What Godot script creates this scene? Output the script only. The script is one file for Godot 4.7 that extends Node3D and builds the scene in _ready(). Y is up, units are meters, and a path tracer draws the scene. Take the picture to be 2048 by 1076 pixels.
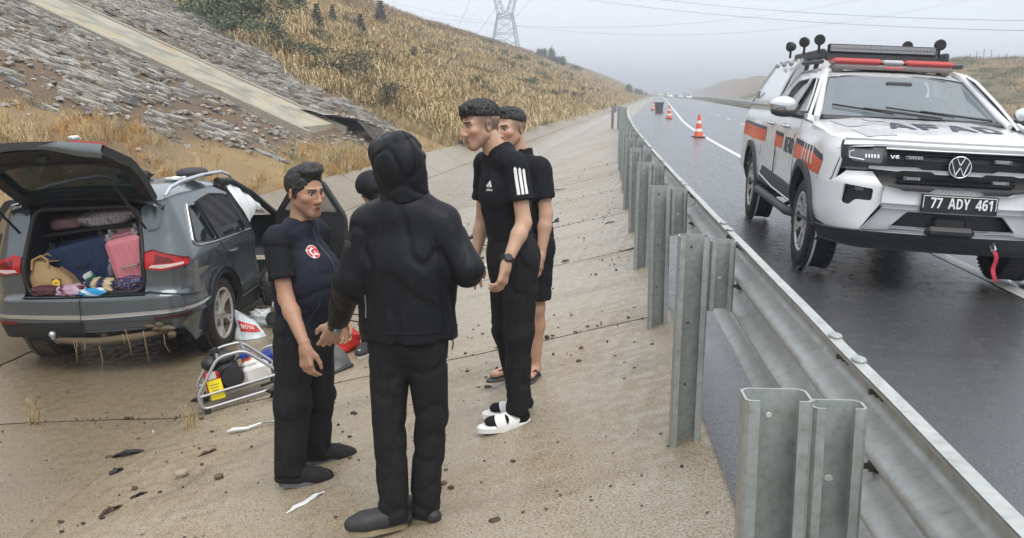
extends Node3D
# Scene: a wrecked dark SUV in a concrete roadside channel, four men talking, a guard rail and a white pickup on a wet motorway.

const CAM := Vector3(0, 1.6, 0)
var used := {}
var rng := RandomNumberGenerator.new()
var fine := FastNoiseLite.new()
var lump := FastNoiseLite.new()


# ------------------------------------------------------------------ mesh builder
class MB:
	var v := PackedVector3Array()
	var n := PackedVector3Array()
	var c := PackedColorArray()
	var uv := PackedVector2Array()
	var ix := PackedInt32Array()
	var col := Color.WHITE
	var xf := Transform3D.IDENTITY
	var coloured := false
	var todo := []

	func vert(p: Vector3, u := Vector2.ZERO) -> int:
		v.append(xf * p); c.append(col); uv.append(u)
		n.append(Vector3.ZERO)
		return v.size() - 1

	func vertn(p: Vector3, nn: Vector3, u := Vector2.ZERO) -> int:
		v.append(xf * p); c.append(col); uv.append(u)
		n.append((xf.basis * nn).normalized())
		return v.size() - 1

	func tri(a: int, b: int, d: int) -> void:
		ix.append(a); ix.append(b); ix.append(d)

	func quad(a: int, b: int, d: int, e: int) -> void:
		tri(a, b, d); tri(a, d, e)

	func face(pts: Array) -> void:
		var f := v.size()
		for p in pts:
			vert(p)
		for k in range(1, pts.size() - 1):
			tri(f, f + k, f + k + 1)

	# a chamfered box
	func box(at: Vector3, size: Vector3, ch := 0.0) -> void:
		var h := size * 0.5
		ch = minf(ch, minf(h.x, minf(h.y, h.z)) * 0.95)
		var q := func(sx: float, sy: float, sz: float, ax: int) -> Vector3:
			var r := Vector3(h.x * sx, h.y * sy, h.z * sz)
			if ax != 0: r.x -= ch * sx
			if ax != 1: r.y -= ch * sy
			if ax != 2: r.z -= ch * sz
			return at + r
		for s in [-1.0, 1.0]:
			var o: bool = s > 0
			var f := [[q.call(s, -1, -1, 0), q.call(s, 1, -1, 0), q.call(s, 1, 1, 0), q.call(s, -1, 1, 0)],
				[q.call(-1, s, -1, 1), q.call(-1, s, 1, 1), q.call(1, s, 1, 1), q.call(1, s, -1, 1)],
				[q.call(-1, -1, s, 2), q.call(1, -1, s, 2), q.call(1, 1, s, 2), q.call(-1, 1, s, 2)]]
			for k in f:
				if o: k.reverse()
				face(k)
		if ch <= 0.0: return
		for a in [-1.0, 1.0]:
			for b in [-1.0, 1.0]:
				var same: bool = a * b > 0
				var e := [[q.call(a, b, -1, 0), q.call(a, b, 1, 0), q.call(a, b, 1, 1), q.call(a, b, -1, 1)],
					[q.call(-1, a, b, 1), q.call(1, a, b, 1), q.call(1, a, b, 2), q.call(-1, a, b, 2)],
					[q.call(b, -1, a, 2), q.call(b, 1, a, 2), q.call(b, 1, a, 0), q.call(b, -1, a, 0)]]
				for k in e:
					if same: k.reverse()
					face(k)
				for g in [-1.0, 1.0]:
					var t := [q.call(a, b, g, 0), q.call(a, b, g, 1), q.call(a, b, g, 2)]
					if a * b * g > 0: t.reverse()
					face(t)

	# a smooth grid of nu x nv cells from f(u, v) with u, v in 0..1
	func grid(nu: int, nv: int, f: Callable) -> void:
		var s := v.size()
		for j in nv + 1:
			for i in nu + 1:
				var u := float(i) / nu
				var w := float(j) / nv
				vert(f.call(u, w), Vector2(u, w))
		for j in nv:
			for i in nu:
				var a := s + j * (nu + 1) + i
				quad(a, a + 1, a + nu + 2, a + nu + 1)

	# a tube along points; r is a number or an array
	func tube(pts: Array, r, sides := 8, caps := true, closed := false) -> void:
		var m := pts.size()
		var s := v.size()
		var up := Vector3.UP
		var last := Vector3.ZERO
		var nx := Vector3.ZERO
		for i in m:
			var a: Vector3 = pts[(i - 1 + m) % m] if closed else pts[maxi(i - 1, 0)]
			var b: Vector3 = pts[(i + 1) % m] if closed else pts[mini(i + 1, m - 1)]
			var t := (b - a).normalized()
			if i == 0:
				up = Vector3.UP if absf(t.y) < 0.9 else Vector3.RIGHT
				nx = t.cross(up).normalized()
			else:
				nx = (nx - t * nx.dot(t)).normalized()
			var ny := t.cross(nx)
			var rad: float = r[i] if r is Array else r
			for k in sides:
				var w := TAU * k / sides
				vert(pts[i] + (nx * cos(w) + ny * sin(w)) * rad, Vector2(float(k) / sides, i))
		for i in (m if closed else m - 1):
			for k in sides:
				var a := s + i * sides + k
				var b := s + i * sides + (k + 1) % sides
				var a2 := s + ((i + 1) % m) * sides + k
				var b2 := s + ((i + 1) % m) * sides + (k + 1) % sides
				quad(a, b, b2, a2)
		if caps and not closed:
			for e in [0, m - 1]:
				var ring := []
				for k in sides:
					ring.append(xf.affine_inverse() * v[s + e * sides + k])
				if e == 0: ring.reverse()
				face(ring)

	# profile of Vector2(radius, height) spun about y; each straight piece is its own band when hard
	func lathe(prof: Array, sides := 20, hard := true) -> void:
		if hard:
			for j in prof.size() - 1:
				_band([prof[j], prof[j + 1]], sides)
		else:
			_band(prof, sides)

	func _band(prof: Array, sides: int) -> void:
		var s := v.size()
		for p in prof:
			for k in sides:
				var w := TAU * k / sides
				vert(Vector3(p.x * cos(w), p.y, p.x * sin(w)), Vector2(float(k) / sides, p.y))
		for j in prof.size() - 1:
			for k in sides:
				var a := s + j * sides + k
				var b := s + j * sides + (k + 1) % sides
				quad(a, a + sides, b + sides, b)

	# a flat polygon in x, y given thickness along z, bevelled a little on the front
	func plate(poly: PackedVector2Array, z0: float, z1: float, ch := 0.0) -> void:
		var inner := poly
		if ch > 0.0:
			var o := Geometry2D.offset_polygon(poly, -ch)
			if o.size() == 1: inner = o[0]
			else: ch = 0.0
		var t := Geometry2D.triangulate_polygon(inner)
		for side in 2:
			var s := v.size()
			for p in (inner if side else poly):
				vert(Vector3(p.x, p.y, z1 if side else z0), p)
			if side:
				for k in range(0, t.size(), 3): tri(s + t[k], s + t[k + 1], s + t[k + 2])
			else:
				var t2 := Geometry2D.triangulate_polygon(poly)
				for k in range(0, t2.size(), 3): tri(s + t2[k], s + t2[k + 2], s + t2[k + 1])
		var m := poly.size()
		for k in m:
			var a := poly[k]; var b := poly[(k + 1) % m]
			face([Vector3(a.x, a.y, z0), Vector3(b.x, b.y, z0), Vector3(b.x, b.y, z1 - ch), Vector3(a.x, a.y, z1 - ch)])
		if ch > 0.0 and inner.size() == m:
			var best := 0
			for k in m:
				if inner[k].distance_to(poly[0]) < inner[best].distance_to(poly[0]): best = k
			for k in m:
				var a := poly[k]; var b := poly[(k + 1) % m]
				var ia := inner[(k + best) % m]; var ib := inner[(k + 1 + best) % m]
				face([Vector3(a.x, a.y, z1 - ch), Vector3(b.x, b.y, z1 - ch), Vector3(ib.x, ib.y, z1), Vector3(ia.x, ia.y, z1)])

	# a curved sheet: the outline (minus holes) lies in a parameter plane, f bends it into space; thick turns its edges inwards
	func sheet(outline: PackedVector2Array, holes: Array, f: Callable, cell := 0.1, thick := 0.0) -> void:
		var lo := outline[0]; var hi := outline[0]
		for p in outline:
			lo = lo.min(p); hi = hi.max(p)
		var e := 0.002
		var nrm := func(p: Vector2) -> Vector3:
			return (f.call(p + Vector2(0, e)) - f.call(p - Vector2(0, e))).cross(f.call(p + Vector2(e, 0)) - f.call(p - Vector2(e, 0))).normalized()
		var nu := maxi(1, ceili((hi.x - lo.x) / cell)); var nv := maxi(1, ceili((hi.y - lo.y) / cell))
		var st := Vector2((hi.x - lo.x) / nu, (hi.y - lo.y) / nv)
		for i in nu:
			for j in nv:
				var a := lo + st * Vector2(i, j)
				var sq := PackedVector2Array([a, a + Vector2(st.x, 0), a + st, a + Vector2(0, st.y)])
				var ps: Array = Geometry2D.intersect_polygons(sq, outline)
				for h in holes:
					var nx := []
					for q in ps: nx += Geometry2D.clip_polygons(q, h)
					ps = nx
				for q: PackedVector2Array in ps:
					if q.size() < 3: continue
					var t := Geometry2D.triangulate_polygon(q)
					var s := v.size()
					for p in q: vertn(f.call(p), nrm.call(p), p)
					if Geometry2D.is_polygon_clockwise(q):
						for k in range(0, t.size(), 3): tri(s + t[k], s + t[k + 1], s + t[k + 2])
					else:
						for k in range(0, t.size(), 3): tri(s + t[k], s + t[k + 1], s + t[k + 2])
		if thick != 0.0:
			for loop: PackedVector2Array in [outline] + holes:
				for k in loop.size():
					var a := loop[k]; var b := loop[(k + 1) % loop.size()]
					var m := maxi(1, ceili(a.distance_to(b) / cell))
					for g in m:
						var p := a.lerp(b, float(g) / m); var q := a.lerp(b, float(g + 1) / m)
						var P: Vector3 = f.call(p); var Q: Vector3 = f.call(q)
						var np: Vector3 = nrm.call(p) * thick; var nq: Vector3 = nrm.call(q) * thick
						face([P, Q, Q - nq, P - np])

	func ball(at: Vector3, r: Vector3, nu := 12, nv := 8, noise: FastNoiseLite = null, amp := 0.0) -> void:
		grid(nu, nv, func(u: float, w: float) -> Vector3:
			var a := TAU * u; var b := PI * (w - 0.5)
			var d := Vector3(cos(b) * cos(a), sin(b), cos(b) * sin(a))
			if noise:
				d *= 1.0 + amp * noise.get_noise_3dv(d * 30.0 + at * 50.0)
			return at + d * r)

	func join(o: MB, t := Transform3D.IDENTITY) -> void:
		var s := v.size()
		for k in o.v.size():
			v.append(xf * (t * o.v[k])); c.append(o.c[k]); uv.append(o.uv[k])
			n.append((xf.basis * (t.basis * o.n[k])).normalized() if o.n[k] != Vector3.ZERO else Vector3.ZERO)
		for k in o.ix: ix.append(s + k)
		coloured = coloured or o.coloured

	func done(flat := false) -> ArrayMesh:
		var acc := PackedVector3Array()
		acc.resize(v.size())
		for k in range(0, ix.size(), 3):
			var a := ix[k]; var b := ix[k + 1]; var d := ix[k + 2]
			var fn := (v[d] - v[a]).cross(v[b] - v[a])
			acc[a] += fn; acc[b] += fn; acc[d] += fn
		for k in v.size():
			if n[k] == Vector3.ZERO:
				n[k] = acc[k].normalized() if acc[k].length_squared() > 1e-24 else Vector3.UP
			elif acc[k].dot(n[k]) < 0.0:
				n[k] = -n[k]
		var arr := []
		arr.resize(Mesh.ARRAY_MAX)
		arr[Mesh.ARRAY_VERTEX] = v
		arr[Mesh.ARRAY_NORMAL] = n
		arr[Mesh.ARRAY_TEX_UV] = uv
		if coloured: arr[Mesh.ARRAY_COLOR] = c
		arr[Mesh.ARRAY_INDEX] = ix
		var m := ArrayMesh.new()
		m.add_surface_from_arrays(Mesh.PRIMITIVE_TRIANGLES, arr)
		return m


# ------------------------------------------------------------------ signed distance bodies, meshed by surface nets
class Sdf:
	var a := PackedVector3Array()
	var ba := PackedVector3Array()
	var q := PackedVector3Array()    # squash direction, or radii of an ellipsoid
	var sq := PackedFloat32Array()   # squash factor (1 = round), 0 = ellipsoid, -1 = half-space
	var ra := PackedFloat32Array()
	var rb := PackedFloat32Array()
	var kk := PackedFloat32Array()
	var op := PackedInt32Array()     # 0 join, 1 cut, 2 keep
	var flat := PackedInt32Array()   # 1 flat end at b, 2 at a, 3 both
	var bas := []
	var lo := Vector3(1e9, 1e9, 1e9)
	var hi := Vector3(-1e9, -1e9, -1e9)
	var wr: FastNoiseLite            # wrinkles
	var amp := 0.0
	var wscale := Vector3.ONE
	var paint := []
	var base := Color.WHITE

	func _add(p: Vector3, b: Vector3, r0: float, r1: float, k: float, o: int, d: Vector3, s: float, fl: int, bs = null) -> void:
		a.append(p); ba.append(b - p); ra.append(r0); rb.append(r1); kk.append(k); op.append(o); q.append(d); sq.append(s); flat.append(fl); bas.append(bs)
		if o == 0:
			var R := maxf(r0, r1) + 0.02
			if s == 0.0: R = maxf(d.x, maxf(d.y, d.z)) + 0.02
			if s > 1.0: R *= s
			for e in [p, b]:
				lo = lo.min(e - Vector3.ONE * R); hi = hi.max(e + Vector3.ONE * R)

	func cap(p: Vector3, b: Vector3, r0: float, r1: float, k := 0.02, o := 0, fl := 0) -> void:
		_add(p, b, r0, r1, k, o, Vector3.RIGHT, 1.0, fl)

	func oval(p: Vector3, b: Vector3, r0: float, r1: float, d: Vector3, s: float, k := 0.02, o := 0, fl := 0) -> void:
		_add(p, b, r0, r1, k, o, d.normalized(), s, fl)

	func ell(p: Vector3, r: Vector3, k := 0.01, o := 0, bs := Basis.IDENTITY) -> void:
		_add(p, p, 0, 0, k, o, r, 0.0, 0, bs.inverse())

	func plane(p: Vector3, nn: Vector3) -> void:   # keeps what lies behind the plane
		_add(p, p + nn.normalized(), 0, 0, 0, 2, Vector3.ZERO, -1.0, 0)

	func one(i: int, p: Vector3) -> float:
		var s := sq[i]
		if s == 0.0:
			var r := q[i]
			var e: Vector3 = (bas[i] as Basis) * (p - a[i]) / r
			var k0 := e.length()
			var k1 := (e / r).length()
			return k0 * (k0 - 1.0) / maxf(k1, 1e-6)
		if s < 0.0:
			return (p - a[i]).dot(ba[i])
		var d := p - a[i]
		var b := ba[i]
		if s != 1.0:
			var f := q[i]
			var g := 1.0 / s - 1.0
			d += f * (d.dot(f) * g)
			b += f * (b.dot(f) * g)
		var bb := b.dot(b)
		var t0 := d.dot(b) / bb if bb > 1e-12 else 0.0
		var t := clampf(t0, 0.0, 1.0)
		var r := (d - b * t).length() - (ra[i] + (rb[i] - ra[i]) * t)
		if flat[i]:
			var L := sqrt(bb)
			if flat[i] & 1: r = maxf((d - b * t0).length() - (ra[i] + (rb[i] - ra[i]) * t), (t0 - 1.0) * L) if t0 > 0.5 else r
			if flat[i] & 2: r = maxf((d - b * t0).length() - (ra[i] + (rb[i] - ra[i]) * t), -t0 * L) if t0 < 0.5 else r
		return r * minf(s, 1.0)

	func eval(p: Vector3, list: PackedInt32Array) -> float:
		var r := 1e3
		for i in list:
			var d := one(i, p)
			var o := op[i]
			if o == 0:
				var k := kk[i]
				if k > 0.0 and absf(d - r) < k:
					var h := (k - absf(d - r)) / k
					r = minf(r, d) - h * h * k * 0.25
				else:
					r = minf(r, d)
			elif o == 1:
				var k := kk[i]
				d = -d
				if k > 0.0 and absf(d - r) < k:
					var h := (k - absf(d - r)) / k
					r = maxf(r, d) + h * h * k * 0.25
				else:
					r = maxf(r, d)
			else:
				r = maxf(r, d)
		if amp > 0.0 and absf(r) < amp * 4.0 + 0.01:
			var w := wr.get_noise_3dv(p * wscale)
			r += (maxf(1.0 - absf(w) * 4.5, 0.0) - 0.25) * amp
		return r

	func shade(p: Vector3) -> Color:
		var c := base
		for e in paint:
			var b: Vector3 = e[1] - e[0]
			var bb := b.dot(b)
			var t := clampf((p - e[0]).dot(b) / bb, 0, 1) if bb > 1e-9 else 0.0
			var d: float = (p - e[0] - b * t).length()
			var w: float = 1.0 - smoothstep(e[2] - e[4], e[2] + e[4], d)
			if w > 0.0: c = c.lerp(e[3], w)
		return c

	# meshing is left for later, so that several fields can be meshed side by side
	func build(cell: float, into: MB) -> MB:
		into.todo.append([self, cell])
		return into

	func mesh_into(cell: float, into: MB) -> MB:
		var B := 6
		var size := hi - lo
		var nb := Vector3i(ceili(size.x / cell / B) + 1, ceili(size.y / cell / B) + 1, ceili(size.z / cell / B) + 1)
		var N := nb * B + Vector3i.ONE
		var val := PackedFloat32Array()
		val.resize(N.x * N.y * N.z)
		val.fill(1.0)
		var R := cell * B * 0.87
		var all := PackedInt32Array(range(a.size()))
		var active := []
		for bz in nb.z:
			for by in nb.y:
				for bx in nb.x:
					var o := Vector3i(bx, by, bz) * B
					var ctr := lo + (Vector3(o) + Vector3.ONE * (B * 0.5)) * cell
					var list := PackedInt32Array()
					var best := 1e3
					var hit := false
					for i in all:
						var d := one(i, ctr)
						var m := R * 1.15 + kk[i] + cell
						if op[i] == 0:
							best = minf(best, d)
							if d < m: list.append(i); hit = true
						elif op[i] == 1:
							if d < m: list.append(i)
						elif d > -m: list.append(i)
					if not hit: continue
					var d0 := eval(ctr, list)
					var fill := 0.0
					if d0 > R * 1.25 + amp + 0.03: continue
					if d0 < -(R * 1.25 + amp + 0.02): fill = -1.0
					if fill < 0.0:
						for z in B:
							for y in B:
								var row := ((o.z + z) * N.y + o.y + y) * N.x + o.x
								for x in B: val[row + x] = -1.0
						continue
					active.append(o)
					for z in B:
						for y in B:
							var row := ((o.z + z) * N.y + o.y + y) * N.x + o.x
							for x in B:
								val[row + x] = eval(lo + Vector3(o.x + x, o.y + y, o.z + z) * cell, list)
		var sx := 1; var sy := N.x; var sz := N.x * N.y
		var corner := [0, sx, sy, sx + sy, sz, sx + sz, sy + sz, sx + sy + sz]
		var off := [Vector3(0, 0, 0), Vector3(1, 0, 0), Vector3(0, 1, 0), Vector3(1, 1, 0), Vector3(0, 0, 1), Vector3(1, 0, 1), Vector3(0, 1, 1), Vector3(1, 1, 1)]
		var edges := [[0, 1], [2, 3], [4, 5], [6, 7], [0, 2], [1, 3], [4, 6], [5, 7], [0, 4], [1, 5], [2, 6], [3, 7]]
		var id := {}
		var s := into.v.size()
		var seen := {}
		for o: Vector3i in active:
			for z in range(-1, B):
				for y in range(-1, B):
					for x in range(-1, B):
						var g := o + Vector3i(x, y, z)
						if g.x < 0 or g.y < 0 or g.z < 0 or g.x >= N.x - 1 or g.y >= N.y - 1 or g.z >= N.z - 1: continue
						var at := g.x + g.y * sy + g.z * sz
						var mask := 0
						for k in 8:
							if val[at + corner[k]] < 0.0: mask |= 1 << k
						if mask == 0 or mask == 255: continue
						if (x < 0 or y < 0 or z < 0) and id.has(at): continue
						if id.has(at): continue
						var p := Vector3.ZERO
						var cnt := 0
						for e in edges:
							var u := val[at + corner[e[0]]]; var w := val[at + corner[e[1]]]
							if (u < 0.0) != (w < 0.0):
								var t := u / (u - w)
								p += (off[e[0]] as Vector3).lerp(off[e[1]], clampf(t, 0.02, 0.98))
								cnt += 1
						var P := lo + (Vector3(g) + p / cnt) * cell
						into.col = shade(P) if paint.size() else base
						id[at] = into.vert(P)
		for at: int in id:
			# one quad for each crossed edge that starts at this cell's lowest corner
			var u := val[at]
			if (u < 0.0) != (val[at + sx] < 0.0) and id.has(at - sy) and id.has(at - sz) and id.has(at - sy - sz):
				if u < 0.0: into.quad(id[at - sy - sz], id[at - sz], id[at], id[at - sy])
				else: into.quad(id[at - sy - sz], id[at - sy], id[at], id[at - sz])
			if (u < 0.0) != (val[at + sy] < 0.0) and id.has(at - sx) and id.has(at - sz) and id.has(at - sx - sz):
				if u < 0.0: into.quad(id[at - sx - sz], id[at - sx], id[at], id[at - sz])
				else: into.quad(id[at - sx - sz], id[at - sz], id[at], id[at - sx])
			if (u < 0.0) != (val[at + sz] < 0.0) and id.has(at - sx) and id.has(at - sy) and id.has(at - sx - sy):
				if u < 0.0: into.quad(id[at - sx - sy], id[at - sy], id[at], id[at - sx])
				else: into.quad(id[at - sx - sy], id[at - sx], id[at], id[at - sy])
		into.col = Color.WHITE
		return into


# ------------------------------------------------------------------ nodes
func numbered(called: String) -> String:
	var k: int = used.get(called, 0)
	used[called] = k + 1
	return called if k == 0 else "%s_%03d" % [called, k]

func tag(o: Node, label := "", category := "", group := "", kind := "") -> Node:
	if label: o.set_meta("label", label)
	if category: o.set_meta("category", category)
	if group: o.set_meta("group", group)
	if kind: o.set_meta("kind", kind)
	return o

func thing(called: String, label: String, category: String, at := Vector3.ZERO, turn := 0.0, group := "") -> Node3D:
	var o := Node3D.new()
	o.name = numbered(called)
	add_child(o)
	o.position = at
	o.rotation.y = turn
	tag(o, label, category, group)
	return o

func part(called: String, mb, m: Material, parent: Node = self, flat := false) -> MeshInstance3D:
	var o := MeshInstance3D.new()
	if mb is MB and mb.todo.size(): pending.append([o, mb])
	else: o.mesh = mb.done(flat) if mb is MB else mb
	o.material_override = m
	if parent == self:
		o.name = numbered(called)
	else:
		var k := 0
		var nm := called
		while parent.has_node(nm):
			k += 1
			nm = "%s_%03d" % [called, k]
		o.name = nm
	parent.add_child(o, true)
	return o

var pending := []
func mesh_pending() -> void:
	var work := func(i: int) -> void:
		var mb: MB = pending[i][1]
		for e in mb.todo: e[0].mesh_into(e[1], mb)
	var id := WorkerThreadPool.add_group_task(work, pending.size(), -1, true)
	WorkerThreadPool.wait_for_group_task_completion(id)
	for e in pending: e[0].mesh = e[1].done()
	pending.clear()

func copy(o: Node3D, label: String, at: Transform3D) -> Node3D:
	var d: Node3D = o.duplicate()
	d.name = numbered(str(o.name).rstrip("0123456789").trim_suffix("_"))
	add_child(d)
	d.transform = at
	d.set_meta("label", label)
	return d

func scatter(called: String, mesh: Mesh, m: Material, where: Array, cols: Array, parent: Node = self) -> MultiMeshInstance3D:
	var mm := MultiMesh.new()
	mm.transform_format = MultiMesh.TRANSFORM_3D
	mm.use_colors = cols.size() > 0
	mm.mesh = mesh
	mm.instance_count = where.size()
	for k in where.size():
		mm.set_instance_transform(k, where[k])
		if cols.size(): mm.set_instance_color(k, cols[k])
	var o := MultiMeshInstance3D.new()
	o.multimesh = mm
	o.material_override = m
	o.name = numbered(called) if parent == self else called
	parent.add_child(o, true)
	o.set_meta("kind", "stuff")
	return o


# ------------------------------------------------------------------ materials
func srgb(r: float, g: float, b: float) -> Color:   # a real-world (linear) colour as the sRGB that albedo_color wants
	return Color(r, g, b).linear_to_srgb()

func paintm(r: float, g: float, b: float, rough := 0.6, metal := 0.0) -> StandardMaterial3D:
	var m := StandardMaterial3D.new()
	m.albedo_color = srgb(r, g, b)
	m.roughness = rough
	m.metallic = metal
	return m

var tex := {}
func noise_tex(key: String, freq: float, oct: int, stops: Array, size := 512, type := FastNoiseLite.TYPE_SIMPLEX_SMOOTH, normal := 0.0, sd := 1) -> Texture2D:
	if tex.has(key): return tex[key]
	var f := FastNoiseLite.new()
	f.noise_type = type
	f.frequency = freq
	f.fractal_octaves = oct
	f.seed = sd
	if type == FastNoiseLite.TYPE_CELLULAR: f.cellular_return_type = FastNoiseLite.RETURN_DISTANCE2_SUB
	var img := f.get_seamless_image(size, size, false, false, 0.12)
	if normal > 0.0:
		img.bump_map_to_normal_map(normal)
	else:
		img.convert(Image.FORMAT_RGB8)
		var lut := []
		var g := Gradient.new()
		g.offsets = PackedFloat32Array(stops.map(func(s): return s[0]))
		g.colors = PackedColorArray(stops.map(func(s): return s[1]))
		for k in 256: lut.append(g.sample(k / 255.0))
		var d := img.get_data()
		for k in range(0, d.size(), 3):
			var c: Color = lut[d[k]]
			d[k] = c.r8; d[k + 1] = c.g8; d[k + 2] = c.b8
		img = Image.create_from_data(size, size, false, Image.FORMAT_RGB8, d)
	tex[key] = ImageTexture.create_from_image(img)
	return tex[key]

func grey(x: float) -> Color: return Color(x, x, x)

# noise mapped through world or object space
func tri_map(m: StandardMaterial3D, scale: float, world := true) -> StandardMaterial3D:
	m.uv1_triplanar = true
	m.uv1_world_triplanar = world
	m.uv1_scale = Vector3.ONE * scale
	return m

func bumpy(m: StandardMaterial3D, key: String, scale: float, world := false, strength := 1.0) -> StandardMaterial3D:
	m.normal_enabled = true
	m.normal_texture = tex[key]
	m.normal_scale = strength
	return tri_map(m, scale, world)

func shared_textures() -> void:
	noise_tex("n_drops", 0.09, 3, [], 512, FastNoiseLite.TYPE_CELLULAR, 4.0)
	noise_tex("n_fine", 0.05, 4, [], 512, FastNoiseLite.TYPE_SIMPLEX_SMOOTH, 3.0)
	noise_tex("n_soft", 0.012, 4, [], 512, FastNoiseLite.TYPE_SIMPLEX_SMOOTH, 6.0)
	noise_tex("n_weave", 0.16, 2, [], 512, FastNoiseLite.TYPE_VALUE, 2.0)
	noise_tex("n_grit", 0.11, 3, [], 1024, FastNoiseLite.TYPE_SIMPLEX, 2.5)
	noise_tex("dust", 0.02, 5, [[0.0, grey(0.72)], [0.5, grey(0.93)], [1.0, grey(1.0)]])
	noise_tex("wet", 0.01, 5, [[0.25, grey(0.25)], [0.6, grey(0.75)], [1.0, grey(0.9)]])


# ------------------------------------------------------------------ the ground: s runs away along the rail (-z), u is the offset to the right of the rail
func rail_x(s: float) -> float:
	return 0.75 + 0.088 * s + 0.00065 * s * s if s < 60.0 else 8.37 + (s - 60.0) * 0.166

func lip_u(s: float) -> float:
	if s < 18.0: return -7.3
	if s < 45.0: return lerpf(-7.3, -5.6, (s - 18.0) / 27.0)
	return lerpf(-5.6, -4.6, clampf((s - 45.0) / 80.0, 0, 1))

func channel_y(u: float, s: float) -> float:
	var w := lip_u(s)
	var k := -w / 7.3
	if u > -0.15: return 0.015 - 0.055 * u
	if u > -0.28: return 0.023 - 0.063 * (-0.15 - u) / 0.13
	var b := -3.9 * k
	if u > b: return -0.04 - 0.221 * (-0.28 - u)
	var yb := -0.04 - 0.221 * (-0.28 - b)
	var c := -6.35 * k
	if u > c: return yb - 0.04 * (b - u)
	var yc := yb - 0.04 * (b - c)
	return yc + 0.62 * (c - u)

func ridge_u(s: float) -> float: return -39.0
func hill_y(u: float, s: float) -> float:
	var w := lip_u(s)
	var y0 := channel_y(w, s) - 0.05
	var d := w - u
	var top := 31.0 + lump.get_noise_2d(s * 0.6, 40.0) * 4.0
	var far := 1.0 - 0.75 * smoothstep(380.0, 1000.0, s)
	var y := 0.42 * minf(d, top) * far
	y -= 0.42 * 3.0 * exp(-pow((d - top) / 6.0, 2.0)) * 0.35
	if d > top: y += (d - top) * 0.03
	var cut := s - chute_line(d)
	var calm := 1.0 - smoothstep(-0.8, 0.0, cut) * smoothstep(4.4, 3.6, cut)
	y -= 0.14 * (1.0 - calm)
	y += calm * lump.get_noise_2d(u * 2.2, s * 1.3) * 0.5 * smoothstep(2.0, 9.0, d)
	y += calm * lump.get_noise_2d(u * 9.0, s * 7.0 + 300.0) * 0.16 * smoothstep(0.3, 2.0, d)
	return y0 + y

func at_us(u: float, s: float, y: float) -> Vector3: return Vector3(rail_x(s) + u, y, -s)
func ground(u: float, s: float) -> Vector3:
	return at_us(u, s, channel_y(u, s) if u >= lip_u(s) else hill_y(u, s))
func ground_xz(x: float, z: float) -> float:
	return ground(x - rail_x(-z), -z).y


func _ready() -> void:
	rng.seed = 7
	var cam := Camera3D.new()
	cam.name = "camera"
	add_child(cam)
	cam.position = CAM
	cam.rotation_degrees = Vector3(-11.4, 0, 0)
	cam.fov = 34.2
	cam.near = 0.05
	cam.far = 6000.0
	cam.current = true
	var we := WorldEnvironment.new()
	we.name = "world_environment"
	var env := Environment.new()
	env.background_mode = Environment.BG_SKY
	env.sky = Sky.new()
	env.sky.sky_material = sky_material()
	env.background_energy_multiplier = 1.0
	env.tonemap_mode = Environment.TONE_MAPPER_LINEAR
	env.tonemap_exposure = 1.8
	env.sdfgi_enabled = true
	env.ssao_enabled = true
	env.ssil_enabled = true
	env.fog_enabled = true
	env.fog_density = 0.0018
	env.fog_light_color = Color(0.9, 0.92, 0.95)
	we.environment = env
	add_child(we)
	var sun := DirectionalLight3D.new()
	sun.name = "sun"
	add_child(sun)
	sun.rotation_degrees = Vector3(-58, 25, 0)
	sun.light_energy = 0.42
	sun.light_color = Color(1.0, 0.975, 0.94)
	sun.light_angular_distance = 40.0
	sun.shadow_enabled = true

	fine.seed = 3; fine.frequency = 0.5; fine.fractal_octaves = 3
	lump.seed = 5; lump.frequency = 0.05; lump.fractal_octaves = 3
	shared_textures()
	build_ground()
	build_road()
	build_channel()
	build_stonework()
	build_vegetation()
	build_distance()
	build_rail()
	build_truck()
	build_wreck()
	build_luggage()
	build_people()
	build_tools()
	build_debris()
	build_cones()
	mesh_pending()


func sky_material() -> PanoramaSkyMaterial:
	var w := 640
	var h := 320
	var f := FastNoiseLite.new()
	f.seed = 12; f.frequency = 0.9; f.fractal_octaves = 4
	var img := Image.create(w, h, false, Image.FORMAT_RGBF)
	for y in h:
		var el := PI * (0.5 - (y + 0.5) / h)
		for x in w:
			var az := TAU * (x + 0.5) / w
			var d := Vector3(cos(el) * cos(az), sin(el) * 2.4, cos(el) * sin(az))
			var up := clampf(sin(el), 0.0, 1.0)
			# bright cloud base near the horizon, greyer banks a little higher, brighter again overhead
			var c := Vector3(0.70, 0.75, 0.80).lerp(Vector3(0.555, 0.60, 0.655), smoothstep(0.0, 0.17, up))
			c = c.lerp(Vector3(0.88, 0.905, 0.94), smoothstep(0.2, 0.9, up))
			var k := f.get_noise_3dv(d * 1.6)
			c *= 1.0 + 0.16 * k
			c = c.lerp(Vector3(0.57, 0.60, 0.67), clampf(k * 1.3, 0.0, 0.4))
			img.set_pixel(x, y, Color(c.x, c.y, c.z))
	var m := PanoramaSkyMaterial.new()
	m.panorama = ImageTexture.create_from_image(img)
	return m


# ------------------------------------------------------------------ setting
func steps(list: Array) -> PackedFloat32Array:   # [from, to, step, to, step ...]
	var r := PackedFloat32Array()
	var a: float = list[0]
	for k in range(1, list.size(), 2):
		var b: float = list[k]
		var n := maxi(1, roundi((b - a) / list[k + 1]))
		for i in n: r.append(a + (b - a) * i / n)
		a = b
	r.append(a)
	return r

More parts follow.
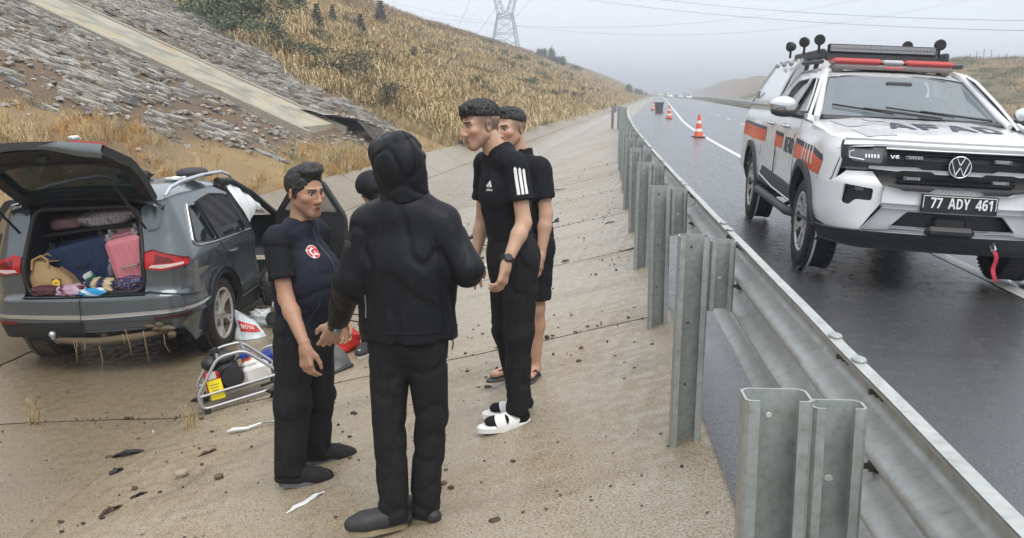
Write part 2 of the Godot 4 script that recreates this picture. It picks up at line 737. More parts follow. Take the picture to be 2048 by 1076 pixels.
func us_sheet(us: PackedFloat32Array, ss: PackedFloat32Array, f: Callable, shade = null) -> MB:
	var mb := MB.new()
	var nu := us.size()
	for s in ss:
		for u in us:
			if shade: mb.col = shade.call(u, s)
			mb.vert(f.call(u, s), Vector2(u, s))
	for j in ss.size() - 1:
		for i in nu - 1:
			var a := j * nu + i
			mb.quad(a, a + nu, a + nu + 1, a + 1)
	mb.coloured = shade != null
	return mb

func mixc(a: Color, b: Color, t: float) -> Color: return a.lerp(b, clampf(t, 0, 1))

func build_ground() -> void:
	var dirt := paintm(1, 1, 1, 0.95)
	dirt.vertex_color_use_as_albedo = true
	dirt.albedo_texture = noise_tex("soil", 0.03, 5, [[0.2, grey(0.62)], [0.5, grey(0.9)], [0.8, grey(1.0)]], 1024)
	bumpy(dirt, "n_grit", 0.7, true, 1.0)
	var soil := Color(0.17, 0.115, 0.07)
	var straw := Color(0.36, 0.25, 0.115)
	var olive := Color(0.12, 0.125, 0.06)
	var tint := func(u: float, s: float) -> Color:
		var d := lip_u(s) - u
		var k := lump.get_noise_2d(u * 3.0, s * 2.0)
		var stone := stone_share(d, s)
		var c := straw.lerp(soil, clampf(0.25 + k * 1.2, 0, 1))
		c = c.lerp(olive, clampf(lump.get_noise_2d(u * 1.2 + 90.0, s * 0.8) * 2.0 - 0.35, 0, 0.7))
		return c.lerp(soil, stone)
	var us := PackedFloat32Array()
	for t in steps([0.0, 3.0, 0.25, 16.0, 0.55, 34.0, 1.6, 60.0, 4.0, 400.0, 60.0]): us.append(-t)
	us.reverse()
	var hill := us_sheet(us, steps([-12, 10, 1.0, 48, 0.55, 130, 2.2, 420, 9.0, 1400, 60.0]), func(d: float, s: float) -> Vector3:
		var u := lip_u(s) + d
		return at_us(u, s, hill_y(u, s)), func(d: float, s: float) -> Color: return tint.call(lip_u(s) + d, s))
	tag(part("hillside", hill, dirt), "", "", "", "structure")
	# base under everything, out to the horizon
	var low := us_sheet(steps([-9.0, 60.0, 6.0]), steps([-14, 400, 12.0, 1400, 60.0]), func(u: float, s: float) -> Vector3: return at_us(u, s, -0.95 - 0.055 * clampf(u + 2.0, 0.0, 20.0) - 0.35))
	var base := MB.new()
	base.join(low)
	base.face([Vector3(-3000, -6, 200), Vector3(3500, -6, 200), Vector3(3500, -6, -4000), Vector3(-3000, -6, -4000)])
	var plain := paintm(0.2, 0.15, 0.09, 0.95)
	tag(part("ground", base, plain), "", "", "", "structure")
	# the median strip and the cut slope on the far side of the motorway
	var far_tint := func(u: float, s: float) -> Color:
		var k := lump.get_noise_2d(u * 2.0, s * 0.8 + 70.0)
		var c := Color(0.27, 0.185, 0.105).lerp(Color(0.34, 0.24, 0.12), clampf(0.5 + k * 1.5, 0, 1))
		return c.lerp(Color(0.13, 0.13, 0.07), clampf(lump.get_noise_2d(u * 1.6, s * 0.5 + 500.0) * 2.0 - 0.3, 0, 0.6))
	var right := us_sheet(steps([30.0, 62.0, 2.0, 100.0, 8.0, 400.0, 60.0]), steps([-14, 200, 5.0, 1400, 40.0]), func(u: float, s: float) -> Vector3: return at_us(u, s, right_y(u, s)), far_tint)
	tag(part("far_hillside", right, dirt), "", "", "", "structure")
	var med := us_sheet(steps([15.3, 19.5, 0.7]), steps([-14, 200, 6.0, 1200, 50.0]), func(u: float, s: float) -> Vector3: return at_us(u, s, 0.015 - 0.055 * 15.3 + 0.12 + 0.12 * sin((u - 15.3) / 4.2 * PI)), func(u: float, s: float) -> Color:
		return Color(0.20, 0.17, 0.09).lerp(Color(0.10, 0.12, 0.06), clampf(0.5 + lump.get_noise_2d(u * 5.0, s * 0.7) * 1.6, 0, 1)))
	tag(part("median_strip", med, dirt), "", "", "", "structure")
	# far end of the valley where the road disappears
	var end := MB.new()
	end.coloured = true
	end.grid(60, 8, func(u: float, w: float) -> Vector3:
		var x := lerpf(-500.0, 2400.0, u)
		var z := -1450.0 - 700.0 * w + 0.25 * x
		return Vector3(x, -6.0 + 26.0 * sin(w * PI * 0.5) * (0.55 + 0.7 * lump.get_noise_2d(x * 0.05, 9.0)), z))
	for k in end.c.size(): end.c[k] = Color(0.24, 0.19, 0.12)
	tag(part("distant_hills", end, dirt), "", "", "", "structure")

func right_y(u: float, s: float) -> float:
	var top := 4.2 + 0.012 * maxf(s, 0.0) + lump.get_noise_2d(s * 0.7, 11.0) * 2.2
	top *= 1.0 - 0.6 * smoothstep(500.0, 1000.0, s)
	var k := smoothstep(31.0, 47.0, u)
	return -0.75 + top * k + lump.get_noise_2d(u * 3.0, s * 2.0) * 0.35 * k + maxf(u - 47.0, 0.0) * 0.012

# how much of the cut slope is pitched with stone at offset d above the channel lip
func stone_share(d: float, s: float) -> float:
	var right_edge := 29.4 + 0.72 * d
	var a := smoothstep(right_edge + 0.9, right_edge - 0.5, s)
	var lowgrass := 7.4 - 1.05 * (s - 14.0) if s < 20.0 else 1.2
	a *= smoothstep(lowgrass - 0.4, lowgrass + 0.9, d)
	a *= smoothstep(17.5, 14.5, d)
	return a

func build_road() -> void:
	var tar := paintm(0.066, 0.069, 0.073, 0.4)
	tar.roughness_texture = noise_tex("r_road", 0.012, 5, [[0.2, grey(0.42)], [0.5, grey(0.62)], [0.8, grey(0.9)]], 1024)
	tar.roughness = 0.34
	tar.albedo_texture = noise_tex("c_road", 0.09, 4, [[0.15, grey(0.72)], [0.5, grey(0.92)], [0.85, grey(1.0)]], 1024)
	tar.metallic_specular = 0.9
	noise_tex("n_tar", 0.22, 3, [], 1024, FastNoiseLite.TYPE_SIMPLEX, 2.2)
	bumpy(tar, "n_tar", 0.45, true, 0.45)
	var ss := steps([-14, 30, 0.8, 120, 2.0, 500, 12.0, 1400, 60.0])
	var mb := us_sheet(steps([-0.17, 15.4, 0.9]), ss, func(u: float, s: float) -> Vector3:
		var e := 0.02 * fine.get_noise_2d(s * 9.0, 1.0) if u < -0.1 else 0.0
		return at_us(u + e, s, 0.015 - 0.055 * u + 0.006))
	var lowr := us_sheet(steps([19.3, 30.5, 2.0]), ss, func(u: float, s: float) -> Vector3: return at_us(u, s, -0.72 + 0.01 * (u - 19.3)))
	tag(part("road", mb, tar), "", "", "", "structure")
	tag(part("opposite_carriageway", lowr, tar), "", "", "", "structure")
	var white := paintm(0.72, 0.73, 0.72, 0.45)
	white.albedo_texture = tex["dust"]
	tri_map(white, 1.5)
	var line := func(u0: float, u1: float, s0: float, s1: float) -> MB:
		return us_sheet(PackedFloat32Array([u0, u1]), steps([s0, s1, 1.0 if s1 - s0 > 60.0 else 0.5]), func(u: float, s: float) -> Vector3: return at_us(u, s, 0.015 - 0.055 * u + 0.011))
	tag(part("edge_line", line.call(2.98, 3.16, -14.0, 420.0), white), "", "", "", "structure")
	tag(part("edge_line", line.call(14.4, 14.6, -14.0, 500.0), white), "", "", "", "structure")
	var dash := MB.new()
	for l in [6.8, 10.6]:
		for k in 24:
			dash.join(line.call(l, l + 0.14, 6.0 + k * 12.0, 9.5 + k * 12.0))
	tag(part("lane_dashes", dash, white), "", "", "", "structure")

func build_channel() -> void:
	var root := Node3D.new()
	root.name = "concrete_channel"
	add_child(root)
	tag(root, "", "", "", "structure")
	noise_tex("c_conc", 0.035, 6, [[0.12, Color(0.50, 0.46, 0.40)], [0.38, Color(0.80, 0.78, 0.75)], [0.6, Color(0.92, 0.91, 0.89)], [0.9, Color(1, 1, 1)]], 1024)
	noise_tex("c_speck", 0.16, 3, [[0.0, Color(0.45, 0.42, 0.37)], [0.25, Color(0.75, 0.72, 0.68)], [0.33, Color(0.95, 0.94, 0.93)], [1.0, Color(1, 1, 1)]], 1024, FastNoiseLite.TYPE_SIMPLEX_SMOOTH, 0.0, 4)
	var dry := paintm(1, 1, 1, 0.8)
	dry.vertex_color_use_as_albedo = true
	dry.albedo_texture = tex["c_conc"]
	dry.detail_enabled = true
	dry.detail_blend_mode = BaseMaterial3D.BLEND_MODE_MUL
	dry.detail_albedo = tex["c_speck"]
	dry.detail_uv_layer = BaseMaterial3D.DETAIL_UV_1
	dry.roughness_texture = tex["wet"]
	bumpy(dry, "n_grit", 1.6, true, 0.2)
	var wet := dry.duplicate()
	wet.roughness = 0.5
	wet.metallic_specular = 0.6
	wet.normal_scale = 0.35
	var stain := func(u: float, s: float) -> Color:
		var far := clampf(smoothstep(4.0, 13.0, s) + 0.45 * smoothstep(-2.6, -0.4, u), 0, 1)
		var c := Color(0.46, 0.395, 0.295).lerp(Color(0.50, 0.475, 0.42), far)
		var k := fine.get_noise_2d(u * 0.9, s * 0.9)
		c = c.lerp(Color(0.40, 0.32, 0.215), clampf(k * 1.3 + 0.1, 0, 0.65))
		var k2 := fine.get_noise_2d(u * 2.6 + 40.0, s * 2.6)
		c = c.lerp(Color(0.54, 0.49, 0.41), clampf(k2 * 1.4 - 0.15, 0, 0.5))
		# silt in the bottom of the channel, streaks of grime down the slope
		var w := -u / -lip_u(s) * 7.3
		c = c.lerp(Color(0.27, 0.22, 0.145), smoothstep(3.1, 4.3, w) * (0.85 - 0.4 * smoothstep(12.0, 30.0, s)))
		c = c.lerp(Color(0.26, 0.22, 0.16), clampf(fine.get_noise_2d(u * 0.35, s * 4.5) * 1.7 - 0.35, 0, 0.35))
		# oily drips
		var dx := (u + 3.0 - (s - 4.9) * 0.9)
		var on := smoothstep(0.3, 0.0, absf(dx)) * smoothstep(4.4, 4.9, s) * smoothstep(6.0, 5.4, s)
		c = c.lerp(Color(0.11, 0.095, 0.09), on * clampf(fine.get_noise_2d(u * 6.0, s * 6.0) * 2.0 + 0.25, 0, 0.6))
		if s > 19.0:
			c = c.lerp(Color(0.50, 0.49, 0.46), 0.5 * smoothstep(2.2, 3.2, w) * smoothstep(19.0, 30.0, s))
		return c
	var joints := [-4.0, 6.35, 9.3, 12.2, 15.3, 18.3, 21.3, 24.3, 27.3, 30.3, 33.3, 36.3, 39.3, 42.3, 48.0, 60.0, 90.0, 160.0, 420.0]
	var g := 0.011
	for k in joints.size() - 1:
		var a: float = joints[k] + g
		var b: float = joints[k + 1] - g
		var st := 0.13 if b < 10.0 else (0.3 if b < 30.0 else 1.5)
		for p in 3:
			var lo := [-3.899, -6.33, -7.3]
			var hi := [-0.155, -3.901, -6.355]
			var mat: Material = [dry, wet, dry][p]
			var us := steps([lo[p], hi[p], 0.16 if b < 10.0 else 0.35])
			var f := func(uu: float, s: float) -> Vector3:
				var u := uu
				if uu < -0.5: u = -0.155 + (uu + 0.155) * (lip_u(s) + 0.155) / -7.145
				var edge := minf(minf(absf(s - a), absf(s - b)), minf(absf(uu - lo[p]) + (9.0 if p == 0 else 0.0), absf(uu - hi[p]) + (9.0 if p == 1 else 0.0)))
				var y := channel_y(u, s) + 0.012 * fine.get_noise_2d(u * 1.1, s * 1.1) + 0.004
				if edge < 0.02: y -= 0.006 + 0.004 * fine.get_noise_2d(u * 8.0, s * 8.0)
				return at_us(u, s, y)
			var ss := steps([a, b, st])
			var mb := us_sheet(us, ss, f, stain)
			# edges of the slab: a skirt down into the joint
			var top := mb.v.duplicate()
			var nu := us.size(); var ns := ss.size()
			var loop := []
			for i in nu: loop.append(i)
			for j in range(1, ns): loop.append(j * nu + nu - 1)
			for i in range(nu - 2, -1, -1): loop.append((ns - 1) * nu + i)
			for j in range(ns - 2, 0, -1): loop.append(j * nu)
			mb.col = Color(0.16, 0.13, 0.1)
			for i in loop.size():
				var A: Vector3 = top[loop[i]]; var C: Vector3 = top[loop[(i + 1) % loop.size()]]
				mb.face([A, C, C - Vector3(0, 0.12, 0), A - Vector3(0, 0.12, 0)])
			mb.col = Color.WHITE
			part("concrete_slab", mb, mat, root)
	# dirt that lies in the joints
	var crumbs := MB.new()
	crumbs.ball(Vector3.ZERO, Vector3(0.02, 0.012, 0.02), 6, 4, fine, 0.8)
	var soil := paintm(1, 1, 1, 0.95)
	soil.vertex_color_use_as_albedo = true
	var where := []
	var cols := []
	for k in 5200:
		var s: float
		var u: float
		if k < 700:
			s = joints[rng.randi_range(1, 6)] + rng.randfn(0.0, 0.03)
			u = rng.randf_range(-5.0, -0.3)
		else:
			s = 2.5 + pow(rng.randf(), 1.6) * 22.0
			u = rng.randf_range(-6.0, -0.25)
			if fine.get_noise_2d(u * 1.5, s * 1.5) < rng.randf_range(-0.5, 0.35): continue
		var z := (0.12 + 0.55 * pow(rng.randf(), 3.0)) * (1.0 if rng.randf() < 0.93 else 1.9)
		if s > 7.5: z *= 0.8
		where.append(Transform3D(Basis.from_euler(Vector3(0, rng.randf() * 6.0, 0)).scaled(Vector3(z * rng.randf_range(0.7, 1.6), z, z)), ground(u, s) + Vector3(0, 0.006, 0)))
		var dk := rng.randf_range(0.35, 1.5)
		cols.append(Color(0.085 * dk, 0.062 * dk, 0.043 * dk))
	tag(scatter("dirt_crumbs", crumbs.done(), soil, where, cols), "dark crumbs of soil and grit strewn over the concrete", "dirt")

func build_stonework() -> void:
	var root := Node3D.new()
	root.name = "stone_pitching"
	add_child(root)
	tag(root, "", "", "", "structure")
	var meshes := []
	for k in 7:
		var mb := MB.new()
		var poly := PackedVector2Array()
		var m := rng.randi_range(5, 7)
		for i in m:
			var w := TAU * (i + rng.randf_range(-0.25, 0.25)) / m
			poly.append(Vector2(cos(w) * rng.randf_range(0.40, 0.56), sin(w) * rng.randf_range(0.40, 0.56)))
		mb.xf = Transform3D(Basis(Vector3.RIGHT, -PI / 2), Vector3.ZERO)
		mb.plate(poly, -0.5, 0.5, 0.05)
		for i in mb.v.size(): mb.v[i].y += 0.22 * fine.get_noise_3dv(mb.v[i] * 3.0 + Vector3(k * 9, 0, 0))
		meshes.append(mb.done())
	var mats := []
	var greys := [Color(0.31, 0.295, 0.265), Color(0.23, 0.22, 0.205), Color(0.38, 0.355, 0.305), Color(0.28, 0.24, 0.18), Color(0.43, 0.405, 0.36)]
	noise_tex("c_stone", 0.03, 5, [[0.2, grey(0.6)], [0.5, grey(0.9)], [0.8, grey(1.0)]], 512)
	for c: Color in greys:
		var m := paintm(c.r, c.g, c.b, 0.6)
		m.albedo_texture = tex["c_stone"]
		bumpy(m, "n_grit", 1.4, true, 0.9)
		mats.append(m)
	var list := []
	var tries := 0
	while list.size() < 7500 and tries < 42000:
		tries += 1
		var d := rng.randf_range(0.9, 17.0)
		var s := rng.randf_range(13.0, 42.0)
		var cl := chute_line(d)
		if s > cl - 0.12 and s < cl + 3.55 and d > 2.1: continue
		if d < 3.4 and s > 27.2 and s < 30.4: continue
		var share := stone_share(d, s)
		# soil shows through in patches, mostly lower down
		var patch := lump.get_noise_2d(d * 9.0, s * 7.0 + 31.0) + 0.10 * (d - 4.0) + (0.35 if s > 28.0 else 0.0)
		share *= clampf(0.35 + patch * 2.4, 0.05, 1.0)
		if rng.randf() > share: continue
		var L := rng.randf_range(0.18, 0.5) * (1.0 if rng.randf() < 0.9 else 1.4)
		list.append([d, s, L, rng.randf_range(0.4, 0.7), rng.randf_range(0.05, 0.11)])
	var eye := CAM
	list.sort_custom(func(p, q): return p[2] / Vector2(rail_x(p[1]) + lip_u(p[1]) - p[0], p[1]).length() > q[2] / Vector2(rail_x(q[1]) + lip_u(q[1]) - q[0], q[1]).length())
	var xfs := [[], [], [], []]
	var cols := [[], [], [], []]
	var white := paintm(1, 1, 1, 0.6)
	white.vertex_color_use_as_albedo = true
	white.albedo_texture = tex["c_stone"]
	bumpy(white, "n_grit", 1.4, true, 0.9)
	for k in list.size():
		var e: Array = list[k]
		var u: float = lip_u(e[1]) - e[0]
		var pos := at_us(u, e[1], hill_y(u, e[1]))
		var nn := Vector3(0.38, 0.92, 0).normalized()
		# the slabs lie bedded on the slope, tipped a little so their upper edges stand proud
		var b := Basis(Vector3(0, 0, -1).cross(nn).normalized(), nn, Vector3.ZERO)
		b.z = b.x.cross(b.y).normalized()
		b = b * Basis.from_euler(Vector3(rng.randf_range(-0.15, 0.07), rng.randf_range(-0.4, 0.4), rng.randf_range(-0.09, 0.12)))
		b = b.scaled_local(Vector3(e[2], e[4], e[2] * e[3]))
		var t := Transform3D(b, pos + nn * e[4] * 0.22)
		var g := rng.randi_range(0, 4)
		var far: float = Vector2(pos.x, pos.z).length()
		var vis: bool = absf(pos.x / -pos.z + 0.2) < 0.38 and pos.y < 1.6 + 0.108 * far
		if k < 900 and vis and root.get_child_count() < 300:
			var o := part("stone", meshes[k % 7], mats[g], root)
			o.transform = t
		else:
			xfs[k % 4].append(t)
			var sh := rng.randf_range(0.75, 1.2)
			cols[k % 4].append(greys[g] * sh)
	for k in 4: scatter("loose_stones" if k == 0 else "loose_stones_%03d" % k, meshes[k], white, xfs[k], cols[k], root)
	# small rubble and chips
	var chips := []
	var cc := []
	for k in 5200:
		var d := rng.randf_range(0.4, 14.0)
		var s := rng.randf_range(14.0, 40.0)
		if rng.randf() > stone_share(d, s) + 0.08: continue
		var cl := chute_line(d)
		if s > cl - 0.1 and s < cl + 3.5 and d > 2.1: continue
		var u := lip_u(s) - d
		var z := rng.randf_range(0.04, 0.16)
		chips.append(Transform3D(Basis.from_euler(Vector3(rng.randf(), rng.randf() * 6.0, rng.randf())).scaled(Vector3(z, z * 0.6, z * 0.8)), at_us(u, s, hill_y(u, s) + z * 0.2)))
		cc.append(greys[rng.randi_range(0, 4)] * rng.randf_range(0.6, 1.3))
	scatter("stone_chips", meshes[2], white, chips, cc, root)
	# concrete chute coming down the slope
	var conc := paintm(0.37, 0.36, 0.315, 0.75)
	conc.albedo_texture = noise_tex("c_chute", 0.008, 5, [[0.25, Color(0.72, 0.73, 0.70)], [0.45, Color(0.95, 0.93, 0.88)], [0.6, Color(1, 0.98, 0.94)], [0.75, Color(1.0, 0.92, 0.76)], [0.95, Color(0.95, 0.8, 0.56)]], 512)
	bumpy(conc, "n_grit", 0.5, true, 0.5)
	conc.uv1_scale = Vector3.ONE * 0.16
	var chute := thing("drain_chute", "long concrete drainage chute running down the stone-pitched slope", "drain")
	var bed := MB.new()
	var on := func(d: float, off: float, h: float) -> Vector3:
		var s: float = chute_line(d) + off
		var w := -7.3
		return at_us(lip_u(26.0) - d, s, channel_y(lip_u(26.0), 26.0) - 0.05 + 0.42 * d + h)
	bed.grid(30, 4, func(u: float, w: float) -> Vector3: return on.call(lerpf(2.35, 24.0, u), lerpf(0.2, 3.3, w), 0.05))
	bed.face([on.call(2.35, 0.2, 0.05), on.call(2.35, 3.3, 0.05), on.call(2.35, 3.3, -0.5), on.call(2.35, 0.2, -0.5)])
	part("chute_bed", bed, conc, chute)
	var pale := paintm(0.41, 0.39, 0.33, 0.75)
	pale.albedo_texture = tex["c_conc"]
	bumpy(pale, "n_grit", 0.6, true, 0.6)
	for e in [0.0, 3.3]:
		var wall := MB.new()
		for piece in [[0.0, 0.0, -0.4, 0.10], [0.22, 0.0, -0.4, 0.10]]:
			wall.grid(24, 1, func(u: float, w: float) -> Vector3: return on.call(lerpf(2.0, 24.0, u), e + piece[0], lerpf(piece[2], piece[3], w)))
		wall.grid(24, 1, func(u: float, w: float) -> Vector3: return on.call(lerpf(2.0, 24.0, u), e + 0.22 * w, 0.10))
		wall.face([on.call(2.0, e, -0.3), on.call(2.0, e + 0.22, -0.3), on.call(2.0, e + 0.22, 0.10), on.call(2.0, e, 0.10)])
		part("chute_wall", wall, pale, chute)
	# eroded dark bank of rubble beside the mouth of the chute
	var dark := paintm(0.075, 0.068, 0.06, 0.9)
	dark.albedo_texture = tex["c_stone"]
	bumpy(dark, "n_grit", 1.0, true, 1.0)
	var bank := MB.new()
	bank.grid(26, 12, func(u: float, w: float) -> Vector3:
		var s := lerpf(27.3, 31.6, u)
		var d := lerpf(0.8, 1.7 , w)
		var y := -0.45 + w * (1.25 - 0.75 * u)
		var k := 0.22 * fine.get_noise_3dv(Vector3(s, d, w) * 2.2)
		return at_us(lip_u(s) - d - k, s + k * 0.5, y + k * 0.6))
	tag(part("rubble_bank", bank, dark), "dark eroded rubble face below the end of the concrete chute", "embankment")
	bank = MB.new()
	bank.grid(16, 8, func(u: float, w: float) -> Vector3:
		var s := lerpf(27.3, 31.6, u)
		return at_us(lip_u(s) - lerpf(1.7, 4.4, w), s, 0.80 - 0.75 * u + w * (0.45 + 0.8 * u) + 0.1 * fine.get_noise_2d(u * 14.0, w * 7.0)))
	tag(part("rubble_top", bank, mats[0]), "", "", "", "structure")

func chute_line(d: float) -> float: return 23.6 + 0.24 * d


# ------------------------------------------------------------------ plants and far things
func grass_tuft(blades: int, spread: float, h0: float, h1: float, lean: float, width: float) -> ArrayMesh:
	var mb := MB.new()
	for k in blades:
		var a := rng.randf() * TAU
		var r := sqrt(rng.randf()) * spread
		var root := Vector3(cos(a) * r, -0.03, sin(a) * r)
		var h := rng.randf_range(h0, h1)
		var b := rng.randf() * TAU
		var out := Vector3(cos(b), 0, sin(b)) * h * rng.randf_range(0.05, lean)
		var side := Vector3(-sin(b + 0.7), 0, cos(b + 0.7)) * width * 0.5
		var mid := root + Vector3(0, h * 0.6, 0) + out * 0.35
		var tip := root + Vector3(0, h, 0) + out
		var s := mb.v.size()
		mb.vert(root - side); mb.vert(root + side); mb.vert(mid + side * 0.8); mb.vert(mid - side * 0.8); mb.vert(tip)
		mb.quad(s, s + 1, s + 2, s + 3); mb.tri(s + 3, s + 2, s + 4)
		if k % 3 == 0:   # a seed head
			var q := mb.v.size()
			mb.vert(tip - side * 1.6 - Vector3(0, h * 0.14, 0)); mb.vert(tip + side * 1.6 - Vector3(0, h * 0.12, 0)); mb.vert(tip + out * 0.12 + Vector3(0, h * 0.05, 0))
			mb.tri(q, q + 1, q + 2)
	for k in mb.n.size(): mb.n[k] = Vector3(rng.randf_range(-0.4, 0.4), 1, rng.randf_range(-0.4, 0.4)).normalized()
	return mb.done()

func leaf_bush(leaves: int, r: Vector3, size: float, clumps: int) -> MB:
	var mb := MB.new()
	mb.coloured = true
	var ctr := []
	for k in clumps:
		var d := Vector3(rng.randfn(0, 0.5), rng.randf_range(0.15, 0.95), rng.randfn(0, 0.5))
		ctr.append([Vector3(d.x * r.x, d.y * r.y, d.z * r.z), rng.randf_range(0.22, 0.4), rng.randf_range(0.65, 1.25)])
	for k in leaves:
		var e: Array = ctr[rng.randi_range(0, clumps - 1)]
		var v: Vector3 = Vector3(rng.randfn(0, 0.6), rng.randfn(0, 0.5), rng.randfn(0, 0.6)) * e[1]
		var p: Vector3 = e[0] + Vector3(v.x * r.x, v.y * r.y, v.z * r.z)
		if p.y < 0.02: p.y = rng.randf_range(0.02, 0.2) * r.y
		var ax := Vector3(rng.randfn(), rng.randf_range(0, 1.2), rng.randfn()).normalized()
		var sd := ax.cross(Vector3(rng.randfn(), rng.randfn(), rng.randfn())).normalized() * size * 0.3
		var L := ax * size * rng.randf_range(0.7, 1.3)
		var t: float = e[2] * rng.randf_range(0.7, 1.3)
		mb.col = Color(t, t, t)
		var s := mb.v.size()
		mb.vert(p); mb.vert(p + L * 0.45 + sd); mb.vert(p + L); mb.vert(p + L * 0.45 - sd)
		mb.quad(s, s + 1, s + 2, s + 3)
	return mb

func pine_mesh(h: float, w: float) -> MB:
	var mb := MB.new()
	mb.coloured = true
	var tiers := 11
	for t in tiers:
		var y := h * (0.1 + 0.86 * t / tiers)
		var rad := w * (1.0 - float(t) / tiers) * rng.randf_range(0.75, 1.15) + 0.04
		var m := 7 + (tiers - t)
		for k in m:
			var a := TAU * (k + rng.randf()) / m
			var d := Vector3(cos(a), rng.randf_range(0.15, 0.55), sin(a)).normalized()
			for j in 8:
				var p := Vector3(0, y, 0) + d * rad * (0.15 + 0.85 * j / 7.0)
				var sh := rng.randf_range(0.6, 1.25)
				mb.col = Color(sh, sh, sh)
				var q := (d + Vector3(rng.randfn(), rng.randf_range(0, 1), rng.randfn()) * 0.7).normalized() * h * 0.075
				var sd := q.cross(Vector3(rng.randfn(), rng.randfn(), rng.randfn())).normalized() * h * 0.016
				var s := mb.v.size()
				mb.vert(p - sd); mb.vert(p + sd); mb.vert(p + q)
				mb.tri(s, s + 1, s + 2)
	return mb

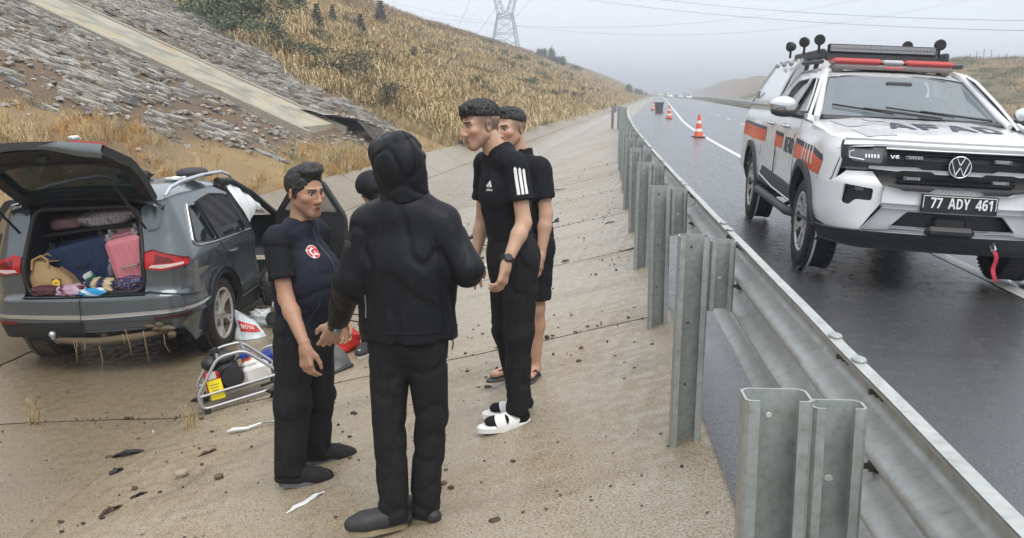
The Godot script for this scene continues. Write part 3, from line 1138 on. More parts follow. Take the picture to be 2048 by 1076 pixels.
func build_vegetation() -> void:
	var straw := paintm(1, 1, 1, 0.85)
	straw.vertex_color_use_as_albedo = true
	straw.backlight_enabled = true
	straw.backlight = Color(0.25, 0.22, 0.15)
	var tall := [grass_tuft(46, 0.22, 0.3, 0.75, 0.6, 0.008), grass_tuft(44, 0.26, 0.2, 0.6, 0.85, 0.009), grass_tuft(56, 0.32, 0.1, 0.34, 1.0, 0.010)]
	var wide := [grass_tuft(110, 0.95, 0.15, 0.42, 0.9, 0.022), grass_tuft(110, 1.1, 0.1, 0.34, 1.1, 0.026)]
	var xf := [[], [], []]
	var cl := [[], [], []]
	var gold := [Color(0.60, 0.465, 0.25), Color(0.56, 0.41, 0.20), Color(0.53, 0.41, 0.235), Color(0.43, 0.32, 0.18), Color(0.62, 0.52, 0.32)]
	for k in 36000:
		var s := rng.randf_range(3.0, 60.0)
		var d := pow(rng.randf(), 1.5) * 22.0 + 0.02
		var share := 1.0 - stone_share(d, s) * 1.08
		var c2 := chute_line(d)
		if s > c2 - 0.3 and s < c2 + 3.8 and d > 1.7: continue
		if d < 3.0 and s > 25.5 and s < 31.6 and rng.randf() < 0.93: continue
		if d < 2.2 and s > 16.5 and s < 20.5 and rng.randf() < 0.8: continue
		var bare := lump.get_noise_2d(d * 6.0 + 200.0, s * 5.0)
		if d > 1.4 and s < 31.0 and s > 20.0 and d < 5.0: share *= 0.25
		share *= clampf(0.75 + bare * 1.6, 0.06, 1.0)
		if d < 1.4: share = maxf(share, 0.6) * (0.55 + 0.45 * smoothstep(-0.2, 0.15, lump.get_noise_2d(s * 10.0, 3.0)))
		if rng.randf() > share: continue
		var u := lip_u(s) - d
		var z := rng.randf_range(0.45, 0.9) * (1.0 if d > 0.3 else 0.7)
		if s < 21.0: z *= 0.75 if d > 2.5 else 0.55
		elif s < 33.0: z *= 0.8
		var v: int = 2 if rng.randf() < 0.35 or (d > 3.0 and rng.randf() < 0.5) else rng.randi_range(0, 1)
		xf[v].append(Transform3D(Basis(Vector3.UP, rng.randf() * 6.28).scaled(Vector3(z, z * rng.randf_range(0.8, 1.2), z)), at_us(u, s, hill_y(u, s))))
		var c: Color = gold[rng.randi_range(0, 4)] * rng.randf_range(0.75, 1.12)
		if rng.randf() < 0.10: c = Color(0.17, 0.17, 0.08)
		if s < 24.0 and d < 7.0 and rng.randf() < 0.3: c = Color(0.50, 0.27, 0.075)
		cl[v].append(c)
	for v in 3: tag(scatter("dry_grass", tall[v], straw, xf[v], cl[v]), "tall dry golden grass along the channel lip and slope" if v == 0 else ("leaning dry straw grass on the bank" if v == 1 else "short dry tufts of grass on the slope"), "grass")
	xf = [[], []]
	cl = [[], []]
	for k in 32000:
		var s := 34.0 + pow(rng.randf(), 1.9) * 430.0
		var d := rng.randf_range(0.3, 33.0)
		if stone_share(d, s) > 0.3: continue
		var bare := lump.get_noise_2d(d * 4.0 + 200.0, s * 2.0)
		if rng.randf() > 0.75 + bare * 1.3: continue
		var u := lip_u(s) - d
		var z := rng.randf_range(0.7, 1.3) * (1.0 + s / 300.0)
		xf[k % 2].append(Transform3D(Basis(Vector3.UP, rng.randf() * 6.28).scaled(Vector3(z, minf(z, 1.3), z)), at_us(u, s, hill_y(u, s))))
		var c: Color = gold[rng.randi_range(0, 4)] * rng.randf_range(0.8, 1.15)
		var g := lump.get_noise_2d(u * 1.2 + 90.0, s * 0.8)
		if rng.randf() < clampf(g * 2.0 - 0.3, 0.03, 0.3): c = Color(0.20, 0.20, 0.10)
		if d > 22.0: c = c.lerp(Color(0.30, 0.20, 0.12), 0.6)
		cl[k % 2].append(c)
	for v in 2: tag(scatter("hill_grass", wide[v], straw, xf[v], cl[v]), "dry yellow grass covering the long hillside", "grass")
	# green weeds in a band at the hill's far foot and along the terraces
	var leafy := leaf_bush(160, Vector3(0.5, 0.45, 0.5), 0.14, 6).done()
	var green := paintm(1, 1, 1, 0.8)
	green.vertex_color_use_as_albedo = true
	var gx := []
	var gc := []
	for k in 3600:
		var s := 46.0 + pow(rng.randf(), 1.5) * 330.0
		var d: float
		var col := Color(0.085, 0.092, 0.045)
		if k < 2300:
			# terrace rows of dark weeds across the middle of the slope
			var row := rng.randi_range(0, 13)
			d = 3.2 + row * 1.15 + rng.randfn(0, 0.14)
			s = rng.randf_range(46.0, 120.0) + row * 3.0
			if lump.get_noise_2d(d * 5.0, s * 3.0) < -0.05 + 0.02 * absf(row - 6.0): continue
			col = Color(0.11, 0.1, 0.052)
		else:
			d = rng.randf_range(1.0, 30.0)
			if s > 95.0 and d < 7.0 and rng.randf() < 0.8: col = Color(0.085, 0.115, 0.055)
			elif lump.get_noise_2d(d * 2.0 + 33.0, s * 1.5) < 0.26: continue
		var u := lip_u(s) - d
		var z := rng.randf_range(0.3, 0.75) * (1.0 + s / 300.0)
		gx.append(Transform3D(Basis(Vector3.UP, rng.randf() * 6.28).scaled(Vector3(z * 1.3, z * 0.8, z * 1.3)), at_us(u, s, hill_y(u, s))))
		gc.append(col * rng.randf_range(0.7, 1.4))
	tag(scatter("hill_weeds", leafy, green, gx, gc), "low dark weeds growing in rows across the dry hillside", "weeds")
	# shrubs
	var shades := [Color(0.085, 0.115, 0.055), Color(0.12, 0.155, 0.095), Color(0.06, 0.075, 0.035)]
	var fol := []
	for c: Color in shades:
		var m := paintm(c.r, c.g, c.b, 0.75)
		m.vertex_color_use_as_albedo = true
		m.backlight_enabled = true
		m.backlight = Color(0.12, 0.16, 0.06)
		fol.append(m)
	var bark := paintm(0.09, 0.065, 0.045, 0.9)
	var protos := []
	for k in 4:
		protos.append([leaf_bush(1500, Vector3(1.1, 1.0, 1.0), 0.11, 12).done(), leaf_bush(300, Vector3(1.0, 1.0, 1.0), 0.2, 7).done()][0 if k < 3 else 1])
	var stem := MB.new()
	for k in 6: stem.tube([Vector3(0, -0.1, 0), Vector3(rng.randfn(0, 0.12), 0.3, rng.randfn(0, 0.12)), Vector3(rng.randfn(0, 0.4), 0.75, rng.randfn(0, 0.4))], [0.02, 0.014, 0.005], 5)
	var stem_mesh := stem.done()
	var shrub := func(d: float, s: float, w: float, h: float, kind: int, label: String, group: String) -> void:
		var u := lip_u(s) - d
		var t := thing("shrub", label, "shrub", at_us(u, s, hill_y(u, s) - 0.05), rng.randf() * 6.28, group)
		t.scale = Vector3(w, h, w)
		part("foliage", protos[rng.randi_range(0, 2)], fol[kind], t)
		part("stem", stem_mesh, bark, t)
	var named := [[11.6, 38.0, 1.5, 1.5, 1, "pale green shrub highest beside the stone pitching"], [10.6, 37.0, 1.3, 1.2, 1, "grey-green rounded shrub just below the highest one by the stones"], [11.2, 39.4, 1.6, 1.4, 0, "darker green shrub behind the pale ones by the stone pitching"],
		[8.7, 36.6, 1.1, 1.2, 1, "silvery green bush standing alone at the stone edge"], [7.9, 37.2, 1.2, 0.8, 0, "small green bush on the bank right of the silvery one"], [7.3, 38.6, 1.4, 0.8, 2, "dark low shrub in the dry grass past the stone pitching"],
		[3.0, 33.4, 0.7, 0.9, 2, "dark brown-green bush nearest the channel lip"], [4.2, 35.8, 1.0, 0.7, 2, "dark spreading bush in tall straw above the channel"], [6.0, 36.5, 1.2, 0.9, 2, "dark twiggy shrub at the lower stone border"]]
	for e in named: shrub.call(e[0], e[1], e[2], e[3], e[4], e[5], "")
	for k in 60:
		var s := 42.0 + pow(rng.randf(), 1.4) * 120.0
		var d := rng.randf_range(2.5, 20.0) * (0.7 + s / 260.0)
		shrub.call(d, s, rng.randf_range(0.35, 0.8) * (1.0 + s / 200.0), rng.randf_range(0.35, 0.75) * (1.0 + s / 220.0), rng.randi_range(0, 2), "small dark shrub scattered on the dry grassy hillside", "shrubs scattered over the hillside")
	# the clump of larger trees on the ridge
	var crown := leaf_bush(1400, Vector3(1.0, 1.0, 1.0), 0.15, 14).done()
	var ridge := [[-27.0, 215.0, 1.5, 2.6, "bushy dark tree at the left of the clump on the ridge"], [-25.8, 222.0, 1.5, 3.4, "tallest pointed dark tree of the clump on the ridge"], [-23.5, 222.0, 1.9, 2.6, "broad dark tree at the right of the clump on the ridge"], [-21.0, 235.0, 1.5, 1.5, "low bushy tree just down the ridge from the clump"], [-7.0, 250.0, 1.3, 2.6, "small lone tree near the foot of the ridge by the road"], [-5.2, 300.0, 1.5, 2.4, "last small tree at the far tip of the hillside"]]
	for e in ridge:
		var t := thing("tree", e[4], "tree", at_us(e[0], e[1], hill_y(e[0], e[1]) - 0.2), rng.randf() * 6.0)
		var c := part("crown", crown, fol[2], t)
		c.scale = Vector3(e[2], e[3], e[2])
		c.position.y = 0.3
		var tr := MB.new()
		tr.tube([Vector3.ZERO, Vector3(0.1, e[3] * 0.4, 0), Vector3(0.0, e[3] * 0.85, 0.1)], [0.16, 0.1, 0.03], 6)
		part("trunk", tr, bark, t)
	# planted young pines
	var needle := paintm(0.055, 0.085, 0.07, 0.8)
	needle.vertex_color_use_as_albedo = true
	var pm := [pine_mesh(1.0, 0.32).done(), pine_mesh(1.0, 0.26).done()]
	var pines := [[13.4, 46.3, 1.3, "young blue-green pine, leftmost of the row planted on the slope"], [14.4, 51.0, 1.7, "young bushy pine second from the left on the slope"], [13.6, 50.2, 0.9, "tiny pine directly below the second young pine"], [16.4, 58.6, 1.9, "young pine highest on the slope"], [13.0, 52.6, 1.6, "young pine standing right of and below the row"], [15.2, 61.0, 1.3, "small hazy pine between the highest pine and the hill's middle"], [13.0, 60.0, 1.5, "small pine in the middle of the dry slope"], [16.5, 75.0, 2.0, "far young pine near the hill's brown upper slope"]]
	for e in pines:
		var u: float = lip_u(e[1]) - e[0]
		var t := thing("young_pine", e[3], "tree", at_us(u, e[1], hill_y(u, e[1]) - 0.05), rng.randf() * 6.0, "")
		var c := part("crown", pm[rng.randi_range(0, 1)], needle, t)
		c.scale = Vector3.ONE * e[2] * 1.15
		var tr := MB.new()
		tr.tube([Vector3.ZERO, Vector3(0, e[2] * 1.05, 0)], [0.04, 0.008], 5)
		part("trunk", tr, bark, t)
	# two weeds that grow out of the concrete
	var weed := grass_tuft(44, 0.14, 0.15, 0.5, 0.8, 0.008)
	var wm := paintm(0.42, 0.30, 0.13, 0.85)
	for e in [[-3.05, 22.0, 1.0, "dry straw weed growing from a joint of the far concrete slope"], [-3.62, 5.95, 0.42, "sparse dry weed in the concrete joint beside the portable engine"], [-5.0, 6.35, 0.45, "thin straw weed in the concrete joint behind the dark car"]]:
		var o := part("weed", weed, wm)
		o.position = ground(e[0], e[1])
		o.scale = Vector3.ONE * e[2]
		tag(o, e[3], "weed")
	# grass and weeds on the median and on the far cut slope
	var mx := []
	var mc := []
	for k in 5000:
		var s := 15.0 + pow(rng.randf(), 1.4) * 330.0
		var u := rng.randf_range(31.0, 56.0)
		if k % 5 == 0: u = rng.randf_range(15.6, 19.2)
		var y := right_y(u, s) if u > 30.0 else -0.62
		var z := rng.randf_range(0.5, 1.2) * (1.0 + s / 300.0)
		mx.append(Transform3D(Basis(Vector3.UP, rng.randf() * 6.28).scaled(Vector3.ONE * z), at_us(u, s, y)))
		var c: Color = gold[rng.randi_range(0, 4)] * rng.randf_range(0.6, 1.0)
		if lump.get_noise_2d(u * 1.6, s * 0.5 + 500.0) > 0.2 or k % 5 == 0: c = Color(0.17, 0.17, 0.09)
		mc.append(c)
	tag(scatter("verge_grass", wide[1], straw, mx, mc), "dry grass on the slope beyond the far carriageway", "grass")


func beam_to(mb: MB, a: Vector3, b: Vector3, r: float) -> void: mb.tube([a, b], r, 4, false)

func build_distance() -> void:
	var steel := paintm(0.30, 0.32, 0.34, 0.6, 0.3)
	var glassy := paintm(0.20, 0.23, 0.24, 0.4)
	# lattice tower: square body that narrows to a waist, then opens into a cat's head under a long beam
	var tower := func(at: Vector3, turn: float, label: String) -> Node3D:
		var t := thing("power_pylon", label, "pylon", at, turn)
		var body := MB.new()
		var lv := [[0.0, 4.4], [4.0, 3.75], [8.0, 3.1], [12.2, 2.3], [13.4, 2.1]]
		var cn := [Vector3(-1, 0, -1), Vector3(1, 0, -1), Vector3(1, 0, 1), Vector3(-1, 0, 1)]
		for i in lv.size() - 1:
			for k in 4:
				var a: Vector3 = cn[k] * lv[i][1] + Vector3(0, lv[i][0], 0)
				var b: Vector3 = cn[k] * lv[i + 1][1] + Vector3(0, lv[i + 1][0], 0)
				var c: Vector3 = cn[(k + 1) % 4] * lv[i][1] + Vector3(0, lv[i][0], 0)
				var e: Vector3 = cn[(k + 1) % 4] * lv[i + 1][1] + Vector3(0, lv[i + 1][0], 0)
				beam_to(body, a, b, 0.13)
				beam_to(body, a, e, 0.07); beam_to(body, c, b, 0.07)
				beam_to(body, b, e, 0.08)
				beam_to(body, (a + c) * 0.5, (a + b) * 0.5, 0.05); beam_to(body, (a + c) * 0.5, (c + e) * 0.5, 0.05)
		part("lattice_body", body, steel, t)
		var head := MB.new()
		for s in [-1.0, 1.0]:
			for z in [-1.0, 1.0]:
				var p := Vector3(s * 2.1, 13.4, z * 2.1)
				var q := Vector3(s * 4.6, 24.0, z * 1.0)
				var r := Vector3(s * 0.5, 14.2, z * 1.9)
				var o := Vector3(s * 3.2, 20.0, z * 1.1)
				beam_to(head, p, q, 0.12); beam_to(head, r, Vector3(s * 3.7, 24.0, z), 0.1)
				for g in 6:
					var u := g / 6.0
					var A := p.lerp(q, u); var B := r.lerp(Vector3(s * 3.7, 24.0, z), u + 0.1)
					beam_to(head, A, B, 0.05)
					beam_to(head, B, p.lerp(q, u + 0.16), 0.05)
			beam_to(head, Vector3(s * 2.1, 13.4, -2.1), Vector3(-s * 0.5, 14.2, -1.9), 0.07)
			beam_to(head, Vector3(s * 2.1, 13.4, 2.1), Vector3(-s * 0.5, 14.2, 1.9), 0.07)
			for g in 5:
				var p1 := Vector3(s * (4.6), 16.0 + g * 2.0, 1.0)
		part("lattice_head", head, steel, t)
		var arm := MB.new()
		for z in [-0.8, 0.8]:
			beam_to(arm, Vector3(-10, 24.4, z * 0.3), Vector3(10, 24.4, z * 0.3), 0.1)
			beam_to(arm, Vector3(-9, 24.4, z * 0.3), Vector3(-4, 26.2, z), 0.08); beam_to(arm, Vector3(9, 24.4, z * 0.3), Vector3(4, 26.2, z), 0.08)
			beam_to(arm, Vector3(-4, 26.2, z), Vector3(4, 26.2, z), 0.1)
			for g in 12:
				var x := -9.0 + g * 1.5
				beam_to(arm, Vector3(x, 24.4, z * 0.4), Vector3(x + 0.75, 25.2 + (0.9 if absf(x) < 4.5 else 0.0), z * 0.6), 0.05)
				beam_to(arm, Vector3(x + 1.5, 24.4, z * 0.4), Vector3(x + 0.75, 25.2 + (0.9 if absf(x) < 4.5 else 0.0), z * 0.6), 0.05)
		part("cross_arm", arm, steel, t)
		for x in [-9.0, 0.0, 9.0]:
			var ins := MB.new()
			ins.tube([Vector3(x, 24.3, 0), Vector3(x, 21.8, 0)], 0.1, 6)
			for g in 7:
				ins.xf = Transform3D(Basis.IDENTITY, Vector3(x, 22.0 + g * 0.3, 0))
				ins.lathe([Vector2(0.05, 0.1), Vector2(0.24, 0.0), Vector2(0.05, -0.06)], 8)
			part("insulator", ins, glassy, t)
		return t
	tower.call(Vector3(-2.0, 10.4, -262.0), 0.12, "tall lattice pylon standing behind the grassy ridge, nearer one")
	tower.call(Vector3(-61.0, 13.6, -385.0), 0.3, "distant pylon of which only the top shows over the ridge")
	var wire := paintm(0.16, 0.17, 0.18, 0.6)
	var cable := func(a: Vector3, b: Vector3, sag: float, label: String) -> void:
		var mb := MB.new()
		var pts := []
		for k in 25:
			var u := k / 24.0
			pts.append(a.lerp(b, u) - Vector3(0, sag * 4.0 * u * (1.0 - u), 0))
		mb.tube(pts, 0.045, 4, false)
		tag(part("power_line", mb, wire), label, "cable", "power lines strung across the sky")
	# conductors from the near pylon towards the right, over the motorway
	var arms := [Vector3(-11.0, 32.3, -261.0), Vector3(-2.0, 32.3, -262.0), Vector3(7.0, 32.3, -263.0)]
	cable.call(Vector3(11.0, 29.5, -262.0), Vector3(108.0, 11.4, -150.0), 2.5, "lowest power line sloping down to the right above the white pickup")
	cable.call(Vector3(20.0, 30.8, -262.0), Vector3(115.0, 14.0, -160.0), 2.5, "second power line sloping down to the right above the white pickup")
	for k in 3:
		cable.call(arms[k] + Vector3(0, -2.4, 0), Vector3(-29.0 + k * 5.0, 13.0, -345.0), 2.0, ["leftmost power line falling from the near pylon behind the ridge", "middle power line falling from the near pylon behind the ridge", "rightmost power line falling from the near pylon behind the ridge"][k])
	cable.call(Vector3(-72.0, 39.0, -384.0), Vector3(160.0, 42.0, -330.0), 13.5, "sagging power line crossing behind the near pylon, upper of two")
	cable.call(Vector3(-51.0, 39.0, -384.0), Vector3(188.0, 40.0, -330.0), 15.5, "sagging power line crossing behind the near pylon, lower of two")
	# median barrier: concrete-coloured rail on posts, far carriageway fence on the crest
	var zinc := paintm(0.36, 0.38, 0.39, 0.45, 0.5)
	var mb := MB.new()
	for w in [[0.0, 0.42], [0.04, 0.5], [0.0, 0.58], [0.04, 0.66], [0.0, 0.74]]: pass
	var rail := us_sheet(PackedFloat32Array([0.0, 0.25, 0.5, 0.75, 1.0]), steps([-14, 200, 4.0, 700, 20.0]), func(w: float, s: float) -> Vector3: return at_us(16.2 + 0.04 * sin(w * TAU * 2.0), s, -0.3 + 0.32 * w))
	for k in 90:
		rail.box(at_us(16.3, -12.0 + k * 4.0, -0.35), Vector3(0.1, 0.75, 0.1), 0.01)
	tag(part("median_barrier", rail, zinc), "long steel barrier along the far edge of the motorway", "barrier")
	var fence := MB.new()
	var pts := []
	for k in 46:
		var s := 60.0 + k * 3.0
		var p := at_us(50.0, s, right_y(50.0, s))
		fence.tube([p, p + Vector3(0, 1.5, 0)], 0.05, 4)
		pts.append(p)
	for h in [0.5, 0.95, 1.4]:
		fence.tube(pts.map(func(p): return p + Vector3(0, h, 0)), 0.012, 3, false)
	tag(part("boundary_fence", fence, wire), "thin wire boundary fence on the crest of the far slope", "fence")
	# vehicles far down the motorway
	var body_col := [paintm(0.75, 0.76, 0.77, 0.3), paintm(0.5, 0.52, 0.55, 0.3), paintm(0.78, 0.78, 0.76, 0.3)]
	var dark := paintm(0.03, 0.033, 0.036, 0.2)
	var lampm := paintm(0.9, 0.9, 0.85, 0.2)
	lampm.emission_enabled = true
	lampm.emission = Color(1, 0.97, 0.9)
	lampm.emission_energy_multiplier = 2.0
	var spec := [[4.6, 330.0, "white car with its headlights on, leftmost of those far down the road", 0], [9.0, 360.0, "grey car with headlights on in the middle of the far traffic", 1], [12.2, 345.0, "pale van with headlights on, rightmost of the far traffic", 2], [0.5, 520.0, "tiny white truck where the road meets the horizon", 2]]
	for e in spec:
		var p := at_us(e[0], e[1], 0.015 - 0.055 * e[0])
		var van: bool = e[3] == 2
		var t := thing("distant_truck" if e[1] > 400.0 else ("distant_van" if van else "distant_car"), e[2], "truck" if e[1] > 400.0 else ("van" if van else "car"), p, 0.17)
		var b := MB.new()
		var hh := 2.3 if van else 1.45
		var prof := PackedVector2Array([Vector2(-2.2, 0.3), Vector2(2.2, 0.3), Vector2(2.2, 0.8), Vector2(1.2, 1.0), Vector2(0.5, hh), Vector2(-1.8, hh), Vector2(-2.2, 0.95)])
		b.xf = Transform3D(Basis(Vector3.UP, -PI / 2), Vector3(0.9, 0, 0))
		b.plate(prof, 0.0, 1.8, 0.1)
		part("body", b, body_col[e[3]], t)
		var g := MB.new()
		g.grid(2, 2, func(u: float, w: float) -> Vector3: return Vector3(lerpf(-0.75, 0.75, u), lerpf(1.06, hh - 0.1, w), lerpf(1.2, 0.58, w) + 0.02))
		part("windscreen", g, dark, t)
		for x in [-0.65, 0.65]:
			var l := MB.new()
			l.ball(Vector3(x, 0.68, 2.2), Vector3(0.16, 0.1, 0.05), 8, 6)
			part("headlight", l, lampm, t)
			for z in [-1.4, 1.4]:
				var w := MB.new()
				w.xf = Transform3D(Basis(Vector3.BACK, PI / 2), Vector3(x * 1.25, 0.32, z))
				w.lathe([Vector2(0.0, 0.1), Vector2(0.32, 0.1), Vector2(0.32, -0.1), Vector2(0.0, -0.1)], 12)
				part("wheel", w, dark, t)


# ------------------------------------------------------------------ guard rail
func build_rail() -> void:
	noise_tex("c_zinc", 0.02, 5, [[0.1, Color(0.90, 0.90, 0.89)], [0.45, Color(0.95, 0.96, 0.96)], [0.8, Color(1, 1, 1)]], 512)
	noise_tex("c_grime", 0.05, 4, [[0.0, Color(0.84, 0.82, 0.78)], [0.3, Color(0.96, 0.955, 0.95)], [0.7, Color(1, 1, 1)]], 512, FastNoiseLite.TYPE_SIMPLEX_SMOOTH, 0.0, 8)
	noise_tex("r_zinc", 0.02, 4, [[0.2, grey(0.55)], [0.8, grey(1.0)]], 256)
	var zinc := paintm(0.50, 0.51, 0.495, 0.6, 0.4)
	zinc.albedo_texture = tex["c_zinc"]
	zinc.detail_enabled = true
	zinc.detail_blend_mode = BaseMaterial3D.BLEND_MODE_MUL
	zinc.detail_albedo = tex["c_grime"]
	zinc.roughness_texture = tex["r_zinc"]
	tri_map(zinc, 1.1)
	var dull := paintm(0.40, 0.43, 0.42, 0.62, 0.35)
	dull.albedo_texture = tex["c_zinc"]
	dull.detail_enabled = true
	dull.detail_blend_mode = BaseMaterial3D.BLEND_MODE_MUL
	dull.detail_albedo = tex["c_grime"]
	dull.roughness_texture = tex["r_zinc"]
	tri_map(dull, 1.4)
	var rust := paintm(0.14, 0.13, 0.12, 0.6, 0.6)
	var root := thing("guard_rail", "long galvanised steel guard rail with ribbed beam on open channel posts", "guard rail")
	# back face of a three-wave beam: [offset towards the road, height]
	var wave := []
	wave.append(Vector2(-0.004, 0.262)); wave.append(Vector2(0.030, 0.262))
	for k in 41:
		var y := 0.25 - 0.5 * k / 40.0
		var ph := fposmod((0.25 - y) / 0.5 * 3.0, 1.0)
		wave.append(Vector2(0.083 * smoothstep(0.02, 0.34, minf(ph, 1.0 - ph)), y))
	var path := func(s: float) -> float: return -0.085 - 0.62 * pow(clampf((s - 39.0) / 5.0, 0.0, 1.0), 2.0)
	var cuts := [-3.0, 2.3, 6.3, 10.3, 14.3, 18.3, 22.3, 26.3, 30.3, 34.3, 39.0, 44.0]
	for k in cuts.size() - 1:
		var mb := MB.new()
		var ss := steps([cuts[k], cuts[k + 1] + 0.32, 0.4])
		var out := 0.004 * (k % 2)
		var nw := wave.size()
		var ns := ss.size()
		for side in 2:
			var s0 := mb.v.size()
			for s in ss:
				for w: Vector2 in wave:
					var dent := 0.004 * fine.get_noise_2d(s * 2.0, w.y * 8.0)
					mb.vert(at_us(path.call(s) + w.x + out + dent + 0.004 * side, s, 0.68 + w.y - (0.004 * side + 0.003 * (k % 2) if w.y > 0.255 else 0.0)))
			for j in ns - 1:
				for i in range(2, nw - 1):
					var q := s0 + j * nw + i
					mb.quad(q, q + nw, q + nw + 1, q + 1)
		# crisp folded lip along the top, and the thickness of the edges
		var P := mb.v.duplicate()
		var b0 := ns * nw
		for j in ns - 1:
			for sd in 2:
				for i in 2:
					var q := sd * b0 + j * nw + i
					mb.face([P[q], P[q + nw], P[q + nw + 1], P[q + 1]])
			for i in [0, nw - 1]:
				mb.face([P[j * nw + i], P[(j + 1) * nw + i], P[b0 + (j + 1) * nw + i], P[b0 + j * nw + i]])
		for j in [0, ns - 1]:
			for i in nw - 1:
				mb.face([P[j * nw + i], P[j * nw + i + 1], P[b0 + j * nw + i + 1], P[b0 + j * nw + i]])
		part("beam_section", mb, zinc, root)
	# posts and spacers: lipped channels open towards the viewer
	var channel := func(w: float, d: float, lip: float, h: float) -> MB:
		var t := 0.005
		var o := PackedVector2Array([Vector2(-w / 2 + lip, d), Vector2(-w / 2 + 0.008, d), Vector2(-w / 2, d - 0.008), Vector2(-w / 2, 0.014), Vector2(-w / 2 + 0.014, 0), Vector2(w / 2 - 0.014, 0), Vector2(w / 2, 0.014), Vector2(w / 2, d - 0.008), Vector2(w / 2 - 0.008, d), Vector2(w / 2 - lip, d)])
		var i := PackedVector2Array([Vector2(w / 2 - lip, d - t), Vector2(w / 2 - 0.012, d - t), Vector2(w / 2 - t, d - 0.013), Vector2(w / 2 - t, 0.017), Vector2(w / 2 - 0.017, t), Vector2(-w / 2 + 0.017, t), Vector2(-w / 2 + t, 0.017), Vector2(-w / 2 + t, d - 0.013), Vector2(-w / 2 + 0.012, d - t), Vector2(-w / 2 + lip, d - t)])
		o.append_array(i)
		var mb := MB.new()
		mb.xf = Transform3D(Basis(Vector3.RIGHT, Vector3.BACK, Vector3.UP), Vector3.ZERO)
		mb.plate(o, 0.0, h, 0.0)
		return mb
	var pm: MB = channel.call(0.14, 0.085, 0.03, 1.35)
	var post_mesh := pm.done()
	var sm: MB = channel.call(0.112, 0.06, 0.026, 0.325)
	var spacer_mesh := sm.done()
	var hole := MB.new()
	hole.xf = Transform3D(Basis(Vector3.RIGHT, PI / 2), Vector3.ZERO)
	hole.lathe([Vector2(0.0, 0.001), Vector2(0.006, 0.001), Vector2(0.007, 0.0)], 12)
	var hole_mesh := hole.done()
	var stud := MB.new()
	stud.xf = Transform3D(Basis(Vector3.FORWARD, -PI / 2), Vector3.ZERO)
	stud.lathe([Vector2(0.0, 0.034), Vector2(0.008, 0.034), Vector2(0.008, 0.018)], 12)
	stud.lathe([Vector2(0.008, 0.018), Vector2(0.016, 0.018), Vector2(0.016, 0.004)], 6)
	stud.lathe([Vector2(0.016, 0.004), Vector2(0.024, 0.004), Vector2(0.024, 0.0)], 16)
	var stud_mesh := stud.done()
	var dome := MB.new()
	dome.ball(Vector3.ZERO, Vector3(0.019, 0.009, 0.026), 14, 6)
	var dome_mesh := dome.done()
	var pale := paintm(0.62, 0.63, 0.62, 0.5, 0.2)
	for k in 21:
		var s := 1.80 + k * 2.13
		var off: float = path.call(s) + 0.085
		var turn := -atan(0.088 + 0.0013 * s)
		var top := 0.975 + rng.randf_range(-0.008, 0.008)
		var p := at_us(-0.28 + off - (0.065 if k == 0 else 0.0), s, top)
		var b := Basis(Vector3.UP, turn) * Basis.from_euler(Vector3(rng.randf_range(-0.01, 0.01), 0, rng.randf_range(-0.012, 0.012)))
		var o := part("post", post_mesh, dull, root)
		o.transform = Transform3D(b, p + b * Vector3(0, -1.35, -0.02))
		var sp := part("spacer", spacer_mesh, dull, root)
		sp.transform = Transform3D(b, p + b * Vector3(0.13, -0.345, -0.012))
		if k < 7:
			for y in [-0.06, -0.42, -0.72]:
				var h := part("bolt_hole", hole_mesh, pale if k % 3 == 0 else rust, root)
				h.transform = Transform3D(b, p + b * Vector3(-0.005, y, -0.0145))
			var h2 := part("bolt_hole", hole_mesh, pale, root)
			h2.transform = Transform3D(b.scaled_local(Vector3(1.4, 1.1, 1)), p + b * Vector3(0.128, -0.2, -0.0065))
		if k < 10:
			for e in [[0.0, 0.18], [0.0, -0.02], [-0.05, 0.1], [-0.05, -0.13], [0.3, 0.18]]:
				var st := part("bolt", stud_mesh, rust, root)
				var y: float = 0.68 + e[1]
				var ph := fposmod((0.25 - e[1]) / 0.5 * 3.0, 1.0)
				st.transform = Transform3D(Basis(Vector3.UP, turn), at_us(path.call(s + 0.3 + e[0]) + 0.083 * smoothstep(0.02, 0.34, minf(ph, 1.0 - ph)) - 0.001, s + 0.3 + e[0], y))
			for e in [0.3, 0.52]:
				var dm := part("bolt_head", dome_mesh, dull, root)
				dm.transform = Transform3D(Basis(Vector3.UP, turn), at_us(path.call(s + e) + 0.016, s + e, 0.68 + 0.262 + 0.003))


# ------------------------------------------------------------------ people
var wrinkle := FastNoiseLite.new()

func face_basis(dir: Vector3, roll := 0.0) -> Basis:
	var z := dir.normalized()
	var x := Vector3.UP.cross(z).normalized()
	return Basis(x, z.cross(x), z) * Basis(Vector3.BACK, roll)

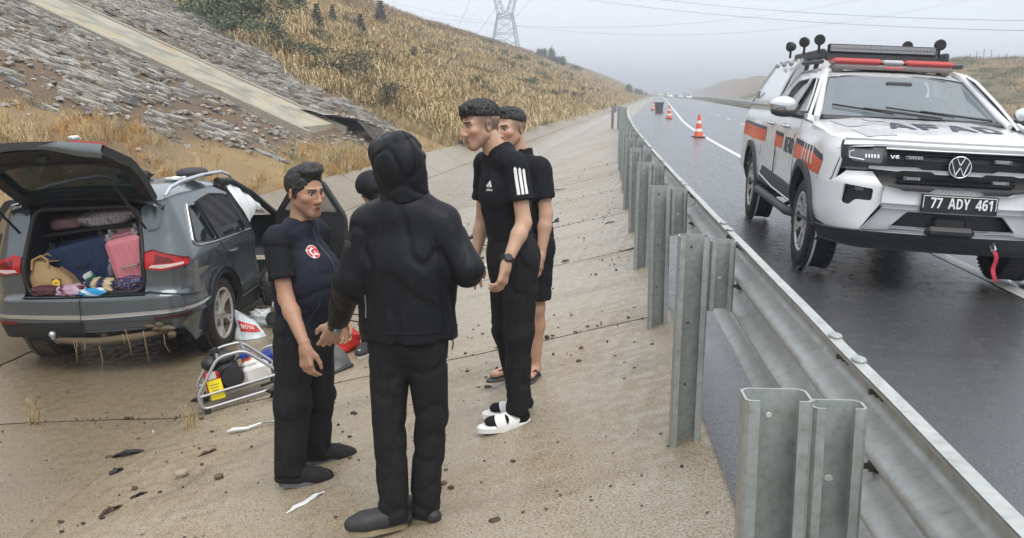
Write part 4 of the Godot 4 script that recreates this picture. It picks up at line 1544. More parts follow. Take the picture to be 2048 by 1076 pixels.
# one head as part of a body: origin between the ears, +z the face
func head_into(mb: MB, at: Vector3, bs: Basis, skin: Color, o: Dictionary) -> void:
	var s := Sdf.new()
	s.base = skin
	var P := func(x: float, y: float, z: float) -> Vector3: return at + bs * Vector3(x, y, z)
	var w: float = o.get("width", 1.0)
	s.ell(P.call(0, 0.032, -0.014), Vector3(0.074 * w, 0.088, 0.096), 0.01, 0, bs)
	s.ell(P.call(0, -0.035, 0.026), Vector3(0.061 * w, 0.078, 0.066), 0.04, 0, bs)
	s.cap(P.call(-0.012, -0.104, 0.067), P.call(0.012, -0.104, 0.067), 0.018, 0.018, 0.03)
	for k in [-1.0, 1.0]:
		s.cap(P.call(k * 0.054 * w, -0.052, 0.0), P.call(k * 0.02, -0.1, 0.06), 0.018, 0.016, 0.03)
		s.ell(P.call(k * 0.043 * w, -0.02, 0.06), Vector3(0.02, 0.018, 0.02), 0.02, 0, bs)
		s.cap(P.call(k * 0.012, 0.026, 0.087), P.call(k * 0.044, 0.024, 0.07), 0.010, 0.009, 0.012)
		s.ell(P.call(k * 0.032, 0.004, 0.094), Vector3(0.017, 0.011, 0.014), 0.014, 1, bs)
		s.cap(P.call(k * 0.020, 0.007, 0.0795), P.call(k * 0.045, 0.006, 0.071), 0.0045, 0.004, 0.003)   # upper lid
		s.cap(P.call(k * 0.022, -0.006, 0.077), P.call(k * 0.044, -0.006, 0.070), 0.004, 0.0035, 0.004)  # lower lid
		s.ell(P.call(k * 0.079 * w, -0.004, -0.014), Vector3(0.008, 0.031, 0.019), 0.006, 0, bs * Basis(Vector3.UP, k * 0.45))
		s.ell(P.call(k * 0.088 * w, -0.002, -0.010), Vector3(0.006, 0.018, 0.010), 0.004, 1, bs * Basis(Vector3.UP, k * 0.45))
		s.ell(P.call(k * 0.013, -0.038, 0.098), Vector3(0.009, 0.008, 0.011), 0.008, 0, bs)
	s.cap(P.call(0, 0.022, 0.087), P.call(0, -0.03, 0.110), 0.008, 0.011, 0.014)
	s.ell(P.call(0, -0.034, 0.109), Vector3(0.012, 0.010, 0.011), 0.01, 0, bs)
	s.cap(P.call(-0.019, -0.069, 0.083), P.call(0.0, -0.064, 0.092), 0.006, 0.0075, 0.008)
	s.cap(P.call(0.019, -0.069, 0.083), P.call(0.0, -0.064, 0.092), 0.006, 0.0075, 0.008)
	s.cap(P.call(-0.014, -0.077, 0.085), P.call(0.014, -0.077, 0.085), 0.0075, 0.0075, 0.008)
	s.cap(P.call(-0.022, -0.0705, 0.095), P.call(0.022, -0.0705, 0.095), 0.0022, 0.0022, 0.004, 1)
	var lipc := Color(skin.r * 0.86, skin.g * 0.62, skin.b * 0.58)
	var beard: float = o.get("beard", 0.0)
	if beard > 0.0:
		var bc := skin.lerp(Color(0.06, 0.05, 0.045), beard)
		s.paint.append([P.call(-0.045, -0.075, 0.03), P.call(0.045, -0.075, 0.03), 0.05, bc, 0.02])
		s.paint.append([P.call(-0.02, -0.100, 0.07), P.call(0.02, -0.100, 0.07), 0.028, bc, 0.014])
		s.paint.append([P.call(-0.022, -0.055, 0.095), P.call(0.022, -0.055, 0.095), 0.010, bc, 0.006])
	s.paint.append([P.call(-0.018, -0.071, 0.092), P.call(0.018, -0.071, 0.092), 0.011, lipc, 0.004])
	s.paint.append([P.call(-0.02, -0.0705, 0.094), P.call(0.02, -0.0705, 0.094), 0.0035, skin * 0.3, 0.002])
	for k in [-1.0, 1.0]:
		s.paint.append([P.call(k * 0.014, 0.026, 0.095), P.call(k * 0.048, 0.027, 0.076), 0.0055, Color(0.03, 0.024, 0.02), 0.003])
		s.paint.append([P.call(k * 0.02, 0.0115, 0.084), P.call(k * 0.045, 0.0095, 0.075), 0.0045, Color(0.05, 0.035, 0.03), 0.002])
		s.paint.append([P.call(k * 0.04, -0.03, 0.08), P.call(k * 0.05, -0.035, 0.06), 0.02, skin * Color(1.1, 0.9, 0.88), 0.015])
	if o.has("fade"):   # close-cropped sides
		for k in [-1.0, 1.0]:
			s.paint.append([P.call(k * 0.07, 0.03, 0.005), P.call(k * 0.055, -0.01, -0.075), 0.038, skin.lerp(Color(0.03, 0.028, 0.026), o.fade), 0.022])
		s.paint.append([P.call(-0.03, -0.02, -0.1), P.call(0.03, -0.02, -0.1), 0.04, skin.lerp(Color(0.03, 0.028, 0.026), o.fade), 0.025])
	s.build(0.0042, mb)

func eyes_on(parent: Node, at: Vector3, bs: Basis, look: Vector3) -> void:
	var white := paintm(0.55, 0.53, 0.5, 0.25)
	var iris := paintm(0.02, 0.013, 0.01, 0.15)
	for k in [-1.0, 1.0]:
		var mb := MB.new()
		var c := at + bs * Vector3(k * 0.032, 0.003, 0.0695)
		mb.ball(c, Vector3.ONE * 0.0125, 14, 10)
		var e := part("eye", mb, white, parent)
		var ib := MB.new()
		ib.xf = Transform3D(face_basis((bs * Vector3(k * 0.05, -0.05, 1.0)).lerp(look, 0.4)) * Basis(Vector3.RIGHT, PI / 2), c)
		ib.lathe([Vector2(0.0, 0.0134), Vector2(0.004, 0.0130), Vector2(0.0068, 0.0112)], 12, false)
		part("iris", ib, iris, e)

# a hand: palm, four fingers and a thumb. dir = wrist to knuckles, palm = the way the palm looks, thumb = +1 / -1 side
func hand_into(mb: MB, wr: Vector3, dir: Vector3, palm: Vector3, thumb: float, curl: Array, skin: Color, sc := 1.0, fan := 0.1) -> void:
	var s := Sdf.new()
	s.base = skin
	dir = dir.normalized()
	palm = (palm - dir * palm.dot(dir)).normalized()
	var side := dir.cross(palm) * thumb
	var len := [0.076, 0.085, 0.079, 0.062]
	for i in 4:
		var off: float = 0.030 - 0.0195 * i
		var kn: Vector3 = wr + (dir * (0.088 - 0.004 * absf(i - 1.2)) + side * off) * sc
		s.cap(wr + (dir * 0.008 + side * off * 0.55) * sc, kn, 0.0155 * sc, 0.0125 * sc, 0.012)
		var d := (dir + side * (1.2 - i) * fan).normalized()
		var p := kn
		var ax := d.cross(palm).normalized()
		var fr := [0.45, 0.30, 0.25]
		var rr := [0.0098, 0.0088, 0.0078, 0.0066]
		for j in 3:
			d = d.rotated(ax, curl[i] * [0.75, 1.0, 0.7][j])
			var q: Vector3 = p + d * len[i] * fr[j] * sc
			s.cap(p, q, rr[j] * sc, rr[j + 1] * sc, 0.004)
			p = q
	s.cap(wr - dir * 0.02 * sc, wr + dir * 0.02 * sc, 0.026 * sc, 0.024 * sc, 0.02)
	var t0 := wr + (dir * 0.018 + side * 0.022 + palm * 0.006) * sc
	var t1 := t0 + (dir * 0.030 + side * 0.022 + palm * 0.016) * sc
	var t2 := t1 + (dir * 0.030 + side * 0.008 + palm * 0.012) * sc
	var t3 := t2 + (dir * 0.024 - side * 0.002 + palm * 0.008) * sc
	s.cap(t0, t1, 0.0155 * sc, 0.0125 * sc, 0.014)
	s.cap(t1, t2, 0.0115 * sc, 0.0098 * sc, 0.005)
	s.cap(t2, t3, 0.0098 * sc, 0.0078 * sc, 0.004)
	s.paint.append([wr + dir * 0.088 * sc - palm * 0.012 * sc - side * 0.03 * sc, wr + dir * 0.088 * sc - palm * 0.012 * sc + side * 0.03 * sc, 0.008, skin * Color(0.95, 0.82, 0.8), 0.006])
	s.build(0.0042, mb)

func limb(s: Sdf, a: Vector3, b: Vector3, r0: float, r1: float, k := 0.03, fl := 0) -> void: s.cap(a, b, r0, r1, k, 0, fl)

# point where a ray from p along d meets the field
func onto(s: Sdf, p: Vector3, d: Vector3) -> Vector3:
	var all := PackedInt32Array(range(s.a.size()))
	for k in 60:
		var e := s.eval(p, all)
		p += d * e * 0.8
		if absf(e) < 0.0004: break
	return p

# a flat print laid onto cloth: outline in metres round a centre, thrown along d onto the field
func print_on(called: String, s: Sdf, ctr: Vector3, d: Vector3, up: Vector3, poly: PackedVector2Array, m: Material, parent: Node, lift := 0.002, holes := []) -> void:
	d = d.normalized()
	var x := d.cross(up).normalized()
	var y := x.cross(d)
	var mb := MB.new()
	mb.sheet(poly, holes, func(p: Vector2) -> Vector3: return onto(s, ctr + x * p.x + y * p.y - d * 0.12, d) - d * lift, 0.02)
	part(called, mb, m, parent)

func circle2(r: float, n := 24, c := Vector2.ZERO) -> PackedVector2Array:
	var p := PackedVector2Array()
	for k in n: p.append(c + Vector2(cos(TAU * k / n), sin(TAU * k / n)) * r)
	return p

# a low shoe along dir: heel at the ankle, sole on the ground
func shoe(parent: Node, called: String, an: Vector3, dir: Vector3, length: float, upper: Material, sole: Material, kind: String) -> void:
	dir.y = 0.0
	dir = dir.normalized()
	var side := dir.cross(Vector3.UP)
	var g := 0.0
	var P := func(z: float, y: float, x := 0.0) -> Vector3: return Vector3(an.x, g, an.z) + dir * z * length + Vector3(0, y, 0) + side * x
	var s := Sdf.new()
	var y0 := 0.028
	s.oval(P.call(-0.16, 0.045), P.call(0.10, 0.05), 0.040, 0.046, Vector3.UP, 0.9, 0.03)
	s.oval(P.call(0.10, 0.055), P.call(0.45, 0.048), 0.048, 0.050, Vector3.UP, 0.9, 0.03)
	s.oval(P.call(0.45, 0.048), P.call(0.62, 0.044), 0.050, 0.043, Vector3.UP, 0.85, 0.03)
	if kind != "clog":
		s.cap(P.call(-0.05, 0.06), P.call(-0.06, 0.10), 0.042, 0.038, 0.03)
		s.cap(P.call(0.02, 0.085), P.call(0.32, 0.066), 0.04, 0.036, 0.03)
	else:
		s.cap(P.call(0.16, 0.06), P.call(0.42, 0.045), 0.045, 0.04, 0.03)
	s.plane(P.call(0, 0.026), Vector3.DOWN)
	s.wr = wrinkle; s.amp = 0.002
	var mb := MB.new()
	s.build(0.007, mb)
	var sh := part(called, mb, upper, parent)
	# the sole: a rounded outline, thick, a little wider than the upper
	var o := PackedVector2Array()
	for k in 28:
		var w := TAU * k / 28
		var z := 0.25 + 0.47 * cos(w)
		var wd := 0.053 + 0.006 * cos(w * 1.0) - (0.008 if absf(z - 0.15) < 0.2 else 0.0)
		o.append(Vector2(sin(w) * wd, -z * length))
	var sb := MB.new()
	sb.xf = Transform3D(Basis(side, Vector3.UP, dir), Vector3(an.x, g, an.z)) * Transform3D(Basis(Vector3.RIGHT, -PI / 2), Vector3.ZERO)
	sb.plate(o, 0.0, 0.040, 0.005)
	part("sole", sb, sole, sh)
	if kind == "laced":
		var lace := MB.new()
		for k in 4:
			var z := 0.14 + 0.075 * k
			lace.tube([P.call(z, 0.098 - 0.012 * k, -0.022), P.call(z + 0.02, 0.107 - 0.013 * k, 0.0), P.call(z, 0.098 - 0.012 * k, 0.022)], 0.0032, 5)
		part("laces", lace, sole if false else upper, sh)

func cloth_mat(r: float, g: float, b: float, rough := 0.85, weave := 0.5) -> StandardMaterial3D:
	var m := paintm(r * 1.25, g * 1.25, b * 1.25, rough)
	m.albedo_texture = noise_tex("c_cloth", 0.016, 4, [[0.25, grey(0.85)], [0.5, grey(0.93)], [0.8, grey(1.0)]], 512)
	bumpy(m, "n_weave", 3.0, false, weave)
	m.metallic_specular = 0.3
	return m

func torso_frame(J: Dictionary) -> Array:
	var rt: Vector3 = (J.shR - J.shL)
	var up: Vector3 = (J.neck - J.pelvis).normalized()
	rt = (rt - up * rt.dot(up)).normalized()
	return [rt, up, up.cross(rt).normalized()]   # right, up, forward

func skeleton_body(J: Dictionary, skin: Color, o: Dictionary) -> MB:
	var mb := MB.new()
	mb.coloured = true
	var s := Sdf.new()
	s.base = skin
	var F := torso_frame(J)
	var rt: Vector3 = F[0]; var up: Vector3 = F[1]; var f: Vector3 = F[2]
	var k: float = o.get("girth", 1.0)
	var lg: float = o.get("legs", 0.7)
	s.oval(J.pelvis, J.neck - up * 0.22, 0.125 * k, 0.14, f, 0.72, 0.04)
	s.oval(J.neck - up * 0.22, J.neck - up * 0.09, 0.14, 0.11, f, 0.7, 0.04)
	var hd: Vector3 = J.head
	var hb: Basis = o.face
	s.cap(J.neck - up * 0.06, hd + hb * Vector3(0, -0.055, -0.025), 0.064, 0.056, 0.03)
	for n in ["R", "L"]:
		s.cap(J.neck - up * 0.07, J["sh" + n] - up * 0.01, 0.040, 0.042, 0.04)
		s.cap(J["sh" + n] - up * 0.01, J["el" + n], 0.044, 0.041, 0.03)
		var mid: Vector3 = J["el" + n].lerp(J["wr" + n], 0.3)
		s.cap(J["el" + n], mid, 0.040, 0.042, 0.02)
		s.cap(mid, J["wr" + n], 0.042, 0.027, 0.02)
		s.cap(J["hip" + n], J["kn" + n], 0.078 * lg, 0.054 * lg, 0.04)
		var cf: Vector3 = J["kn" + n].lerp(J["an" + n], 0.3) - J.get("toe" + n, f) * 0.018
		s.cap(J["kn" + n], cf, 0.054 * lg, 0.055 * lg, 0.03)
		s.cap(cf, J["an" + n], 0.055 * lg, 0.036, 0.03)
		var toe: Vector3 = J.get("toe" + n, f)
		s.oval(J["an" + n] - Vector3(0, J["an" + n].y - 0.055, 0) - toe * 0.03, J["an" + n] - Vector3(0, J["an" + n].y - 0.045, 0) + toe * 0.13, 0.036, 0.036, Vector3.UP, 0.7, 0.03)
	s.build(0.014, mb)
	head_into(mb, hd, hb, skin, o)
	return mb

func build_people() -> void:
	wrinkle.seed = 21; wrinkle.frequency = 5.0; wrinkle.fractal_octaves = 2
	var skinm := paintm(1, 1, 1, 0.5)
	skinm.vertex_color_use_as_albedo = true
	skinm.albedo_texture = noise_tex("c_skin", 0.05, 4, [[0.2, Color(0.95, 0.91, 0.9)], [0.5, Color(0.98, 0.97, 0.96)], [0.8, Color(1, 1, 1)]], 256)
	tri_map(skinm, 5.0, false)
	skinm.subsurf_scatter_enabled = true
	skinm.subsurf_scatter_strength = 0.12
	var black := cloth_mat(0.013, 0.014, 0.017)
	var trouser := cloth_mat(0.016, 0.016, 0.018)
	var navy := cloth_mat(0.014, 0.016, 0.028, 0.75, 0.3)
	var shell := cloth_mat(0.010, 0.011, 0.014, 0.5, 0.2)
	var hairm := paintm(0.012, 0.011, 0.011, 0.45)
	noise_tex("n_hair", 0.06, 3, [], 256, FastNoiseLite.TYPE_SIMPLEX, 5.0)
	bumpy(hairm, "n_hair", 9.0, false, 1.0)
	var white := paintm(0.75, 0.75, 0.74, 0.55)
	var rubber := paintm(0.02, 0.02, 0.022, 0.6)
	person_vest(skinm, black, trouser, navy, hairm, white)
	person_hood(skinm, trouser, shell, rubber)
	person_tee(skinm, black, trouser, hairm, white, rubber)
	person_polo(skinm, black, hairm, rubber)
	person_back(skinm, black, shell, white, rubber)

# ---- man in the navy vest, left
func person_vest(skinm: Material, black: Material, trouser: Material, navy: Material, hairm: Material, white: Material) -> void:
	var at := Vector3(-1.12, -0.483, -4.55)
	var J := {"head": Vector3(0.045, 1.575, 0.0), "neck": Vector3(-0.005, 1.40, -0.01), "pelvis": Vector3(0.010, 0.842, -0.01),
		"shR": Vector3(-0.085, 1.345, 0.155), "shL": Vector3(0.06, 1.33, -0.185), "elR": Vector3(-0.03, 1.055, 0.215), "wrR": Vector3(0.098, 0.868, 0.40),
		"elL": Vector3(0.09, 1.05, -0.25), "wrL": Vector3(0.20, 0.87, -0.05), "hipR": Vector3(-0.03, 0.836, 0.085), "hipL": Vector3(0.02, 0.80, -0.10),
		"knR": Vector3(-0.05, 0.457, 0.12), "knL": Vector3(0.03, 0.42, -0.13), "anR": Vector3(-0.075, 0.075, 0.14), "anL": Vector3(0.0, 0.08, -0.15),
		"toeR": Vector3(0.95, 0, -0.12), "toeL": Vector3(0.93, 0, -0.22)}
	var t := thing("person", "stout man in navy vest with a round red badge, standing by the portable engine", "person", at)
	var skin := Color(0.40, 0.235, 0.155)
	var face := face_basis(Vector3(0.80, -0.10, 0.60), 0.02)
	var o := {"face": face, "width": 1.13, "girth": 1.15, "beard": 0.25}
	var mb := skeleton_body(J, skin, o)
	hand_into(mb, J.wrR + Vector3(0.004, -0.012, 0.01), Vector3(0.10, -0.9, 0.25), Vector3(0.5, 0.1, -0.8), 1.0, [0.55, 0.65, 0.7, 0.75], skin, 1.08, 0.02)
	hand_into(mb, J.wrL, Vector3(0.2, -0.8, 0.5), Vector3(-0.2, 0.3, 0.8), -1.0, [0.5, 0.5, 0.5, 0.5], skin)
	part("body", mb, skinm, t)
	eyes_on(t, J.head, face, Vector3(0.8, -0.15, 0.5))
	var F := torso_frame(J)
	var rt: Vector3 = F[0]; var up: Vector3 = F[1]; var f: Vector3 = F[2]
	# hair: thick, short at the sides, pushed up in front
	var h := Sdf.new()
	var H := func(x: float, y: float, z: float) -> Vector3: return J.head + face * Vector3(x, y, z)
	h.ell(H.call(0, 0.044, -0.022), Vector3(0.094, 0.095, 0.104), 0.01, 0, face)
	h.ell(H.call(0.0, 0.118, 0.045), Vector3(0.066, 0.030, 0.046), 0.03, 0, face)
	h.ell(H.call(0.02, 0.135, 0.02), Vector3(0.05, 0.022, 0.05), 0.03, 0, face)
	h.ell(H.call(0, -0.035, 0.085), Vector3(0.088, 0.112, 0.062), 0.012, 1, face)
	h.plane(H.call(0, -0.03, 0), face * Vector3(0, -1, 0.42))
	h.cap(H.call(-0.086, 0.03, 0.012), H.call(-0.086, -0.02, 0.016), 0.010, 0.006, 0.01)
	h.cap(H.call(0.086, 0.03, 0.012), H.call(0.086, -0.02, 0.016), 0.010, 0.006, 0.01)
	h.wr = wrinkle; h.amp = 0.007; h.wscale = Vector3(6, 3, 6)
	part("hair", h.build(0.005, MB.new()), hairm, t)
	# t-shirt
	var s := Sdf.new()
	s.wr = wrinkle; s.amp = 0.008; s.wscale = Vector3(0.8, 1.2, 0.8)
	s.oval(J.pelvis + up * 0.02, J.neck - up * 0.22, 0.165, 0.165, f, 0.8, 0.04, 0, 2)
	s.oval(J.neck - up * 0.22, J.neck - up * 0.07, 0.155, 0.10, f, 0.75, 0.05)
	for n in ["R", "L"]:
		var e: Vector3 = J["sh" + n].lerp(J["el" + n], 0.66)
		s.cap(J.neck - up * 0.06, J["sh" + n], 0.052, 0.057, 0.05)
		s.cap(J["sh" + n] - up * 0.01, e, 0.060, 0.070, 0.04, 0, 1)
	s.cap(J.neck - up * 0.05, J.neck + Vector3(0.012, 0.035, 0), 0.074, 0.071, 0.02, 0, 1)
	part("t_shirt", s.build(0.011, MB.new()), black, t)
	# vest
	var v := Sdf.new()
	v.wr = wrinkle; v.amp = 0.008; v.wscale = Vector3(0.7, 1.2, 0.7)
	v.oval(J.pelvis - up * 0.02, J.neck - up * 0.24, 0.178, 0.176, f, 0.84, 0.04, 0, 2)
	v.oval(J.neck - up * 0.24, J.neck - up * 0.06, 0.166, 0.11, f, 0.78, 0.05)
	v.ell(J.pelvis + up * 0.24 + f * 0.075, Vector3(0.15, 0.19, 0.15), 0.09)
	for n in ["R", "L"]: v.cap(J.neck - up * 0.055, J["sh" + n] - (J["sh" + n] - J.neck).normalized() * 0.02 + up * 0.015, 0.062, 0.060, 0.04)
	v.cap(J.neck - up * 0.06, J.neck + Vector3(0.01, 0.025, 0), 0.085, 0.082, 0.02, 0, 1)
	for n in ["R", "L"]:   # arm holes
		var sg := 1.0 if n == "R" else -1.0
		v.cap(J["sh" + n] + rt * sg * 0.075 - up * 0.02, J["sh" + n].lerp(J["el" + n], 0.45) + rt * sg * 0.06, 0.070, 0.075, 0.02, 1)
	part("vest", v.build(0.011, MB.new()), navy, t)
	# badge: white-rimmed red disc with a white crescent and star
	var d := (f * -0.92 + rt * -0.35).normalized()
	var ctr: Vector3 = J.neck - up * 0.125 + f * 0.10 + rt * 0.055
	print_on("badge_rim", v, ctr, d, Vector3.UP, circle2(0.032), white, t, 0.002)
	var redm := paintm(0.55, 0.03, 0.05, 0.6)
	print_on("badge", v, ctr, d, Vector3.UP, circle2(0.0295), redm, t, 0.0045)
	var cres: PackedVector2Array = Geometry2D.clip_polygons(circle2(0.0165, 24, Vector2(-0.002, 0)), circle2(0.0135, 24, Vector2(0.0035, 0)))[0]
	print_on("badge_crescent", v, ctr, d, Vector3.UP, cres, white, t, 0.0075)
	var star := PackedVector2Array()
	for k in 10: star.append(Vector2(0.009, 0) + Vector2(cos(TAU * k / 10), sin(TAU * k / 10)) * (0.006 if k % 2 == 0 else 0.0025))
	print_on("badge_star", v, ctr, d, Vector3.UP, star, white, t, 0.0075)
	# zip down the front and the seam of a side pocket
	var dark := paintm(0.03, 0.03, 0.034, 0.4)
	var zp := []
	for k in 24:
		var y := lerpf(0.0, 0.52, k / 23.0)
		zp.append(onto(v, J.neck - up * y + f * 0.5, -f) + f * 0.002)
	var zm := MB.new()
	zm.tube(zp, 0.004, 6)
	part("zip", zm, dark, t)
	var pk := []
	for k in 10:
		pk.append(onto(v, J.pelvis + up * lerpf(0.05, 0.22, k / 9.0) + rt * lerpf(0.13, 0.10, k / 9.0) + f * 0.5, -f) + f * 0.001)
	var pz := MB.new()
	pz.tube(pk, 0.003, 5)
	part("pocket_seam", pz, dark, t)
	# trousers
	var p := Sdf.new()
	p.wr = wrinkle; p.amp = 0.010; p.wscale = Vector3(1.0, 0.5, 1.0)
	p.oval(J.pelvis + up * 0.06, J.pelvis - up * 0.06, 0.158, 0.155, f, 0.85, 0.04, 0, 2)
	for n in ["R", "L"]:
		p.cap(J["hip" + n], J["kn" + n], 0.112, 0.092, 0.05)
		p.cap(J["kn" + n], J["an" + n] - Vector3(0.005, 0.01, 0), 0.092, 0.080, 0.04, 0, 1)
	part("trousers", p.build(0.012, MB.new()), trouser, t)
	var shoe_m := cloth_mat(0.02, 0.021, 0.021, 0.8, 1.0)
	var sole := paintm(0.13, 0.135, 0.14, 0.7)
	for n in ["R", "L"]: shoe(t, "shoe", J["an" + n], J["toe" + n], 0.30, shoe_m, sole, "laced")

# ---- man with the hood, seen from behind
func person_hood(skinm: Material, trouser: Material, shell: Material, rubber: Material) -> void:
	var at := Vector3(-0.467, -0.32, -3.65)
	var J := {"head": Vector3(0.0, 1.625, 0.03), "neck": Vector3(0.02, 1.475, 0.03), "pelvis": Vector3(0.020, 0.93, 0.01),
		"shL": Vector3(-0.135, 1.375, 0.01), "shR": Vector3(0.180, 1.385, 0.04), "elL": Vector3(-0.222, 1.14, 0.03), "wrL": Vector3(-0.322, 0.905, -0.18),
		"elR": Vector3(0.282, 1.20, 0.10), "wrR": Vector3(0.21, 1.26, -0.14), "hipL": Vector3(-0.062, 0.89, 0.0), "hipR": Vector3(0.098, 0.90, 0.02),
		"knL": Vector3(-0.072, 0.517, 0.02), "knR": Vector3(0.112, 0.527, 0.0), "anL": Vector3(-0.062, 0.075, 0.02), "anR": Vector3(0.070, 0.085, -0.03),
		"toeL": Vector3(-0.93, 0, 0.30), "toeR": Vector3(-0.75, 0, -0.5)}
	var t := thing("person", "man seen from behind in black hooded rain jacket, taking the vest man's hand", "person", at)
	var skin := Color(0.43, 0.27, 0.19)
	var face := face_basis(Vector3(-0.62, -0.12, -0.78))
	var mb := skeleton_body(J, skin, {"face": face})
	hand_into(mb, J.wrL + Vector3(-0.015, -0.02, -0.02), Vector3(-0.36, -0.80, -0.36), Vector3(-0.25, 0.25, -0.9), -1.0, [0.28, 0.34, 0.4, 0.5], skin, 1.1, 0.05)
	hand_into(mb, J.wrR, Vector3(-0.5, 0.1, -0.8), Vector3(-0.8, 0, 0.4), 1.0, [0.6, 0.6, 0.6, 0.6], skin)
	part("body", mb, skinm, t)
	var F := torso_frame(J)
	var rt: Vector3 = F[0]; var up: Vector3 = F[1]; var f: Vector3 = F[2]
	var s := Sdf.new()
	s.wr = wrinkle; s.amp = 0.010; s.wscale = Vector3(0.8, 0.55, 0.8)
	var hem: Vector3 = J.pelvis - up * 0.035
	s.oval(hem, J.neck - up * 0.26, 0.212, 0.200, f, 0.70, 0.04, 0, 2)
	s.oval(J.neck - up * 0.26, J.neck - up * 0.07, 0.195, 0.115, f, 0.66, 0.06)
	for n in ["R", "L"]:
		s.cap(J.neck - up * 0.035, J["sh" + n], 0.075, 0.068, 0.08)
		s.cap(J["sh" + n], J["el" + n], 0.070, 0.064, 0.04)
		var w: Vector3 = J["wr" + n]
		s.cap(J["el" + n], w + (w - J["el" + n]).normalized() * -0.01, 0.066, 0.050, 0.03, 0, 1)
	part("jacket", s.build(0.011, MB.new()), shell, t)
	# cuffs, hem band and seams
	var band := MB.new()
	var pts := []
	for k in 36:
		var w := TAU * k / 36
		var d := rt * cos(w) + f * sin(w)
		pts.append(onto(s, hem + up * 0.052 + d * 0.4, -d) + d * 0.001)
	band.tube(pts, 0.003, 5, false, true)
	var seams := MB.new()
	for sg in [-1.0, 1.0]:
		var q := []
		for k in 16: q.append(onto(s, J.neck - up * lerpf(0.12, 0.54, k / 15.0) + rt * sg * lerpf(0.15, 0.17, k / 15.0) - f * 0.5, f) - f * 0.0005)
		seams.tube(q, 0.003, 5)
	var q2 := []
	for k in 14: q2.append(onto(s, J.neck - up * 0.20 + rt * lerpf(-0.12, 0.16, k / 13.0) - f * 0.5, f) - f * 0.0005)
	part("hem_seam", band, shell, t)
	part("back_seam", seams, shell, t)
	# zip of the pocket, hanging drawcord
	var silver := paintm(0.3, 0.3, 0.31, 0.4, 0.6)
	var zq := []
	for k in 6: zq.append(onto(s, hem + up * lerpf(0.10, 0.20, k / 5.0) - rt * 0.16 - f * 0.4, f) - f * 0.001)
	var zb := MB.new()
	zb.tube(zq, 0.003, 5)
	part("pocket_zip", zb, silver, t)
	var cord := MB.new()
	cord.tube([hem + rt * 0.19 + up * 0.01, hem + rt * 0.195 - up * 0.03, hem + rt * 0.19 - up * 0.06], 0.003, 5)
	part("drawcord", cord, shell, t)
	var tab := MB.new()
	tab.box(Vector3.ZERO, Vector3(0.05, 0.03, 0.006), 0.002)
	var tm := part("sleeve_patch", tab, paintm(0.035, 0.035, 0.04, 0.8), t)
	var up_l: Vector3 = J.shL.lerp(J.elL, 0.35)
	tm.transform = Transform3D(face_basis(Vector3(-0.75, 0.1, 0.65)), onto(s, up_l + Vector3(-0.3, 0.04, 0.26), Vector3(0.75, -0.1, -0.65).normalized()))
	# hood
	var h := Sdf.new()
	h.wr = wrinkle; h.amp = 0.009; h.wscale = Vector3(0.8, 1.2, 0.8)
	var H := func(x: float, y: float, z: float) -> Vector3: return J.head + face * Vector3(x, y, z)
	h.ell(H.call(0, 0.022, -0.006), Vector3(0.096, 0.120, 0.124), 0.02, 0, face)
	h.oval(H.call(0, -0.02, -0.01), J.neck + up * 0.015, 0.098, 0.106, f, 0.92, 0.05, 0, 1)
	h.ell(H.call(0, 0.07, 0.085), Vector3(0.080, 0.060, 0.050), 0.05, 0, face)
	h.ell(H.call(0, -0.02, 0.135), Vector3(0.080, 0.115, 0.075), 0.015, 1, face)
	part("hood", h.build(0.008, MB.new()), shell, t)
	var hs := []
	for k in 14:
		var w := lerpf(-0.6, 1.25, k / 13.0)
		var d := face * Vector3(0, sin(w), -cos(w))
		hs.append(onto(h, H.call(0, 0, -0.01) + d * 0.4, -d) + d * 0.001)
	var hb := MB.new()
	hb.tube(hs, 0.003, 5)
	part("hood_seam", hb, shell, t)
	# watch on the left wrist
	watch(t, J.wrL + Vector3(-0.014, -0.02, -0.018), (J.wrL - J.elL).normalized(), Vector3(0.5, 0.2, 0.9), 0.031, silver, rubber, false)
	# trousers
	var p := Sdf.new()
	p.wr = wrinkle; p.amp = 0.010; p.wscale = Vector3(0.7, 0.8, 0.7)
	p.oval(J.pelvis + up * 0.06, J.pelvis - up * 0.05, 0.165, 0.168, f, 0.74, 0.04)
	for n in ["R", "L"]:
		p.cap(J["hip" + n] - f * 0.02, J["kn" + n], 0.092, 0.072, 0.015)
		p.cap(J["kn" + n], J["an" + n] - Vector3(0, 0.028, 0), 0.072, 0.066, 0.012, 0, 1)
	part("trousers", p.build(0.012, MB.new()), trouser, t)
	var clog := paintm(0.022, 0.023, 0.024, 0.6)
	var tan_sole := paintm(0.30, 0.255, 0.16, 0.7)
	for n in ["L", "R"]: shoe(t, "clog", J["an" + n], J["toe" + n], 0.29, clog, tan_sole, "clog")

func watch(t: Node, at: Vector3, along: Vector3, face_dir: Vector3, r: float, case_m: Material, strap_m: Material, dark: bool) -> void:
	along = along.normalized()
	var out := (face_dir - along * face_dir.dot(along)).normalized()
	var side := along.cross(out)
	var root := Node3D.new()
	root.name = "wristwatch"
	t.add_child(root, true)
	var st := MB.new()
	for e in [-0.007, 0.007]:
		var pts := []
		for k in 20: pts.append(at + along * e + (out * cos(TAU * k / 20) + side * sin(TAU * k / 20)) * r)
		st.tube(pts, 0.0068, 6, false, true)
	part("strap", st, strap_m, root)
	var c := MB.new()
	c.xf = Transform3D(Basis(side, out, side.cross(out)), at + out * r)
	c.lathe([Vector2(0.0, 0.013), Vector2(0.016, 0.013), Vector2(0.021, 0.010), Vector2(0.022, 0.0), Vector2(0.02, -0.004)], 20)
	part("watch_case", c, case_m, root)

